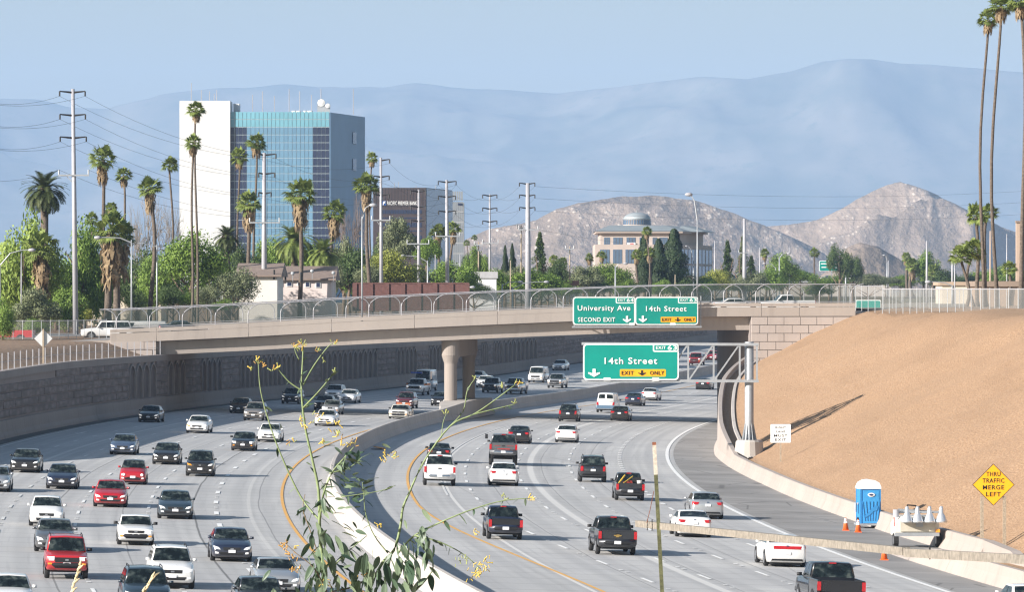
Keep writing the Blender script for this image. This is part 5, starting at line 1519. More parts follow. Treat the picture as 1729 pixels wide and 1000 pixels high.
# ---- broadleaf trees and bushes
for a in (
    (40, 348, 135, 592, 'loose', LG, 'tall light green tree with airy crown below the big date palm', 560),
    (140, 360, 105, 604, 'round', LM, 'dense green tree behind the tall steel pole', 560),
    (95, 420, 90, 600, 'round', LM, 'mid green tree filling the gap between the airy tree and the shaggy palm', 560),
    (232, 405, 80, 640, 'round', LD, 'dark tree behind the twin shaggy palms', 520),
    (262, 425, 70, 632, 'round', LM, 'green tree between the shaggy palms and the rounded bright tree', 530),
    (322, 380, 135, 622, 'round', LM, 'large rounded bright green tree in front of the white tower', 500),
    (395, 446, 84, 566, 'willow', LGY, 'drooping grey green willow beside the pale house', 524),
    (350, 478, 52, 570, 'willow', LGY, 'small grey green shrub tree next to the willow', 524),
    (292, 478, 62, 604, 'round', LD, 'small dark street tree before the beige apartment', 522),
    (4, 492, 52, 532, 'round', LM, 'leafy bush hanging over the red pickup', 576),
    (62, 482, 95, 575, 'loose', LGY, 'scraggly grey bush beside the white diamond sign', 560),
    (60, 535, 50, 555, 'round', LM, 'round green bush behind the white diamond sign', 580),
    (140, 518, 40, 590, 'round', LY, 'yellow green hedge bush beside the apartment wall', 545),
    (230, 488, 44, 612, 'round', LD, 'dark clipped bush at the apartment door', 525),
    (590, 410, 85, 704, 'round', LD, 'dark tree behind the house with satellite dishes', 500),
    (560, 440, 50, 690, 'loose', LGY, 'thin grey green tree over the house roof', 500),
    (662, 418, 112, 684, 'round', LY, 'broad yellow green tree behind the brick wall', 492),
    (622, 440, 60, 690, 'round', LGY, 'grey green tree beside the slim lamp post', 495),
    (768, 432, 95, 694, 'round', LM, 'rounded green tree in front of the brown office block', 490),
    (668, 362, 78, 730, 'loose', LGY, 'thin gum tree before the dark bank block', 440),
    (720, 395, 60, 760, 'loose', LM, 'sparse green tree below the bank sign', 450),
    (806, 408, 46, 900, 'loose', LM, 'small green tree right of the brown office block', 480),
    (835, 450, 56, 800, 'round', LM, 'green tree behind the white round board', 500),
    (900, 452, 120, 662, 'loose', LM, 'wide green tree around the thick pale pole', 505),
    (940, 428, 42, 800, 'round', LD, 'dark tree beside the leafy conifer', 480),
    (985, 446, 78, 820, 'loose', LGY, 'olive green tree before the domed building', 490),
    (1030, 440, 90, 830, 'round', LM, 'rounded green tree before the domed building facade', 490),
    (1056, 466, 52, 760, 'round', LM, 'green bush tree at the foot of the cypress cluster', 500),
    (1068, 474, 44, 700, 'round', LY, 'bright yellow green bush below the cypress cluster', 500),
    (1010, 470, 60, 720, 'round', LD, 'dark bush under the twin slender palms', 500),
    (955, 474, 60, 700, 'round', LM, 'low green bush behind the fence by the brown pole', 500),
    (1208, 452, 62, 720, 'round', LY, 'bright green bush right of the domed building', 490),
    (1160, 470, 70, 740, 'round', LM, 'low green bush below the dark cypresses', 500),
    (1236, 470, 50, 800, 'round', LGY, 'brownish green bush beside the thick pole', 492),
    (1322, 424, 66, 1150, 'round', LM, 'broad green tree beside the far light poles', 480),
    (1352, 452, 70, 1180, 'round', LM, 'green tree in front of the elevated road', 482),
    (1418, 408, 50, 1260, 'loose', LD, 'tall dark eucalyptus beside the rocky knoll', 470),
    (1440, 430, 46, 1270, 'loose', LD, 'lower dark eucalyptus beside the tall one', 478),
    (1495, 466, 70, 1300, 'round', LGY, 'hazy green trees below the rocky knoll', 482),
    (1560, 418, 60, 900, 'loose', LM, 'green eucalyptus crown behind the slim pale poles', 480),
    (1596, 452, 70, 860, 'round', LD, 'dark green tree among the plateau palms', 490),
    (1690, 446, 60, 900, 'round', LM, 'green tree behind the tan pillar', 492),
    (1380, 474, 60, 760, 'round', LM, 'dark bush below the green freeway sign', 500),
    (800, 470, 70, 760, 'round', LD, 'dark bush beside the brick wall end', 500),
    (25, 440, 70, 640, 'round', LM, 'shaded green tree below the airy tree', 560),
    (440, 420, 60, 690, 'round', LD, 'dark tree at the foot of the glass tower', 500),
    (300, 455, 80, 660, 'round', LD, 'dark green tree behind the small street tree', 520),
    (478, 418, 60, 720, 'round', LM, 'green tree behind the house ridge', 500),
    (1120, 468, 60, 720, 'round', LM, 'green shrub mass under the cypresses', 500),
    (60, 400, 80, 610, 'loose', LG, 'airy green tree beside the plain pale pole', 560),
    (362, 415, 70, 660, 'round', LM, 'green tree filling the foot of the white tower slab', 510),
    (410, 400, 70, 690, 'round', LD, 'dark green tree at the corner of the white tower slab', 500),
    (455, 395, 70, 710, 'round', LM, 'green tree crown before the lower glass panes', 490),
    (520, 405, 80, 720, 'round', LM, 'broad green tree between the skirted palms', 490),
    (580, 395, 70, 740, 'loose', LGY, 'grey olive tree beside the brown winter tree', 480),
    (640, 405, 60, 760, 'round', LD, 'dark tree below the bank block corner', 480),
    (175, 430, 70, 620, 'round', LM, 'green tree behind the shaggy palm trunks', 540),
    (20, 395, 80, 630, 'round', LM, 'tall green tree at the foot of the date palm', 560),
    (115, 480, 70, 580, 'round', LM, 'low bright green tree beside the street corner pole', 560),
    (330, 485, 60, 600, 'round', LM, 'rounded shrub below the slim tower palms', 525),
    (375, 500, 70, 600, 'round', LM, 'low green bush behind the willow', 525),
    (445, 470, 50, 640, 'round', LD, 'dark shrub at the gable corner', 515),
    (600, 455, 60, 720, 'round', LM, 'green tree by the brick wall step', 500),
    (700, 440, 70, 740, 'round', LD, 'dark tree below the bank facade', 495),
    (850, 462, 70, 860, 'round', LM, 'green tree under the slim cypress pair', 500),
    (870, 445, 60, 880, 'loose', LGY, 'olive tree beside the slim cypress pair', 495),
    (925, 455, 80, 840, 'round', LM, 'full green tree at the conifer foot', 500),
    (965, 460, 70, 880, 'round', LD, 'dark green tree behind the small shed', 500),
    (1000, 458, 80, 900, 'loose', LM, 'wide green tree before the civic building corner', 500),
    (1045, 448, 80, 930, 'round', LD, 'dark green tree before the civic building windows', 500),
    (1150, 450, 60, 960, 'round', LD, 'dark green tree right of the widest cypress', 500),
    (1185, 462, 60, 980, 'round', LM, 'green tree below the tallest street light', 500),
    (1265, 456, 70, 1050, 'loose', LGY, 'olive tree behind the thick bare pole', 495),
    (1300, 452, 70, 1100, 'round', LM, 'green tree below the thin dark palm', 492),
    (1330, 440, 60, 1190, 'loose', LGY, 'brownish olive tree above the raised freeway', 482),
    (1400, 462, 80, 1280, 'round', LM, 'green trees behind the distant green sign', 484),
    (1465, 460, 70, 1290, 'round', LGY, 'pale green tree at the knoll foot', 484),
    (1520, 462, 60, 1100, 'round', LM, 'green tree left of the plateau palms', 490),
    (1625, 458, 60, 1000, 'round', LD, 'dark tree behind the young palms', 492),
    (1660, 455, 70, 1000, 'round', LM, 'green tree behind the towering trunks', 492),
    (1720, 450, 60, 960, 'loose', LM, 'green tree behind the tan pillar base', 492),
    (815, 440, 40, 960, 'round', LM, 'green tree in front of the grey office wing', 495),
    (790, 425, 36, 1000, 'round', LD, 'dark tree at the corner of the grey office wing', 490),
): tree(*a)
for a in (
    (1088, 398, 34, 860, 'cypress', LCY, 'tall dark cypress beside the slender palms'),
    (1112, 404, 38, 862, 'cypress', LCY, 'dark cypress in the middle of the cluster'),
    (1138, 388, 50, 858, 'cypress', LCY, 'widest and darkest cypress of the cluster'),
    (853, 415, 14, 900, 'cypress', LCY, 'slim cypress, the shorter of a pair by the pale pole'),
    (865, 412, 15, 900, 'cypress', LCY, 'slim cypress, the taller of a pair by the pale pole'),
    (912, 390, 46, 690, 'conifer', LD, 'tall shaggy conifer right of the thick pale pole'),
    (1228, 404, 44, 1000, 'conifer', LD, 'grey green conifer left of the thick bare pole'),
    (1250, 398, 40, 1010, 'conifer', LGY, 'pale conifer hidden behind the thick bare pole'),
    (1268, 430, 34, 1020, 'conifer', LD, 'low conifer right of the thick bare pole'),
): tree(*a[:7], yb=492, name='conifer_tree')
for a in ((250, 318, 90, 700, 'leafless grey tree between the fan palms'), (286, 335, 60, 705, 'leafless grey tree against the white tower'), (222, 345, 60, 698, 'leafless tree over the shaggy palms')): bare_tree(*a)
bare_tree(592, 318, 70, 760, 'brown winter tree beside the glass tower', mat('brown_twig', (.21, .165, .14), .95, var=.2), 1.6)
# ---- palms
for a in (
    (173, 270, 22, 622, 'tall fan palm with wide ragged crown near the steel pole', 175, 2, .24),
    (209, 297, 15, 660, 'fan palm with small crown and short brown skirt', 208, 1, .17),
    (253, 318, 22, 606, 'fan palm with long straw skirt over the rounded tree', 250, 2, .26),
    (287, 280, 14, 680, 'slim fan palm next to the white tower edge', 281, 0, .16),
    (331, 186, 16, 562, 'tallest slim fan palm crossing the white tower', 336, 1, .13),
    (326, 243, 16, 560, 'second slim fan palm crossing the white tower', 322, 1, .14),
    (404, 266, 15, 700, 'slim leaning fan palm before the dark glass panes', 398, 1, .15),
    (433, 242, 19, 700, 'tall fan palm in front of the glass tower', 428, 1, .17),
    (420, 345, 24, 640, 'fan palm with brown skirt low before the glass tower', 426, 2, .26),
    (507, 330, 31, 630, 'large fan palm with heavy brown skirt before the glass tower', 508, 2, .28),
    (564, 362, 23, 640, 'stocky fan palm with skirt over the house roof', 568, 2, .24),
    (628, 268, 11, 760, 'small crowned palm behind the steel pole', 626, 1, .14),
    (619, 314, 22, 660, 'fan palm with long skirt beside the bank block', 627, 2, .26),
    (187, 352, 12, 650, 'little fan palm head next to the tall palm trunk', 180, 1, .15),
    (155, 372, 13, 660, 'low fan palm head behind the green tree', 155, 0, .2),
    (70, 425, 30, 588, 'shaggy palm with full straw skirt beside the airy tree', 78, 3, .4),
    (188, 392, 34, 584, 'shaggy palm with straw skirt in front of the apartment', 186, 3, .4),
    (205, 398, 28, 586, 'second shaggy palm joined to the one by the apartment', 198, 3, .4),
    (739, 393, 15, 800, 'skirted fan palm by the brown office corner', 740, 2, .25),
    (765, 388, 13, 840, 'skirted fan palm against the grey office side', 764, 2, .22),
    (788, 412, 6, 1400, 'distant small palm near the hill foot', 788, 0, .16),
    (801, 402, 6, 1500, 'distant taller palm near the hill foot', 801, 0, .16),
    (1092, 391, 10, 760, 'slender palm rising above the cypresses', 1091, 1, .13),
    (1075, 432, 11, 740, 'leaning slender palm left of the cypresses', 1077, 1, .2),
    (1097, 428, 12, 744, 'slender palm with orange trunk before the cypresses', 1091, 1, .2),
    (935, 440, 9, 1000, 'small palm behind the shaggy conifer', 936, 1, .2),
    (950, 443, 9, 1000, 'small palm next to the brown pole', 951, 1, .2),
    (995, 436, 9, 1000, 'small palm left of the domed building', 995, 1, .2),
    (1016, 432, 9, 1000, 'small palm against the domed building corner', 1016, 1, .2),
    (1291, 428, 9, 1150, 'dark thin palm in front of the hills', 1291, 1, .25),
    (1375, 428, 9, 1200, 'palm with bare trunk beside the green freeway sign', 1376, 0, .22),
    (1668, 33, 19, 525, 'very tall palm, first of the towering group on the plateau', 1661, 1, .16),
    (1690, 10, 22, 520, 'very tall palm with split crown beside the first towering palm', 1683, 1, .17),
    (1724, 2, 24, 515, 'very tall palm at the edge of the plateau group', 1723, 1, .2),
    (1650, 366, 22, 540, 'short palm with fresh crown behind the towering trunks', 1652, 0, .2),
    (1668, 362, 19, 545, 'short palm between the two towering trunks', 1668, 0, .2),
    (1622, 434, 22, 530, 'low young palm behind the plateau fence', 1630, 0, .17),
    (1642, 424, 23, 535, 'low young palm with drooping fronds by the towering trunk', 1645, 0, .17),
    (1530, 436, 10, 900, 'small palm next to the slim pale pole', 1531, 1, .25),
    (1540, 448, 14, 880, 'low shaggy palm under the eucalyptus', 1541, 2, .3),
    (1705, 455, 14, 560, 'low palm at the base of the tan pillar', 1706, 0, .2),
    (1575, 458, 12, 870, 'low palm beside the dark plateau tree', 1576, 1, .25),
): fan_palm(*a[:5], xb=a[5], skirt=a[6], tr=a[7])
date_palm(75, 322, 46, 606, 'big dark date palm with arching fronds on the skyline')
date_palm(497, 408, 44, 650, 'date palm with arching fronds behind the house', PG)
date_palm(546, 428, 36, 640, 'yellowish date palm by the house gable', PG)
date_palm(383, 402, 30, 670, 'dark date palm by the rounded tree')
date_palm(530, 470, 20, 650, 'low date palm sprout beside the house gable', PG)
# ================================================================ buildings
def wallmat(name, c, var=.08): return mat(name, c, .85, var=var, scale=.25, world=True)
WSLAB = wallmat('white_stucco', (.62, .63, .63), .06)
def gmat(name, c, rough=.08, metal=0.0, spec=.6): return mat(name, c, rough, metal, var=.1, scale=.08, world=True, spec=spec)
TEAL = gmat('teal_glass', (.17, .39, .48), .2); BLUEG = gmat('blue_glass', (.17, .33, .49), .05, .25); DKG = gmat('dark_glass', (.030, .042, .085), .1)
MULL = mat('mullion', (.42, .50, .53), .5, var=0)
SIDEG = gmat('side_cladding', (.17, .29, .45), .5, 0.0, .3)
d = 1400.0; k = d / F
def X_(x, dd=d): return (x - CX) / F * dd
tw = thing('glass_tower', 'tall tower with white side slab and teal glass front', 'building', (X_(388), d, 9.0))
o = tw.location.copy()
zt = zrow(188, d) - o.z
mb = MB(); x0, x1 = X_(303) - o.x, X_(388.5) - o.x
mb.box(((x0 + x1) / 2, 6, (zrow(170, d) - o.z) / 2), (x1 - x0, 12, zrow(170, d) - o.z)); mb.build('white_slab', WSLAB, tw)
xr = X_(556) - o.x
# front block and receding side (px 556..615)
xs = X_(615, 1440) - o.x
mb = MB()
pz = [(x1, 1.0), (xr, 1.0), (xs, 40.0), (x1, 40.0)]
mb.prism([(a, b) for a, b in pz], zt - .3, (0, 0, 0), ex=(1, 0, 0), ey=(0, 1, 0), ez=(0, 0, 1)); mb.build('core', MULL, tw)
nc = 24; cw = (xr - x1) / nc; rh = 13.1 * k; nr = int(zt / rh) + 1
rest = {0: MB(), 1: MB(), 2: MB()}
cnt = 0
pm = {}
for r_ in range(nr):
    for c_ in range(nc):
        m_ = TEAL if r_ < 2 else DKG if (c_ < 4 or c_ >= 20) else BLUEG
        z1 = zt - r_ * rh; z0 = max(.1, z1 - rh)
        if z1 < .3: continue
        if cnt < 288:
            key = m_.name
            if key not in pm: pm[key] = MB().box((0, 0, 0), (cw - .14, .12, rh - .16)).mesh('pane', m_)
            q = link('pane', pm[key], tw); q.location = (x1 + cw * (c_ + .5), .96, (z0 + z1) / 2); q.rotation_euler = (R(1.0 * math.sin(r_ * 7.1 + c_ * 3.3)), 0, R(1.0 * math.sin(r_ * 3.7 + c_ * 5.9))); cnt += 1
        else: rest[0 if m_ is TEAL else 1 if m_ is DKG else 2].add([(x1 + cw * c_ + .07, .9, z0 + .08), (x1 + cw * (c_ + 1) - .07, .9, z0 + .08), (x1 + cw * (c_ + 1) - .07, .9, z1 - .08), (x1 + cw * c_ + .07, .9, z1 - .08)], [(0, 1, 2, 3)])
for i_, m_ in ((1, DKG), (2, BLUEG)):
    if rest[i_].f: tag(rest[i_].build('lower_panes', m_, tw), kind='stuff')
mb = MB()
a, b = Vector((xr + .05, .98, 0)), Vector((xs + .05, 40.0, 0)); dr = (b - a); L_ = dr.length; dr.normalize(); nn = Vector((dr.y, -dr.x, 0))
mb.prism([(0, 0), (L_, 0), (L_, zt - .2), (0, zt - .2)], .15, a + nn * .02, ex=dr, ey=(0, 0, 1), ez=nn); mb.build('side_cladding', SIDEG, tw)
for u_, zz in ((.68, 222), (.68, 268)):
    p = a + dr * L_ * u_ + nn * .25; MB().prism([(-2, -1.5), (2, -1.5), (2, 1.5), (-2, 1.5)], .1, p + Vector((0, 0, zrow(zz + 6, d) - o.z)), ex=dr, ez=nn).build('vent', DKG, tw)
for x, w_, h_ in ((396, 10, 16), (497, 15, 4), (517, 15, 4)):
    MB().box((X_(x) - o.x, 12, zt + h_ * k / 2 - .1), (w_ * k, 6, h_ * k)).build('roof_plant', WSLAB, tw)
for x, yt in ((320, 138), (337, 150), (351, 152), (359, 156), (363, 150), (424, 158), (441, 152), (461, 160), (486, 148), (504, 152), (524, 158), (540, 148), (595, 148)):
    zb_ = zrow(170, d) - o.z if x < 388 else zt
    MB().tube([(X_(x) - o.x, 8, zb_ - .5), (X_(x) - o.x, 8, zrow(yt, d) - o.z)], .10, 5).build('antenna', PALE, tw)
ds = MB(); ds.lathe([(.05, 0), (.6, .08), (.95, .3), (1.0, .3)], 18, (X_(541) - o.x, 6, zrow(172, d) - o.z), axis='Y'); ds.build('dish', WHITE, tw, True)
MB().lathe([(.05, 0), (.4, .06), (.6, .2), (.65, .2)], 16, (X_(552) - o.x, 6, zrow(177, d) - o.z), axis='Y').build('dish', WHITE, tw, True)
MB().box((X_(545) - o.x, 7, zt + .8), (3.2, 1.2, 2.4)).build('dish_mount', STEEL, tw)
# bank block
d = 1500.0; k = d / F
bk = thing('office_block', 'dark brown office block with bank name in white letters', 'building', (X_(630, d), d, 9.0)); o = bk.location.copy()
BRN = wallmat('brown_cladding', (.055, .04, .04), .15); BRS = gmat('block_side_glass', (.022, .028, .045), .15)
zt = zrow(317, d) - o.z
xa, xb_, xc = 0, X_(719, d) - o.x, X_(763, 1540) - o.x
mb = MB(); mb.prism([(xa, 0), (xb_, 0), (xc, 40), (xa, 40)], zt, ex=(1, 0, 0), ey=(0, 1, 0), ez=(0, 0, 1)); mb.build('walls', BRN, bk)
a, b = Vector((xb_ + .1, 0, 0)), Vector((xc + .1, 40, 0)); dr = b - a; L_ = dr.length; dr.normalize(); nn = Vector((dr.y, -dr.x, 0))
MB().prism([(0, 0), (L_, 0), (L_, zt - .2), (0, zt - .2)], .1, a + nn * .02, ex=dr, ez=nn).build('side_glass', BRS, bk)
for y0, y1 in ((354.5, 361), (367, 369.5), (376, 383.5), (389, 391), (398, 404)):
    nw = 16
    for i_ in range(nw):
        xx0 = lerp(2.0, xb_ - 1.0, i_ / nw); xx1 = lerp(2.0, xb_ - 1.0, (i_ + 1) / nw) - .12
        MB().box(((xx0 + xx1) / 2, -.03, (zrow(y0, d) + zrow(y1, d)) / 2 - o.z), (xx1 - xx0, .1, zrow(y0, d) - zrow(y1, d))).build('window', DKG, bk)
for i_ in range(1, 17): MB().box((lerp(0, xb_, i_ / 17), -.02, zt - 2.8), (.08, .05, 5.4)).build('panel_joint', DARK, bk)
text('PACIFIC PREMIER BANK', 1.45, bk, (X_(653.5, d) - o.x, -.25, zrow(343, d) - o.z), SWHITE, X_(704, d) - X_(653.5, d), bold=.02)
MB().box((X_(648.5, d) - o.x, -.2, zrow(343, d) - o.z), (7 * k, .2, 7.5 * k)).build('logo_panel', mat('logo_blue', (.03, .09, .3), .5, var=0), bk)
mb = MB(); mb.prism([(-.35, -.5), (-.1, -.5), (-.1, -.1), (.3, .0), (.35, .5), (-.2, .45)], .05, (X_(648.5, d) - o.x, -.4, zrow(343, d) - o.z)); mb.build('logo', SWHITE, bk)
for x, yt in ((665, 308), (672, 306), (702, 312), (735, 312)): MB().tube([(X_(x, d) - o.x, 6, zt - .3), (X_(x, d) - o.x, 6, zrow(yt, d) - o.z)], .07, 5).build('antenna', PALE, bk)
gy = thing('office_block', 'grey panelled office wing standing behind the dark brown block', 'building', (X_(752, 1580), 1580, 9.0)); o = gy.location.copy(); d = 1580
GRY = wallmat('grey_panels', (.32, .33, .34), .1)
mb = MB(); zz = zrow(342, d) - o.z; w_ = X_(783, d) - o.x; mb.box((w_ / 2, 10, zz / 2), (w_, 20, zz)); mb.build('walls', GRY, gy)
zz2 = zrow(322, d) - o.z; MB().box((X_(757, d) - o.x, 12, zz2 / 2), (X_(763, d) - X_(750, d), 16, zz2)).build('core', GRY, gy)
for r_ in range(9):
    for c_ in range(5): MB().box((w_ * (.42 + .12 * c_), -.02, zz * .22 + r_ * 3.0), (w_ * .095, .1, 2.6)).build('panel', gmat('grey_pane', (.24, .26, .28), .3), gy)
MB().box((X_(776.5, d) - o.x, -.2, zrow(345, d) - o.z), (7 * d / F, .1, 3.4 * d / F)).build('sign_board', mat('sign_navy', (.02, .03, .07), .5, var=0), gy)
# domed building
d = 1250.0; k = d / F
dm = thing('domed_building', 'beige stone civic building with green grey roof and dome', 'building', (X_(1005, d), d, CREST)); o = dm.location.copy()
STN = wallmat('beige_stone', (.45, .385, .345), .08); ROOF = mat('slate_roof', (.25, .285, .30), .7, var=.1, scale=.3, world=True); BWIN = gmat('building_glass', (.10, .15, .22), .12)
z0 = zrow(405, d) - o.z; z1 = zrow(396, d) - o.z
x1 = X_(1147, d) - o.x; x2 = X_(1203, 1290) - o.x
def prism_z(poly, za, zb, nm, m_): return MB().prism(poly, zb - za, (0, 0, za), ex=(1, 0, 0), ey=(0, 1, 0), ez=(0, 0, 1)).build(nm, m_, dm)
zl = zrow(413, d) - o.z
prism_z([(0, 0), (x1, 0), (x2, 40), (0, 40)], -1, zl, 'lower_walls', STN)
xi = X_(1014, d) - o.x
prism_z([(xi, 1.2), (x1 - .2, 1.2), (x2 - 2.2, 40), (xi, 40)], zl, zrow(393, d) - o.z, 'upper_walls', STN)
prism_z([(xi - 1.0, .2), (x1 + .8, .2), (x2 - 1.0, 41), (xi - 1.0, 41)], zrow(393.5, d) - o.z, zrow(390.5, d) - o.z, 'cornice', STN)
ze, zr_ = zrow(390.5, d) - o.z, zrow(379.5, d) - o.z
mb = MB(); A = [(xi - 1.2, 0, ze), (x1 + 1.0, 0, ze), (x2 - 1, 42, ze), (xi - 1.2, 42, ze)]; Bv = [(X_(1030, d) - o.x, 12, zr_), (X_(1125, d) - o.x, 12, zr_), (X_(1150, d) - o.x, 28, zr_), (X_(1030, d) - o.x, 28, zr_)]
mb.add(A + Bv, [(0, 1, 5, 4), (1, 2, 6, 5), (2, 3, 7, 6), (3, 0, 4, 7), (4, 5, 6, 7)]); mb.build('roof', ROOF, dm)
mb = MB(); xg = X_(1160, d) - o.x; mb.add([(xg - 3, 14, ze), (xg + 4.5, 14, ze), (xg + 8, 36, ze), (xg - 2, 36, ze), (xg - .5, 20, zr_), (xg + 2.5, 30, zr_)], [(0, 1, 4), (1, 2, 5, 4), (2, 3, 5), (3, 0, 4, 5)]); mb.build('roof', ROOF, dm)
cxx = X_(1079, d) - o.x; Rr = 24.5 * k
mb = MB(); mb.lathe([(Rr, zrow(380, d) - o.z - .5), (Rr, zrow(378, d) - o.z), (Rr * .95, zrow(378, d) - o.z), (Rr * .94, zrow(369, d) - o.z)], 32, (cxx, 20, 0)); mb.build('drum', STN, dm, False)
for i_ in range(32):
    a = 2 * PI * i_ / 32; MB().box((cxx + Rr * .955 * math.cos(a), 20 + Rr * .955 * math.sin(a), (zrow(377.6, d) + zrow(369.6, d)) / 2 - o.z), (.12, Rr * .13, zrow(369.6, d) - zrow(377.6, d)), rz=a).build('drum_window', BWIN, dm)
mb = MB(); zb_ = zrow(369, d) - o.z; hh = zrow(356.5, d) - zrow(369, d)
mb.lathe([(Rr * .97 * math.cos(q), zb_ + hh * math.sin(q)) for q in [PI / 2 * j / 10 for j in range(10)]] + [(.1, zb_ + hh)], 32, (cxx, 20, 0)); mb.build('dome', mat('dome_copper', (.34, .38, .40), .5, .2, var=.08, scale=.5), dm, True)
MB().tube([(cxx, 20, zb_ + hh - .2), (cxx, 20, zb_ + hh + 4 * k)], .12, 6).build('finial', ROOF, dm)
for rowi, (ya, yb_) in enumerate(((401, 413), (421.5, 445))):
    off = .0 if rowi else 1.2
    for (xa, xb2) in (((1020, 1030.5), (1035.5, 1052), (1058, 1074), (1080, 1096), (1102, 1110), (1114, 1128), (1132, 1142)) if rowi == 0 else ((1013, 1030), (1035, 1051), (1056, 1072), (1078, 1094), (1100, 1116), (1120, 1138))):
        nmul = 3
        for j in range(nmul):
            a_, b_ = lerp(X_(xa, d), X_(xb2, d), j / nmul) - o.x, lerp(X_(xa, d), X_(xb2, d), (j + 1) / nmul) - o.x - .12
            MB().box(((a_ + b_) / 2, off - .02, (zrow(ya, d) + zrow(yb_, d)) / 2 - o.z), (b_ - a_, .12, zrow(ya, d) - zrow(yb_, d))).build('window', BWIN, dm)
a, b = Vector((x1, 0, 0)), Vector((x2, 40, 0)); dr = b - a; L_ = dr.length; dr.normalize(); nn = Vector((dr.y, -dr.x, 0))
for i_ in range(9):
    for rowi, (ya, yb_) in enumerate(((401, 411), (421, 445), (449, 466))):
        s_ = L_ * (.05 + .105 * i_)
        if rowi == 0:
            continue
        MB().prism([(0, zrow(yb_, d) - o.z), (L_ * .075, zrow(yb_, d) - o.z), (L_ * .075, zrow(ya, d) - o.z), (0, zrow(ya, d) - o.z)], .06, a + dr * s_ + nn * .02, ex=dr, ez=nn).build('window', BWIN, dm)
banner = MB().box((X_(1066, d) - o.x, .9, zrow(412, d) - o.z), (14 * k, .05, 4.5 * k)).build('banner', SWHITE, dm)
MB().box((X_(1067, d) - o.x, .86, zrow(411.5, d) - o.z), (6 * k, .04, 2.0 * k)).build('banner_print', mat('banner_red', (.6, .1, .1), .6, var=0), dm)
# low buildings near the street
def house(name, label, x0, x1, d, eave, ridge_, dep, wm, rm, wins=(), flat=False, over=.5, gz0=None):
    d0_ = d; d = fixd((x0 + x1) / 2, d); dep = dep * d / d0_; b = base((x0 + x1) / 2, d)
    if gz0 is not None: b.z = gz0
    h = thing(name, label, 'building', b)
    W = (x1 - x0) * d / F; ze = zrow(eave, d) - b.z; zr = zrow(ridge_, d) - b.z
    MB().box((0, dep / 2, ze / 2 - .5), (W, dep, ze + 1)).build('wall', wm, h)
    if flat: MB().box((0, dep / 2, ze + (zr - ze) / 2), (W + 2 * over, dep + 2 * over, zr - ze)).build('roof', rm, h)
    else:
        mb = MB(); w = W / 2 + over
        mb.add([(-w, -over, ze - .1), (w, -over, ze - .1), (w, dep + over, ze - .1), (-w, dep + over, ze - .1), (-w, dep / 2, zr), (w, dep / 2, zr), (-w, -over, ze + .08), (w, -over, ze + .08), (w, dep + over, ze + .08), (-w, dep + over, ze + .08)], [(0, 1, 7, 6), (6, 7, 5, 4), (5, 8, 9, 4), (2, 3, 9, 8), (0, 3, 2, 1), (0, 6, 4, 9, 3), (1, 2, 8, 5, 7)]); mb.build('roof', rm, h)
    for (xa, xb, ya, yb) in wins:
        k_ = d / F; xm = ((xa + xb) / 2 - (x0 + x1) / 2) * k_; zm = zrow((ya + yb) / 2, d) - b.z
        f_ = MB().box((xm, -.03, zm), ((xb - xa) * k_ + .16, .12, (yb - ya) * k_ + .16)).build('window', WHITE, h)
        MB().box((xm, -.10, zm), ((xb - xa) * k_, .04, (yb - ya) * k_)).build('pane', DKG, f_)
    return h
CREAM = wallmat('cream_stucco', (.62, .55, .45)); PINKW = wallmat('pink_stucco', (.60, .52, .49), .12); BRROOF = mat('brown_shingle', (.23, .175, .145), .9, var=.15, scale=2, world=True)
house('apartment_house', 'beige two storey apartment behind the shaggy palms', 148, 272, 640, 470, 466, 10, CREAM, mat('tan_roof', (.42, .35, .28), .8, var=.1), ((152, 158, 476, 487), (200, 208, 478, 490), (226, 240, 476, 490), (150, 158, 500, 514), (250, 262, 478, 490)), flat=True, over=.9)
hs = house('bungalow', 'pale stucco house with brown roof and satellite dishes', 466, 560, 600, 472, 449, 14, PINKW, BRROOF, ((471, 476, 477, 483), (485, 492, 477, 483), (503, 507, 477, 482), (516, 522, 477, 484), (534, 540, 478, 485)))
for x, y in ((494, 462), (527, 458), (563, 461)):
    q = P(x, y, 602) - hs.location
    MB().lathe([(.04, 0), (.12, .03), (.2, .08), (.21, .08)], 12, q, axis='Y').build('dish', STEEL, hs); MB().bar(q + Vector((0, .15, -.9)), q + Vector((0, .15, 0)), .06, .06).build('dish_mount', STEEL, hs)
for x, y in ((463, 458), (482, 461), (508, 462)): q = P(x, y, 606) - hs.location; MB().tube([q - Vector((0, 0, .9)), q + Vector((0, 0, .15))], .1, 8).build('roof_vent', DARK, hs)
house('bungalow', 'sunlit white gable wing of the stucco house', 404, 468, 606, 466, 444, 16, wallmat('white_wall', (.70, .66, .60)), BRROOF, ())
bw_ = thing('brick_wall', 'dark red brick wall behind the fence', 'wall', P(694, 502, 612)); o = bw_.location.copy(); k = 612 / F
BRICK = mat('red_brick', (.13, .062, .055), .9, var=.2, scale=4)
MB().box((0, 0, 12 * k - .8), (194 * k, .4, 22 * k + 1.6)).build('wall', BRICK, bw_)
MB().box((0, 0, 23.4 * k), (196 * k, .5, .14)).build('coping', BRICK, bw_)
for i_ in range(8): MB().box((lerp(-95, 95, i_ / 7) * k, -.26, 12 * k - .8), (.5, .14, 22 * k + 1.6)).build('pilaster', BRICK, bw_)
house('warehouse', 'low white warehouse behind the brick wall end', 776, 838, 760, 470, 459, 14, wallmat('white_wall2', (.68, .68, .68)), mat('grey_roof', (.4, .4, .41), .7, var=.1), flat=True, over=.2)
house('shed', 'small white shed with red brown roof by the brown pole', 940, 972, 720, 482, 474, 8, WSLAB, mat('red_roof', (.26, .13, .10), .8, var=.1), flat=True)
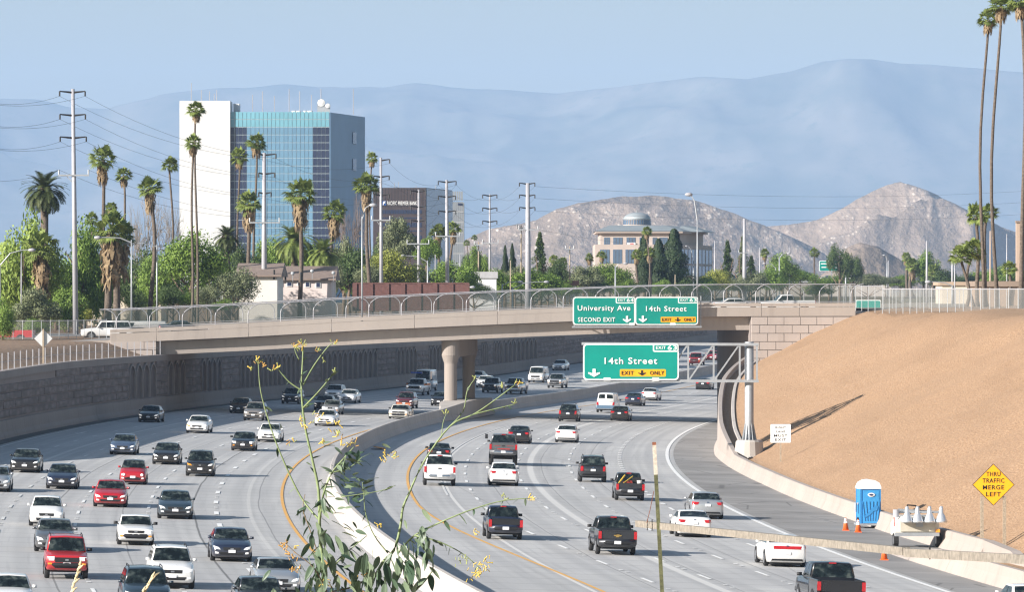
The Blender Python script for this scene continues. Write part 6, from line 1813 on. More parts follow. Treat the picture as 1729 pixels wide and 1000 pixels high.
house('shop', 'low brown shop behind the towering palms', 1655, 1760, 560, 484, 475, 14, wallmat('brown_stucco', (.36, .26, .19)), mat('brown_parapet', (.25, .19, .15), .9, var=.1), flat=True, over=.3)
house('shop', 'low cream shop behind the plateau fence', 1590, 1650, 700, 482, 476, 10, CREAM, mat('tan_parapet', (.4, .3, .22), .9, var=.1), flat=True, over=.3)
house('bungalow', 'low cream house left of the cypress cluster', 1118, 1168, 900, 474, 466, 10, CREAM, BRROOF)
pl = thing('sign_pillar', 'tall tan sign pillar beside the towering palms', 'pillar', base(1720, 575)); k = 575 / F; hh = zrow(376, 575) - pl.location.z
MB().box((0, 0, hh / 2), (9 * k, .9, hh)).build('shaft', wallmat('tan_pillar', (.42, .32, .25)), pl); MB().box((.18, -.46, hh / 2 + .4), (3.4 * k, .06, hh - 1.2)).build('dark_face', mat('dark_panel', (.10, .08, .07), .7, var=.1), pl); MB().box((0, 0, hh + .08), (10.5 * k, 1.1, .22)).build('cap', BRROOF, pl)
# far raised freeway with cars
er = thing('raised_road', 'pale raised freeway ramp beyond the overpass', 'road', P(1235, 487, 1450)); o = er.location.copy(); k = 1450 / F
MB().prism([(0, -14 * k), (0, 7 * k), (20 * k, 13 * k), (270 * k, 12.5 * k), (270 * k, -14 * k)], 12, (0, 0, 0)).build('embankment_wall', BARR, er)
MB().box((140 * k, -.4, 13 * k), (260 * k, .3, 1.0)).build('guard_rail', STEEL, er)
far_cars = [(1245, 'navy', 'sedan'), (1290, 'black', 'suv'), (1322, 'white', 'sedan'), (1352, 'white', 'suv'), (1400, 'silver', 'sedan'), (1436, 'white', 'sedan'), (1462, 'grey', 'suv')]
for i_, (x, c_, s_) in enumerate(far_cars):
    p = P(x, 474.6, 1455); car(s_, c_, p, (1, .1, 0), (0, 0, 1), 'sedan' if s_ == 'sedan' else SU, 'car', 'tiny distant %s vehicle on the raised freeway, number %s along the rail' % (c_, ('one', 'two', 'three', 'four', 'five', 'six', 'seven')[i_]) if False else 'distant %s %s on the raised freeway beside %s' % (c_, 'car' if s_ == 'sedan' else 'SUV', ('the thick bare pole', 'the thin dark palm', 'the broad green tree', 'the green tree in front', 'the green freeway sign', 'the dark eucalyptus', 'the rocky knoll')[i_]), 'distant cars on the raised freeway')
gs = thing('guide_sign', 'distant green freeway sign above the raised road', 'road sign', P(1384, 457, 1300)); k = 1300 / F
panel('board', rrect(0, 33 * k, 0, 15.5 * k, .2), 0, .1, GREEN, gs); panel('border', rrect(-.15, 33 * k + .15, -.15, 15.5 * k + .15, .3), .12, .05, SWHITE, gs); MB().box((20 * k, .4, -3), (.35, .35, 15 * k + 9)).build('post', STEEL, gs)
for a_, b_, z_ in ((2, 13, 11.5), (16, 30, 11.5), (3, 12, 5.5), (25, 30, 5)): MB().box(((a_ + b_) / 2 * k, -.05, z_ * k), ((b_ - a_) * k, .04, 1.6 * k)).build('legend_bar', SWHITE, gs)
# ================================================================ poles and wires
def steel_pole(x, yt, wpx, d, label, xt=None, arms=(), cross=(), m=PALE, name='utility_pole', b=None, cat='pole'):
    if b is None: d = fixd(x, d)
    b = b or base(x, d); o = thing(name, label, cat, b); k = d / F
    top = P(xt if xt is not None else x, yt, d) - b; r_ = wpx * k / 2
    MB().tube([(0, 0, -.4), top * .5, top], [r_, r_ * .85, r_ * .62], 12).build('shaft', m, o, True)
    ends = []
    for y, l, rr_ in arms:
        f_ = (zrow(y, d) - b.z); t_ = f_ / top.z; c = Vector((top.x * t_, 0, f_))
        for dx in (l, rr_):
            if dx == 0: continue
            e = c + Vector((dx * k, -.3, 2.0 * k)); MB().tube([c, e], [.13, .07], 6).build('arm', DARK if m is PALE else m, o)
            MB().tube([e, e - Vector((0, 0, .5))], .09, 6).build('insulator', DARK, o); ends.append(b + e - Vector((0, 0, .5)))
    for y, l, rr_ in cross:
        f_ = zrow(y, d) - b.z; t_ = f_ / top.z; c = Vector((top.x * t_, -.25, f_))
        MB().bar(c + Vector((l * k, 0, 0)), c + Vector((rr_ * k, 0, 0)), .16, .16).build('cross_arm', STEEL, o)
        for q in (l, rr_): MB().tube([c + Vector((q * k * .96, 0, .1)), c + Vector((q * k * .96, 0, .55))], .09, 6).build('insulator', STEEL, o); ends.append(b + c + Vector((q * k * .96, 0, .55)))
        MB().bar(c + Vector((l * k * .5, .1, 0)), c + Vector((0, .1, -.9)), .07, .07).build('brace', STEEL, o)
    return ends
E_ = {}
E_[1] = steel_pole(128, 150, 9.5, 560, 'tallest pale steel power pole on the street corner', 123, ((156, -22, 21), (195, -22, 21), (233, -22, 22)), ((296, -26, 26),))
E_[2] = steel_pole(446, 258, 10, 566, 'thick steel power pole in front of the glass tower', 446, ((262, -9, 20), (294, -9, 18), (327, -9, 12)), ((376, -25, 27),))
E_[3] = steel_pole(644, 266, 6.5, 640, 'slim steel power pole left of the bank name', 643, ((271, 0, 15), (299, -12, 14), (330, -12, 14)), ((372, -16, 16),))
E_[4] = steel_pole(707, 320, 6, 720, 'steel power pole in the middle of the bank facade', 707, ((324, -13, 12), (350, -13, 12), (374, -13, 12)), ((412, -20, 18),))
E_[5] = steel_pole(756, 304, 7.5, 690, 'steel power pole at the bank corner', 754, ((308, -14, 16), (333, -14, 15), (358, -14, 15)), ((399, -20, 22),))
E_[6] = steel_pole(827, 328, 4.5, 800, 'slender steel power pole before the hill', 827, ((331, -12, 12), (353, -12, 12), (375, -12, 12)), ((411, -12, 15),))
E_[7] = steel_pole(892, 309, 11, 610, 'thickest pale power pole at the middle of the overpass', 891, ((311, -14, 12), (331, -14, 12), (352, -14, 12)), ((388, -16, 18),))
E_[8] = steel_pole(1257, 369, 8, 640, 'thick bare steel pole right of the domed building', 1257, (), ((427, -10, 12),))
E_[9] = steel_pole(1565, 407, 4.5, 700, 'slim pale pole on the plateau beside the eucalyptus', 1565)
E_[10] = steel_pole(1608, 422, 4, 700, 'slim pale pole on the plateau by the young palms', 1608)
steel_pole(1207, 407, 3, 900, 'thin pale pole behind the domed building corner', 1207)
steel_pole(1700, 395, 2.5, 700, 'thin pale mast near the tan pillar', 1700)
steel_pole(1672, 390, 3, 600, 'thin tan mast between the towering palms', 1672, m=mat('tan_mast', (.5, .38, .3), .7, var=0))
for x, yt, w_, d, lb in ((808, 409, 3.2, 720, 'brown wooden pole by the white round board'), (880, 380, 3, 760, 'brown wooden pole left of the thickest pale pole'), (962, 416, 3, 700, 'brown wooden pole by the small shed'), (862, 440, 2.5, 760, 'short brown wooden pole below the slim cypresses'), (1140, 464, 2.6, 600, 'short brown post under the dark cypresses')):
    steel_pole(x, yt, w_, d, lb, x, (), ((yt + 5, -7, 7),) if yt < 420 else (), WOOD)
for x, yt, d, lb in ((36, 428, 575, 'plain pale pole beside the shaggy palm'), (777, 430, 700, 'plain thin pale pole near the warehouse'), (735, 430, 740, 'thin mast before the brown office corner'), (1333, 418, 1100, 'thin light mast before the hills'), (1283, 418, 1100, 'thin light mast right of the thick bare pole'), (1500, 440, 900, 'thin light mast below the rocky knoll'), (1612, 440, 620, 'short pale mast behind the plateau fence')):
    steel_pole(x, yt, 2.6, d, lb)
WIRE = mat('wire', (.10, .11, .13), .6, .3, var=0)
def wire(a, b, sag, lab='thin overhead power wire strung between the steel poles', r_=.014):
    pts = []
    for k in range(13):
        t_ = k / 12; p = Vector(a).lerp(Vector(b), t_); p.z -= sag * 4 * t_ * (1 - t_); pts.append(p)
    q = MB().tube(pts, r_, 4).build('power_wire', WIRE); tag(q, lab, 'wire', 'overhead power wires')
e1, e2 = E_[1], E_[2]
for i_ in range(6): wire(e1[i_], e2[i_], 1.2, 'upper power wire from the street corner pole to the glass tower pole')
for i_ in range(6):
    wire(e1[i_], P(-60, 163 + 38 * (i_ // 2) + 5 * (i_ % 2), 540), .8, 'power wire running off from the street corner pole away from the tower')
[wire(e1[j], e2[j], 1.0, 'lower power wire from the street corner pole to the glass tower pole') for j in (6, 7)]; wire(e1[6], P(-60, 303, 540), .6)
for a, b in ((3, 5), (5, 6), (6, 7), (4, 5)):
    for i_ in range(min(5 if 3 in (a, b) else 6, len(E_[a]), len(E_[b]))): wire(E_[a][i_], E_[b][i_], 1.0, {(3, 5): 'power wire passing before the bank name to the bank corner pole', (5, 6): 'power wire from the bank corner pole to the slender pole', (6, 7): 'power wire from the slender pole to the thickest pole', (4, 5): 'power wire from the bank facade pole to the bank corner pole'}[(a, b)])
for i_ in range(5): wire(E_[2][i_], E_[3][i_], 1.0, 'power wire crossing the glass tower to the slim pole')
for i_ in range(3): wire(E_[7][2 * i_ + 1], P(1800, (318, 337, 357)[i_], 1000), 1.5, 'long power wire from the thickest pole across the hills')
wire(E_[7][6], E_[8][0], 1.0, 'low power wire from the thickest pole to the thick bare pole')
def street_light(x, yb, yt, d, lx, ly, label, b=None, w_=3.2):
    if b is None: d = fixd(x, d); b = base(x, d)
    b = b; o = thing('street_light', label, 'street light', b); k = d / F
    top = Vector((0, 0, zrow(yt, d) - b.z)); r_ = w_ * k / 2
    MB().tube([(0, 0, -.3), top * .5, top], [r_, r_ * .85, r_ * .65], 8).build('pole', STEEL, o, True)
    e = P(lx, ly, d) - b
    m1 = Vector((lerp(0, e.x, .35), 0, lerp(top.z, e.z, .75)))
    MB().tube([top * .97, m1, Vector((lerp(0, e.x, .75), 0, lerp(top.z, e.z, .98))), e], [.07, .06, .05, .05], 6).build('arm', STEEL, o)
    s_ = 1 if lx > x else -1
    MB().lathe([(.05, -.35), (.16, -.2), (.2, .1), (.1, .38)], 10, e + Vector((s_ * .2, 0, -.02)), axis='X').build('lamp_head', PALE, o, True)
street_light(222, 546, 405, 560, 168, 401, 'street light with long arm over the apartment palms')
street_light(265, 546, 412, 585, 216, 411, 'street light with arm beside the fan palm trunk')
street_light(0, 560, 445, 550, 50, 422, 'street light arm reaching over the airy tree')
street_light(612, 533, 365, 527, 626, 346, 'tall street light standing on the overpass parapet', bp(bs(612), .35, -.9))
street_light(1178, 513, 367, 530, 1166, 328, 'tallest street light beside the green overpass signs', bp(bs(1178.5), .35, -.9))
street_light(1039, 505, 450, 640, 1054, 445, 'small street light before the domed building')
street_light(1171, 500, 440, 640, 1160, 416, 'street light behind the tallest overpass lamp')
street_light(848, 510, 480, 600, 876, 476, 'low street light left of the thickest pole')
street_light(865, 512, 486, 580, 920, 476, 'low street light with long arm crossing the thickest pole')
street_light(745, 505, 492, 570, 795, 485, 'street light arm in front of the brick wall')
street_light(722, 480, 440, 720, 682, 432, 'street light arm against the dark bank block')
street_light(1310, 500, 452, 900, 1292, 445, 'street light with double curve before the raised freeway')
street_light(1316, 500, 434, 900, 1330, 428, 'street light right of the green tree and raised freeway')
street_light(1428, 500, 455, 900, 1416, 449, 'street light beside the distant green sign')
street_light(1498, 500, 443, 900, 1494, 431, 'street light at the foot of the rocky peak')
street_light(1608, 500, 482, 620, 1570, 476, 'curved street light arm behind the plateau fence')
# white round board
rb = thing('round_board', 'white round board on a post behind the fence', 'sign', base(809, fixd(809, 700))); k = fixd(809, 700) / F; zc = zrow(493, fixd(809, 700)) - rb.location.z
mb = MB(); mb.prism([(11 * k * math.cos(2 * PI * (i_ + .5) / 14), 13 * k * math.sin(2 * PI * (i_ + .5) / 14)) for i_ in range(14)], .25, (0, -.2, zc)); mb.build('board', SWHITE, rb)
MB().box((0, .12, zc / 2), (.2, .2, zc)).build('post', STEEL, rb)
# ================================================================ fences
wf = thing('wall_fence', 'row of white fence posts on top of the stone wall', 'fence', wp(415, wtop(415), -.2)); o = wf.location.copy()
n_ = 0
for i_ in range(34):
    Y = 405 + i_ * 4.05
    if Y > 538: break
    p = wp(Y, wtop(Y) + .03, -.25) - o
    MB().box(p + Vector((0, 0, .68)), (.075, .075, 1.35)).build('post', PALE, wf)
for h in (.7,): MB().tube([wp(Y, wtop(Y) + h, -.25) - o for Y in range(405, 540, 6)], .012, 4).build('strand', STEEL, wf)
p = P(73, 606, 458); p.z = left_z(1.2, 458)
dsn = thing('diamond_sign', 'back of a white diamond sign on a wooden post above the wall', 'road sign', (p.x, 458, p.z)); k = 458 / F
MB().box((0, 0, 52 * k / 2), (.14, .14, 52 * k + .6)).build('post', WOOD, dsn); zc = zrow(572, 458) - p.z
panel('board', diam(15.5 * k, zc), .09, .02, mat('sign_back', (.66, .68, .70), .35, .3, var=.05), dsn)
def link_fence(label, pts, h, m, posts=8, gate=False):
    f = thing('chain_link_fence', label, 'fence', pts[0]); o = Vector(pts[0])
    mb = MB(); mb.grid([[Vector(p) - o, Vector(p) - o + Vector((0, 0, h))] for p in pts]); mb.build('mesh_panel', m, f)
    MB().tube([Vector(p) - o + Vector((0, 0, h)) for p in pts], .035, 5).build('top_rail', PALE, f)
    for i_ in range(posts + 1):
        t_ = i_ / posts * (len(pts) - 1); j = min(int(t_), len(pts) - 2); q = Vector(pts[j]).lerp(Vector(pts[j + 1]), t_ - j) - o
        MB().tube([q - Vector((0, 0, .2)), q + Vector((0, 0, h + .08))], .03, 6).build('post', STEEL, f)
    return f
def cr(x, d): p = P(x, 500, d); p.z = CREST - .05; return p
link_fence('chain link fence along the crest of the tan embankment', [cr(1490, 478), cr(1560, 474), cr(1640, 470), cr(1735, 466)], 1.95, LINKL, 18)
link_fence('second chain link fence behind the crest fence', [cr(1492, 520), cr(1600, 516), cr(1740, 512)], 1.9, LINKL, 14)
link_fence('short chain link gate at the end of the overpass parapet', [cr(1415, 552), cr(1450, 540), cr(1490, 480)], 2.2, LINKL, 7)
def lf(x, d): p = P(x, 500, d); p.z = cityz(p.x, d); return p
link_fence('chain link fence between the street corner and the white SUV', [lf(-10, 536), lf(60, 536), lf(125, 537), lf(180, 538)], 1.8, LINKL, 13)
# street strip beyond the bank
mb = MB(); mb.grid([[lf(-120, d) + Vector((0, 0, .03)), lf(60, d) + Vector((0, 0, .03)), lf(240, d) + Vector((0, 0, .03))] for d in (541, 549, 557, 566)]); tag(mb.build('street', ASPH), 'side street behind the brown bank', kind='structure')
# ================================================================ roadside equipment
BLUEP = mat('blue_plastic', (.035, .23, .52), .45, var=.08, scale=3); WPL = mat('white_plastic', (.78, .80, .80), .4, var=.05)
p = G(1470, 893); k = p.y / F
tl = thing('portable_toilet', 'blue portable toilet with white domed roof on a trailer', 'portable toilet', p, R(8))
MB().box((0, .6, 1.22), (1.12, 1.12, 1.95)).build('cabin', BLUEP, tl)
MB().box((.03, .03, 1.2), (.88, .05, 1.82)).build('door', mat('blue_door', (.05, .30, .62), .4, var=.1, scale=4), tl)
for x in (-.54, .54):
    for y in (.06, 1.14): MB().box((x, y, 1.22), (.09, .09, 2.0)).build('corner_post', BLUEP, tl)
for i_ in range(6):
    a = R(-32 + 13 * i_); MB().bar((-.32 + .14 * i_, -.012, .42), (-.32 + .14 * i_ + .55 * math.sin(a) * .5, -.012, 1.5), .035, .02).build('door_rib', BLUEP, tl)
mb = MB(); mb.prism([(.35, 1.0), (.42, 1.2), (.32, 1.3), (.22, 1.22), (.0, 1.05), (-.15, .85), (-.32, .72), (-.3, .6), (-.05, .75), (.15, .95)], .02, (0, -.03, 0)); mb.build('door_emblem', BLUEP, tl)
mb = MB(); mb.prism([(.2 * math.cos(2 * PI * i_ / 12), .11 * math.sin(2 * PI * i_ / 12)) for i_ in range(12)], .02, (.03, -.03, 1.86)); mb.build('round_label', WPL, tl)
mb = MB(); mb.prism([(.12 * math.cos(2 * PI * i_ / 12), .055 * math.sin(2 * PI * i_ / 12)) for i_ in range(12)], .02, (.03, -.045, 1.86)); mb.build('label_print', mat('label_navy', (.03, .04, .12), .5, var=0), tl)
mb = MB(); mb.prism([(-.6, 2.18), (-.6, 2.3), (-.5, 2.52), (-.25, 2.66), (0, 2.7), (.25, 2.66), (.5, 2.52), (.6, 2.3), (.6, 2.18)], 1.24, (0, -.02, 0)); mb.build('roof', WPL, tl)
MB().box((0, .6, .22), (1.3, 1.7, .1)).build('trailer', STEEL, tl)
for x in (-.55, .85):
    w_ = MB().lathe([(.2, -.08), (.3, -.08), (.3, .08), (.2, .08)], 14, (x, .6, .3), axis='X').build('wheel', BLACK, tl); MB().lathe([(.18, -.085), (.18, .085)], 10, (x, .6, .3), axis='X').build('rim', RIM, w_)
MB().tube([(-.62, .5, 1.35), (-.75, .5, 1.4), (-.75, .5, .9)], .09, 8).build('sink', STEEL, tl)
p = G(1552, 926); k = p.y / F
lt = thing('light_tower', 'white towable light tower folded down with four lamps', 'light tower', p, R(4)); lt.scale = (1.2, 1.2, 1.12)
CRM = mat('cream_metal', (.66, .63, .56), .5, var=.12, scale=3)
mb = MB(); mb.prism([(-1.0, .55), (.75, .55), (.9, .8), (.85, 1.25), (.5, 1.45), (-.75, 1.45), (-1.0, 1.1)], 1.5, (0, .1, 0)); mb.build('housing', CRM, lt)
MB().box((-.1, -.02, .62), (1.9, .25, .16)).build('frame', STEEL, lt); MB().box((-.05, .05, 1.0), (1.5, .06, .5)).build('panel', mat('tan_panel', (.50, .46, .38), .6, var=.15), lt)
MB().box((.02, -.0, 1.12), (.3, .04, .3)).build('control_box', STEEL, lt)
for x in (-.8, .8):
    w_ = MB().lathe([(.22, -.1), (.33, -.1), (.33, .1), (.22, .1)], 14, (x * 1.15, .7, .33), axis='X').build('wheel', BLACK, lt); MB().lathe([(.2, -.105), (.2, .105)], 10, (x * 1.15, .7, .33), axis='X').build('rim', RIM, w_)
for x in (-.55, -.1, .42, .92):
    l_ = MB().lathe([(.27, -.02), (.26, .05), (.16, .3), (.1, .42), (.09, .62), (.05, .72)], 14, (x, -.2, 1.2)).build('lamp', mat('lamp_reflector', (.72, .75, .78), .25, .6, var=0), lt, True)
    MB().bar((x, -.1, 1.72), (x, .5, 1.66), .05, .05).build('lamp_bracket', STEEL, lt)
MB().bar((-.8, .5, 1.62), (1.05, .45, 1.62), .1, .1).build('mast', STEEL, lt); MB().bar((-.8, .75, 1.72), (1.0, .7, 1.6), .1, .1).build('mast', STEEL, lt)
MB().box((-1.02, .4, 1.2), (.03, .1, .45)).build('reflector', RED, lt); MB().box((.8, .0, .78), (.18, .05, .14)).build('marker_light', AMBER, lt)
MB().tube([(-.5, .5, 1.7), (-.45, .4, 1.95), (-.1, .4, 1.92), (.1, .5, 1.7)], .04, 6).build('cable', DARK, lt); MB().tube([(-.95, .3, 1.4), (-.95, .3, 1.75)], .14, 10).build('winch', PALE, lt)
ORG = mat('cone_orange', (.75, .14, .03), .5, var=.08, scale=6)
def cone(x, y, label, band=True):
    p = G(x, y); c = thing('traffic_cone', label, 'traffic cone', p)
    MB().lathe([(.17, .04), (.06, .66), (.03, .72)], 14).build('body', ORG, c, True); MB().box((0, 0, .025), (.38, .38, .05)).build('base', ORG, c)
    if band:
        MB().lathe([(.105, .42), (.083, .56)], 14).build('band', SWHITE, c); MB().lathe([(.075, .60), (.064, .67)], 14).build('band', SWHITE, c)
cone(1428, 897, 'orange cone with white bands standing away from the portable toilet'); cone(1449, 900, 'orange cone with white bands touching the portable toilet'); cone(1493, 947, 'lone orange cone at the start of the low barrier', False)
p = G(641, 760)
db = thing('fallen_board', 'orange tan board lying on the freeway beside the median', 'debris', p, .3)
MB().box((0, 0, .16), (.75, .9, .1), mx=Matrix.Rotation(.18, 3, 'Y')).build('board', mat('tan_board', (.62, .36, .17), .7, var=.1), db); MB().box((-.1, .1, .05), (1.0, .3, .06)).build('batten', DARK, db)
# ================================================================ foreground: wooden rail, steel stake, wild tobacco shrub
rl = thing('wooden_rail', 'weathered wooden fence rail wired to the rusty stake', 'fence', P(1078, 886, 66)); o = rl.location.copy()
RW = mat('bleached_wood', (.25, .225, .19), .95, var=.3, scale=16, bump=.008)
pts = [P(1078, 885, 66), P(1200, 893, 62.5), P(1380, 917, 57.5), P(1530, 932, 54), P(1532, 932, 53.95), P(1640, 938, 51), P(1760, 947, 48)]
MB().bar(pts[0] - o, pts[3] - o, .08, .078).build('rail', RW, rl); MB().bar(pts[4] - o + Vector((0, 0, -.012)), pts[6] - o, .08, .082).build('rail', RW, rl)
for x, d in ((1093, 65.3), (1101, 65.1), (1570, 53)):
    c = P(x, 887 if x < 1200 else 934, d) - o
    mb = MB(); mb.tube([c + Vector((0, .062 * math.cos(a), .066 * math.sin(a))) for a in [2 * PI * j / 10 for j in range(11)]], .005, 4); mb.build('tie_wire', BLACK, rl)
c = P(1795, 950, 47.5) - o; MB().box(c + Vector((0, .06, -1.2)), (.08, .05, 2.6)).build('post', WOOD, rl)
st = thing('fence_stake', 'rusty green steel stake with pale painted top', 'post', P(1117, 1000, 64.7)); o = st.location.copy()
RUST = mat('rust', (.24, .09, .05), .9, var=.4, scale=30); GST = mat('green_stake_paint', (.10, .105, .05), .7, var=.45, scale=22); PST = mat('pale_stake_paint', (.56, .50, .42), .7, var=.3, scale=25)
def stp(y): return P(lerp(1103.5, 1117, (y - 747) / 253), y, 64.7) - o
dn = (stp(1000) - stp(747)).normalized()
for a, b, m_, nm in ((747, 752, RUST, 'tip'), (752, 802, PST, 'painted_top'), (802, 1000, GST, 'shaft')):
    mb = MB(); A, B_ = stp(a), stp(b) if b < 1000 else stp(1000) + dn * 1.6
    mb.bar(A, B_, .048, .012); mb.bar(A + Vector((.006, -.02, 0)), B_ + Vector((.006, -.02, 0)), .010, .045); mb.build(nm, m_, st)
mb = MB(); mb.tube([P(1104, 830, 64.68) - o, P(1098, 860, 65) - o, P(1092, 884, 65.2) - o], .004, 4); mb.build('wire', RUST, st)
# shrub
SD = 30.0
sh = thing('tobacco_shrub', 'wild shrub with blue green leaves and yellow tube flowers', 'shrub', (P(545, 1000, SD).x, SD, near_z(P(545, 1000, SD).x, SD))); o = sh.location.copy()
def sp(x, y, dd=0.0): return P(x, y, SD + dd) - o
STEM = mat('green_stem', (.20, .26, .12), .6, var=.2, scale=30); STEMB = mat('brown_stem', (.20, .15, .10), .8, var=.3, scale=30)
t = NT('shrub_leaf'); oi = t.node('ShaderNodeObjectInfo')
col = t.mix(oi.outputs['Random'], (.05, .10, .06), (.24, .31, .20)); t.set(color=col, rough=.45, spec=.5)
tl_ = t.node('ShaderNodeBsdfTranslucent'); t.put(tl_.inputs[0], col); mx = t.node('ShaderNodeMixShader'); mx.inputs[0].default_value = .2
t.l.new(t.b.outputs[0], mx.inputs[1]); t.l.new(tl_.outputs[0], mx.inputs[2]); t.l.new(mx.outputs[0], t.n['Material Output'].inputs[0]); SLEAF = t.mat
YFL = mat('yellow_flower', (.66, .48, .09), .6, var=.25, scale=40); OFL = mat('withered_flower', (.50, .28, .07), .7, var=.25, scale=40); GFL = mat('bud_green', (.36, .40, .13), .6, var=.2, scale=40)
r = random.Random(21)
def stem(pts, r0, r1, m=STEM, nm='stem'):
    n = len(pts); pp = []; 
    for i_, (x, y, dd) in enumerate(pts): pp.append(sp(x, y, dd))
    # smooth
    q = []
    for i_ in range(n - 1):
        a, b = pp[i_], pp[i_ + 1]; p0 = pp[max(0, i_ - 1)]; p3 = pp[min(n - 1, i_ + 2)]
        for k in range(4):
            t_ = k / 4; q.append(.5 * ((2 * a) + (b - p0) * t_ + (2 * p0 - 5 * a + 4 * b - p3) * t_ ** 2 + (3 * a - p0 - 3 * b + p3) * t_ ** 3))
    q.append(pp[-1]); m_ = len(q)
    MB().tube(q, [lerp(r0, r1, i_ / (m_ - 1)) for i_ in range(m_)], 6).build(nm, m, sh, True)
    return q
mb = MB()
rows = []
for j in range(9):
    t_ = j / 8; w = .175 * math.sin(PI * (t_ ** .75)) ** .8 + .004; zz = -.16 * t_ * t_
    rows.append([(-w, t_, zz + .10 * w), (-w * .5, t_, zz + .02), (0, t_, zz - .02), (w * .5, t_, zz + .02), (w, t_, zz + .10 * w)])
mb.grid(rows); LEAFM = mb.mesh('leaf', SLEAF, True)
mb = MB(); mb.lathe([(.10, 0), (.12, .15), (.09, .5), (.12, .85), (.2, 1.0), (.16, 1.02)], 7, axis='Y'); TUBEM = mb.mesh('flower', YFL, True)
def leaf(p, dr, s, roll=None):
    q = link('leaf', LEAFM, sh); q.location = p; q.scale = (s * r.uniform(.8, 1.1), s, s)
    m3 = Vector(dr).normalized().to_track_quat('Y', 'Z').to_matrix() @ Matrix.Rotation(roll if roll is not None else r.uniform(-1.2, 1.2), 3, 'Y')
    q.rotation_euler = m3.to_euler(); return q
def flower(p, dr, s, m=None):
    q = link('flower', TUBEM, sh); q.location = p; q.scale = (s, s, s); q.rotation_euler = Vector(dr).normalized().to_track_quat('Y', 'Z').to_euler()
    if m: setmat(q, m)
def pxl(n): return n * SD / F
def dleaf(x, y, ang, lpx, dd=None):
    """leaf starting at the pixel and pointing along ang (degrees, 0 = right, 90 = up)"""
    a = R(ang); leaf(sp(x, y, r.uniform(-.15, .15) if dd is None else dd), (math.cos(a), r.uniform(-.35, .35), math.sin(a)), pxl(lpx))
def umbel(x, y, n, spread, m=None, l=(4.5, 8.5), up=90, wide=70):
    for k in range(n):
        a = R(up + r.uniform(-wide, wide)); q = sp(x + r.uniform(-spread, spread), y + r.uniform(-spread, spread) * .7, r.uniform(-.1, .1))
        dr = Vector((math.cos(a), r.uniform(-.5, .5), math.sin(a))); ll = pxl(r.uniform(*l))
        flower(q, dr, ll, m or r.choice((YFL, GFL, GFL, OFL)))
main1 = stem([(552, 1330, 0), (550, 1080, 0), (545, 960, 0), (540, 900, 0), (538, 830, 0), (527, 775, 0), (515, 720, 0), (509, 660, 0), (511, 610, 0), (512, 580, 0)], .013, .0035)
s2 = stem([(540, 880, 0), (508, 840, .1), (475, 770, .1), (455, 715, .1), (440, 660, .1), (436, 610, .1)], .006, .0025)
s3 = stem([(510, 660, 0), (488, 645, 0), (468, 622, 0)], .005, .002)
s4 = stem([(511, 690, 0), (535, 665, -.1), (556, 640, -.1), (564, 630, -.1)], .005, .002)
s5 = stem([(512, 650, 0), (530, 618, .1), (552, 588, .1), (562, 580, .1)], .005, .002)
s6 = stem([(505, 608, 0), (499, 595, 0), (497, 585, 0)], .003, .002)
s7 = stem([(538, 900, 0), (545, 840, -.1), (560, 800, -.1), (580, 775, -.1), (598, 755, -.1)], .007, .003)
s8 = stem([(556, 800, -.1), (590, 790, -.1), (612, 772, -.1)], .004, .002)
main2 = stem([(575, 1330, .2), (600, 1080, .2), (638, 965, .2), (665, 930, .2), (676, 890, .2), (680, 860, .2), (690, 835, .2), (716, 780, .2), (760, 720, .2), (800, 700, .2), (830, 680, .2), (870, 650, .2)], .011, .003)
s9 = stem([(760, 720, .2), (782, 695, .2), (789, 660, .2), (802, 640, .2)], .004, .002); s10 = stem([(745, 740, .2), (748, 715, .2), (754, 698, .2)], .003, .0015)
s11 = stem([(800, 700, .2), (840, 690, .2), (870, 683, .2)], .004, .002)
s12 = stem([(672, 935, .2), (700, 905, .2), (750, 880, .1), (800, 860, .1), (850, 846, .1), (895, 842, .1)], .006, .0025)
s13 = stem([(700, 905, .2), (740, 915, .15), (780, 935, .15), (812, 962, .15)], .005, .002)
s14 = stem([(655, 935, .2), (632, 905, .2), (618, 870, .2), (614, 835, .2), (612, 815, .2)], .004, .002)
s15 = stem([(560, 960, .1), (590, 930, .1), (620, 905, .1)], .005, .002)
s16 = stem([(545, 960, 0), (525, 900, 0), (512, 862, 0), (515, 835, 0)], .004, .002, STEMB)
s17 = stem([(552, 1000, 0), (530, 960, -.1), (500, 935, -.1), (484, 920, -.1)], .004, .002, STEMB)
s18 = stem([(640, 965, .2), (600, 990, .1), (560, 1000, 0)], .006, .004, STEMB)
s19 = stem([(600, 1080, .2), (700, 1000, .2), (730, 965, .2)], .006, .003)
s20 = stem([(575, 840, -.1), (640, 830, -.1), (668, 820, -.1)], .003, .0015)
# young leaves along stems
def along(st_, n, l0, l1, t0=.1, t1=1.0, droop=True):
    for k in range(n):
        t_ = lerp(t0, t1, (k + r.random() * .6) / n); i_ = min(len(st_) - 1, int(t_ * (len(st_) - 1)))
        a = r.uniform(0, 2 * PI); leaf(st_[i_] , (math.cos(a), r.uniform(-.5, .5), (-.55 if droop else .55) + .4 * math.sin(a)), pxl(lerp(l0, l1, r.random())))
along(s2, 7, 14, 22, .15, .8); along(s4, 7, 10, 20, .1, .9, False); along(s3, 3, 6, 10); along(main1[16:], 9, 8, 18, .0, .9, False)
along(s7, 16, 16, 32, .2, .95); along(s8, 12, 12, 24, .1, 1.0, False); along(s12, 16, 10, 22); along(s13, 10, 8, 18); along(s14, 7, 8, 16); along(s15, 8, 12, 22); along(s19, 8, 14, 30); along(s16, 5, 12, 20); along(s20, 5, 10, 18); along(s11, 4, 6, 10); along(s9, 4, 6, 10, .2, 1, False)
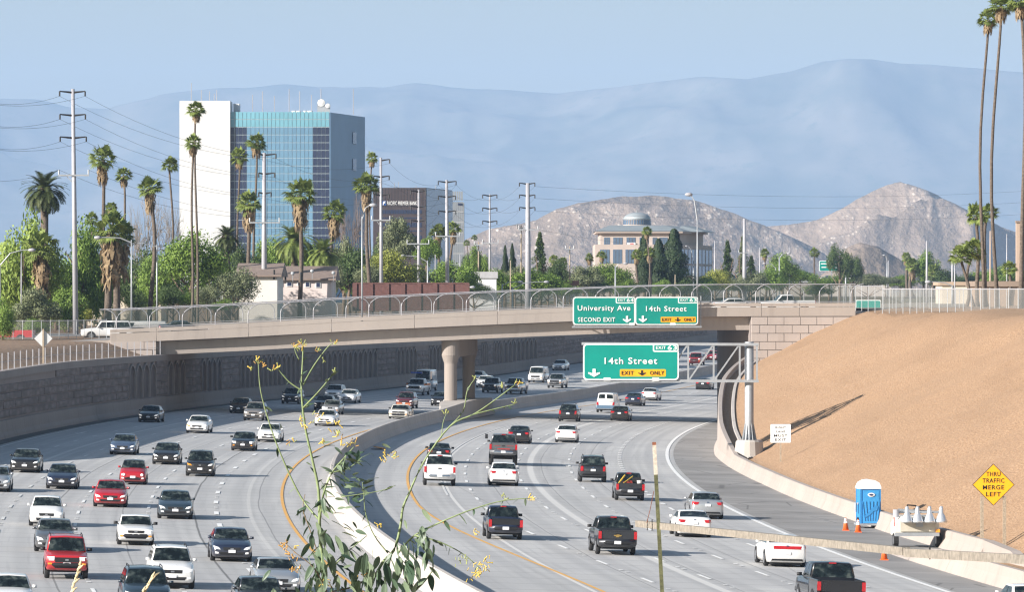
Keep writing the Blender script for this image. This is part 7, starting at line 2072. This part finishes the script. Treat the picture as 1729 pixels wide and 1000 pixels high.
# big lower leaves
for x, y, a, l in ((540, 890, -80, 45), (548, 900, -60, 50), (566, 905, -62, 48), (575, 915, -58, 45), (560, 880, -20, 35), (530, 895, -110, 35), (538, 925, -95, 55), (545, 935, -85, 60), (520, 940, -70, 40), (556, 935, -75, 55), (565, 950, -40, 40), (572, 955, -20, 35), (535, 965, -120, 40), (525, 975, -90, 35), (550, 965, -100, 45), (590, 965, -60, 40), (600, 975, -100, 40), (620, 975, -85, 45), (640, 960, -90, 50), (650, 950, -75, 55), (660, 945, -65, 45), (675, 940, -95, 50), (690, 945, -80, 60), (700, 945, -70, 50), (685, 920, -100, 30), (695, 915, -75, 35), (710, 915, -60, 30), (640, 940, -110, 35), (665, 965, -85, 45), (580, 885, -30, 30), (530, 860, -120, 28), (552, 850, -40, 30), (560, 868, 10, 28), (515, 870, -100, 25), (605, 990, -80, 40), (560, 990, -90, 40), (530, 1000, -80, 40), (575, 1000, -70, 45), (680, 985, -75, 45), (705, 920, -85, 35), (720, 905, -70, 28), (650, 985, -95, 40), (545, 845, -140, 25), (543, 820, -60, 30), (590, 930, -50, 32)):
    dleaf(x, y, a, l * .78); dleaf(x + r.uniform(-16, 16), y + r.uniform(-12, 18), a + r.uniform(-50, 50), l * r.uniform(.4, .65)); dleaf(x + r.uniform(-25, 25), y + r.uniform(0, 40), a + r.uniform(-40, 40), l * r.uniform(.45, .8))
for k in range(60):
    x = r.gauss(585, 24); y = r.gauss(808, 26); dleaf(x, y, r.uniform(-40, 30), r.uniform(9, 22))
for k in range(34):
    x = r.gauss(590, 60); y = r.uniform(930, 1010); dleaf(x, y, r.uniform(-130, -40), r.uniform(22, 46))
for k in range(22):
    x = r.gauss(700, 22); y = r.gauss(930, 25); dleaf(x, y, r.uniform(-120, -40), r.uniform(16, 36))
# flowers
umbel(512, 582, 9, 5); umbel(505, 590, 5, 5); umbel(497, 585, 4, 3); umbel(562, 580, 5, 4, up=60); umbel(535, 592, 5, 6, up=40); umbel(436, 612, 9, 5); umbel(443, 618, 4, 4); umbel(467, 622, 5, 4); umbel(458, 625, 3, 3); umbel(424, 625, 3, 3); umbel(564, 630, 4, 3, GFL); umbel(548, 612, 3, 3, GFL)
umbel(513, 712, 12, 9, YFL, up=-30, wide=120); umbel(535, 705, 9, 10, up=-20, wide=120); umbel(560, 720, 10, 14, YFL, up=-10, wide=150); umbel(570, 735, 9, 10, up=0, wide=140); umbel(490, 745, 8, 9, up=-60, wide=120); umbel(543, 748, 5, 6, YFL); umbel(580, 752, 6, 6, YFL, up=30); umbel(595, 750, 7, 6, up=30); umbel(652, 772, 9, 10, YFL, up=10, wide=140); umbel(665, 770, 5, 6)
umbel(872, 648, 7, 4, up=40); umbel(846, 655, 3, 3, GFL); umbel(802, 640, 3, 3, GFL); umbel(754, 697, 5, 4, GFL, up=80); umbel(870, 683, 3, 3, GFL); umbel(896, 842, 8, 5, YFL, up=20, wide=50); umbel(852, 842, 6, 5, GFL)
umbel(812, 960, 18, 13, YFL, up=-10, wide=120); umbel(800, 970, 14, 12, YFL, up=-20, wide=120); umbel(780, 945, 9, 12, GFL, up=0, wide=120); umbel(822, 945, 6, 8, YFL, up=20); umbel(640, 890, 6, 5, YFL); umbel(804, 900, 5, 5, YFL, up=0)
umbel(484, 920, 12, 8, OFL, up=170, wide=100); umbel(495, 940, 10, 8, OFL, up=200, wide=100); umbel(500, 960, 8, 8, OFL, up=250, wide=60); umbel(550, 985, 10, 10, YFL, up=270, wide=90); umbel(610, 970, 6, 8, OFL); umbel(500, 925, 5, 6, YFL, up=240)
# dry grass heads near the lens
gr = thing('grass_stalk', 'dry pale grass seed head rising before the red off-roader', 'grass', (P(120, 1000, 24).x, 24, near_z(P(120, 1000, 24).x, 24))); o = gr.location.copy()
DRY = mat('dry_straw', (.62, .52, .33), .8, var=.15, scale=40)
def gp_(x, y): return P(x, y, 24) - o
MB().tube([gp_(108, 1400), gp_(112, 1050), gp_(122, 995), gp_(133, 958)], .0025, 4).build('stem', DRY, gr)
for i_ in range(11):
    t_ = i_ / 10; q = gp_(lerp(118, 134, t_), lerp(1004, 957, t_)); s_ = 1 if i_ % 2 else -1
    MB().lathe([(.001, 0), (.006, .008), (.005, .02), (.001, .034)], 6, (0, 0, 0)).build('spikelet', DRY, gr).location = q
    ob = gr.children[-1]
for ob in gr.children:
    if ob.name.startswith('spikelet'): ob.rotation_euler = (r.uniform(-.5, .5), r.uniform(.3, 1.1), 0)
gr2 = thing('grass_stalk', 'dry pale grass seed head rising before the dark wagon', 'grass', (P(240, 1000, 24).x, 24, near_z(P(240, 1000, 24).x, 24))); o = gr2.location.copy()
MB().tube([gp_(225, 1400), gp_(232, 1050), gp_(242, 1000), gp_(256, 975)], .0025, 4).build('stem', DRY, gr2)
for i_ in range(9):
    t_ = i_ / 8; q = MB().lathe([(.001, 0), (.006, .008), (.005, .02), (.001, .034)], 6, (0, 0, 0)).build('spikelet', DRY, gr2); q.location = gp_(lerp(238, 258, t_), lerp(1006, 974, t_)); q.rotation_euler = (r.uniform(-.5, .5), r.uniform(.4, 1.2), 0)
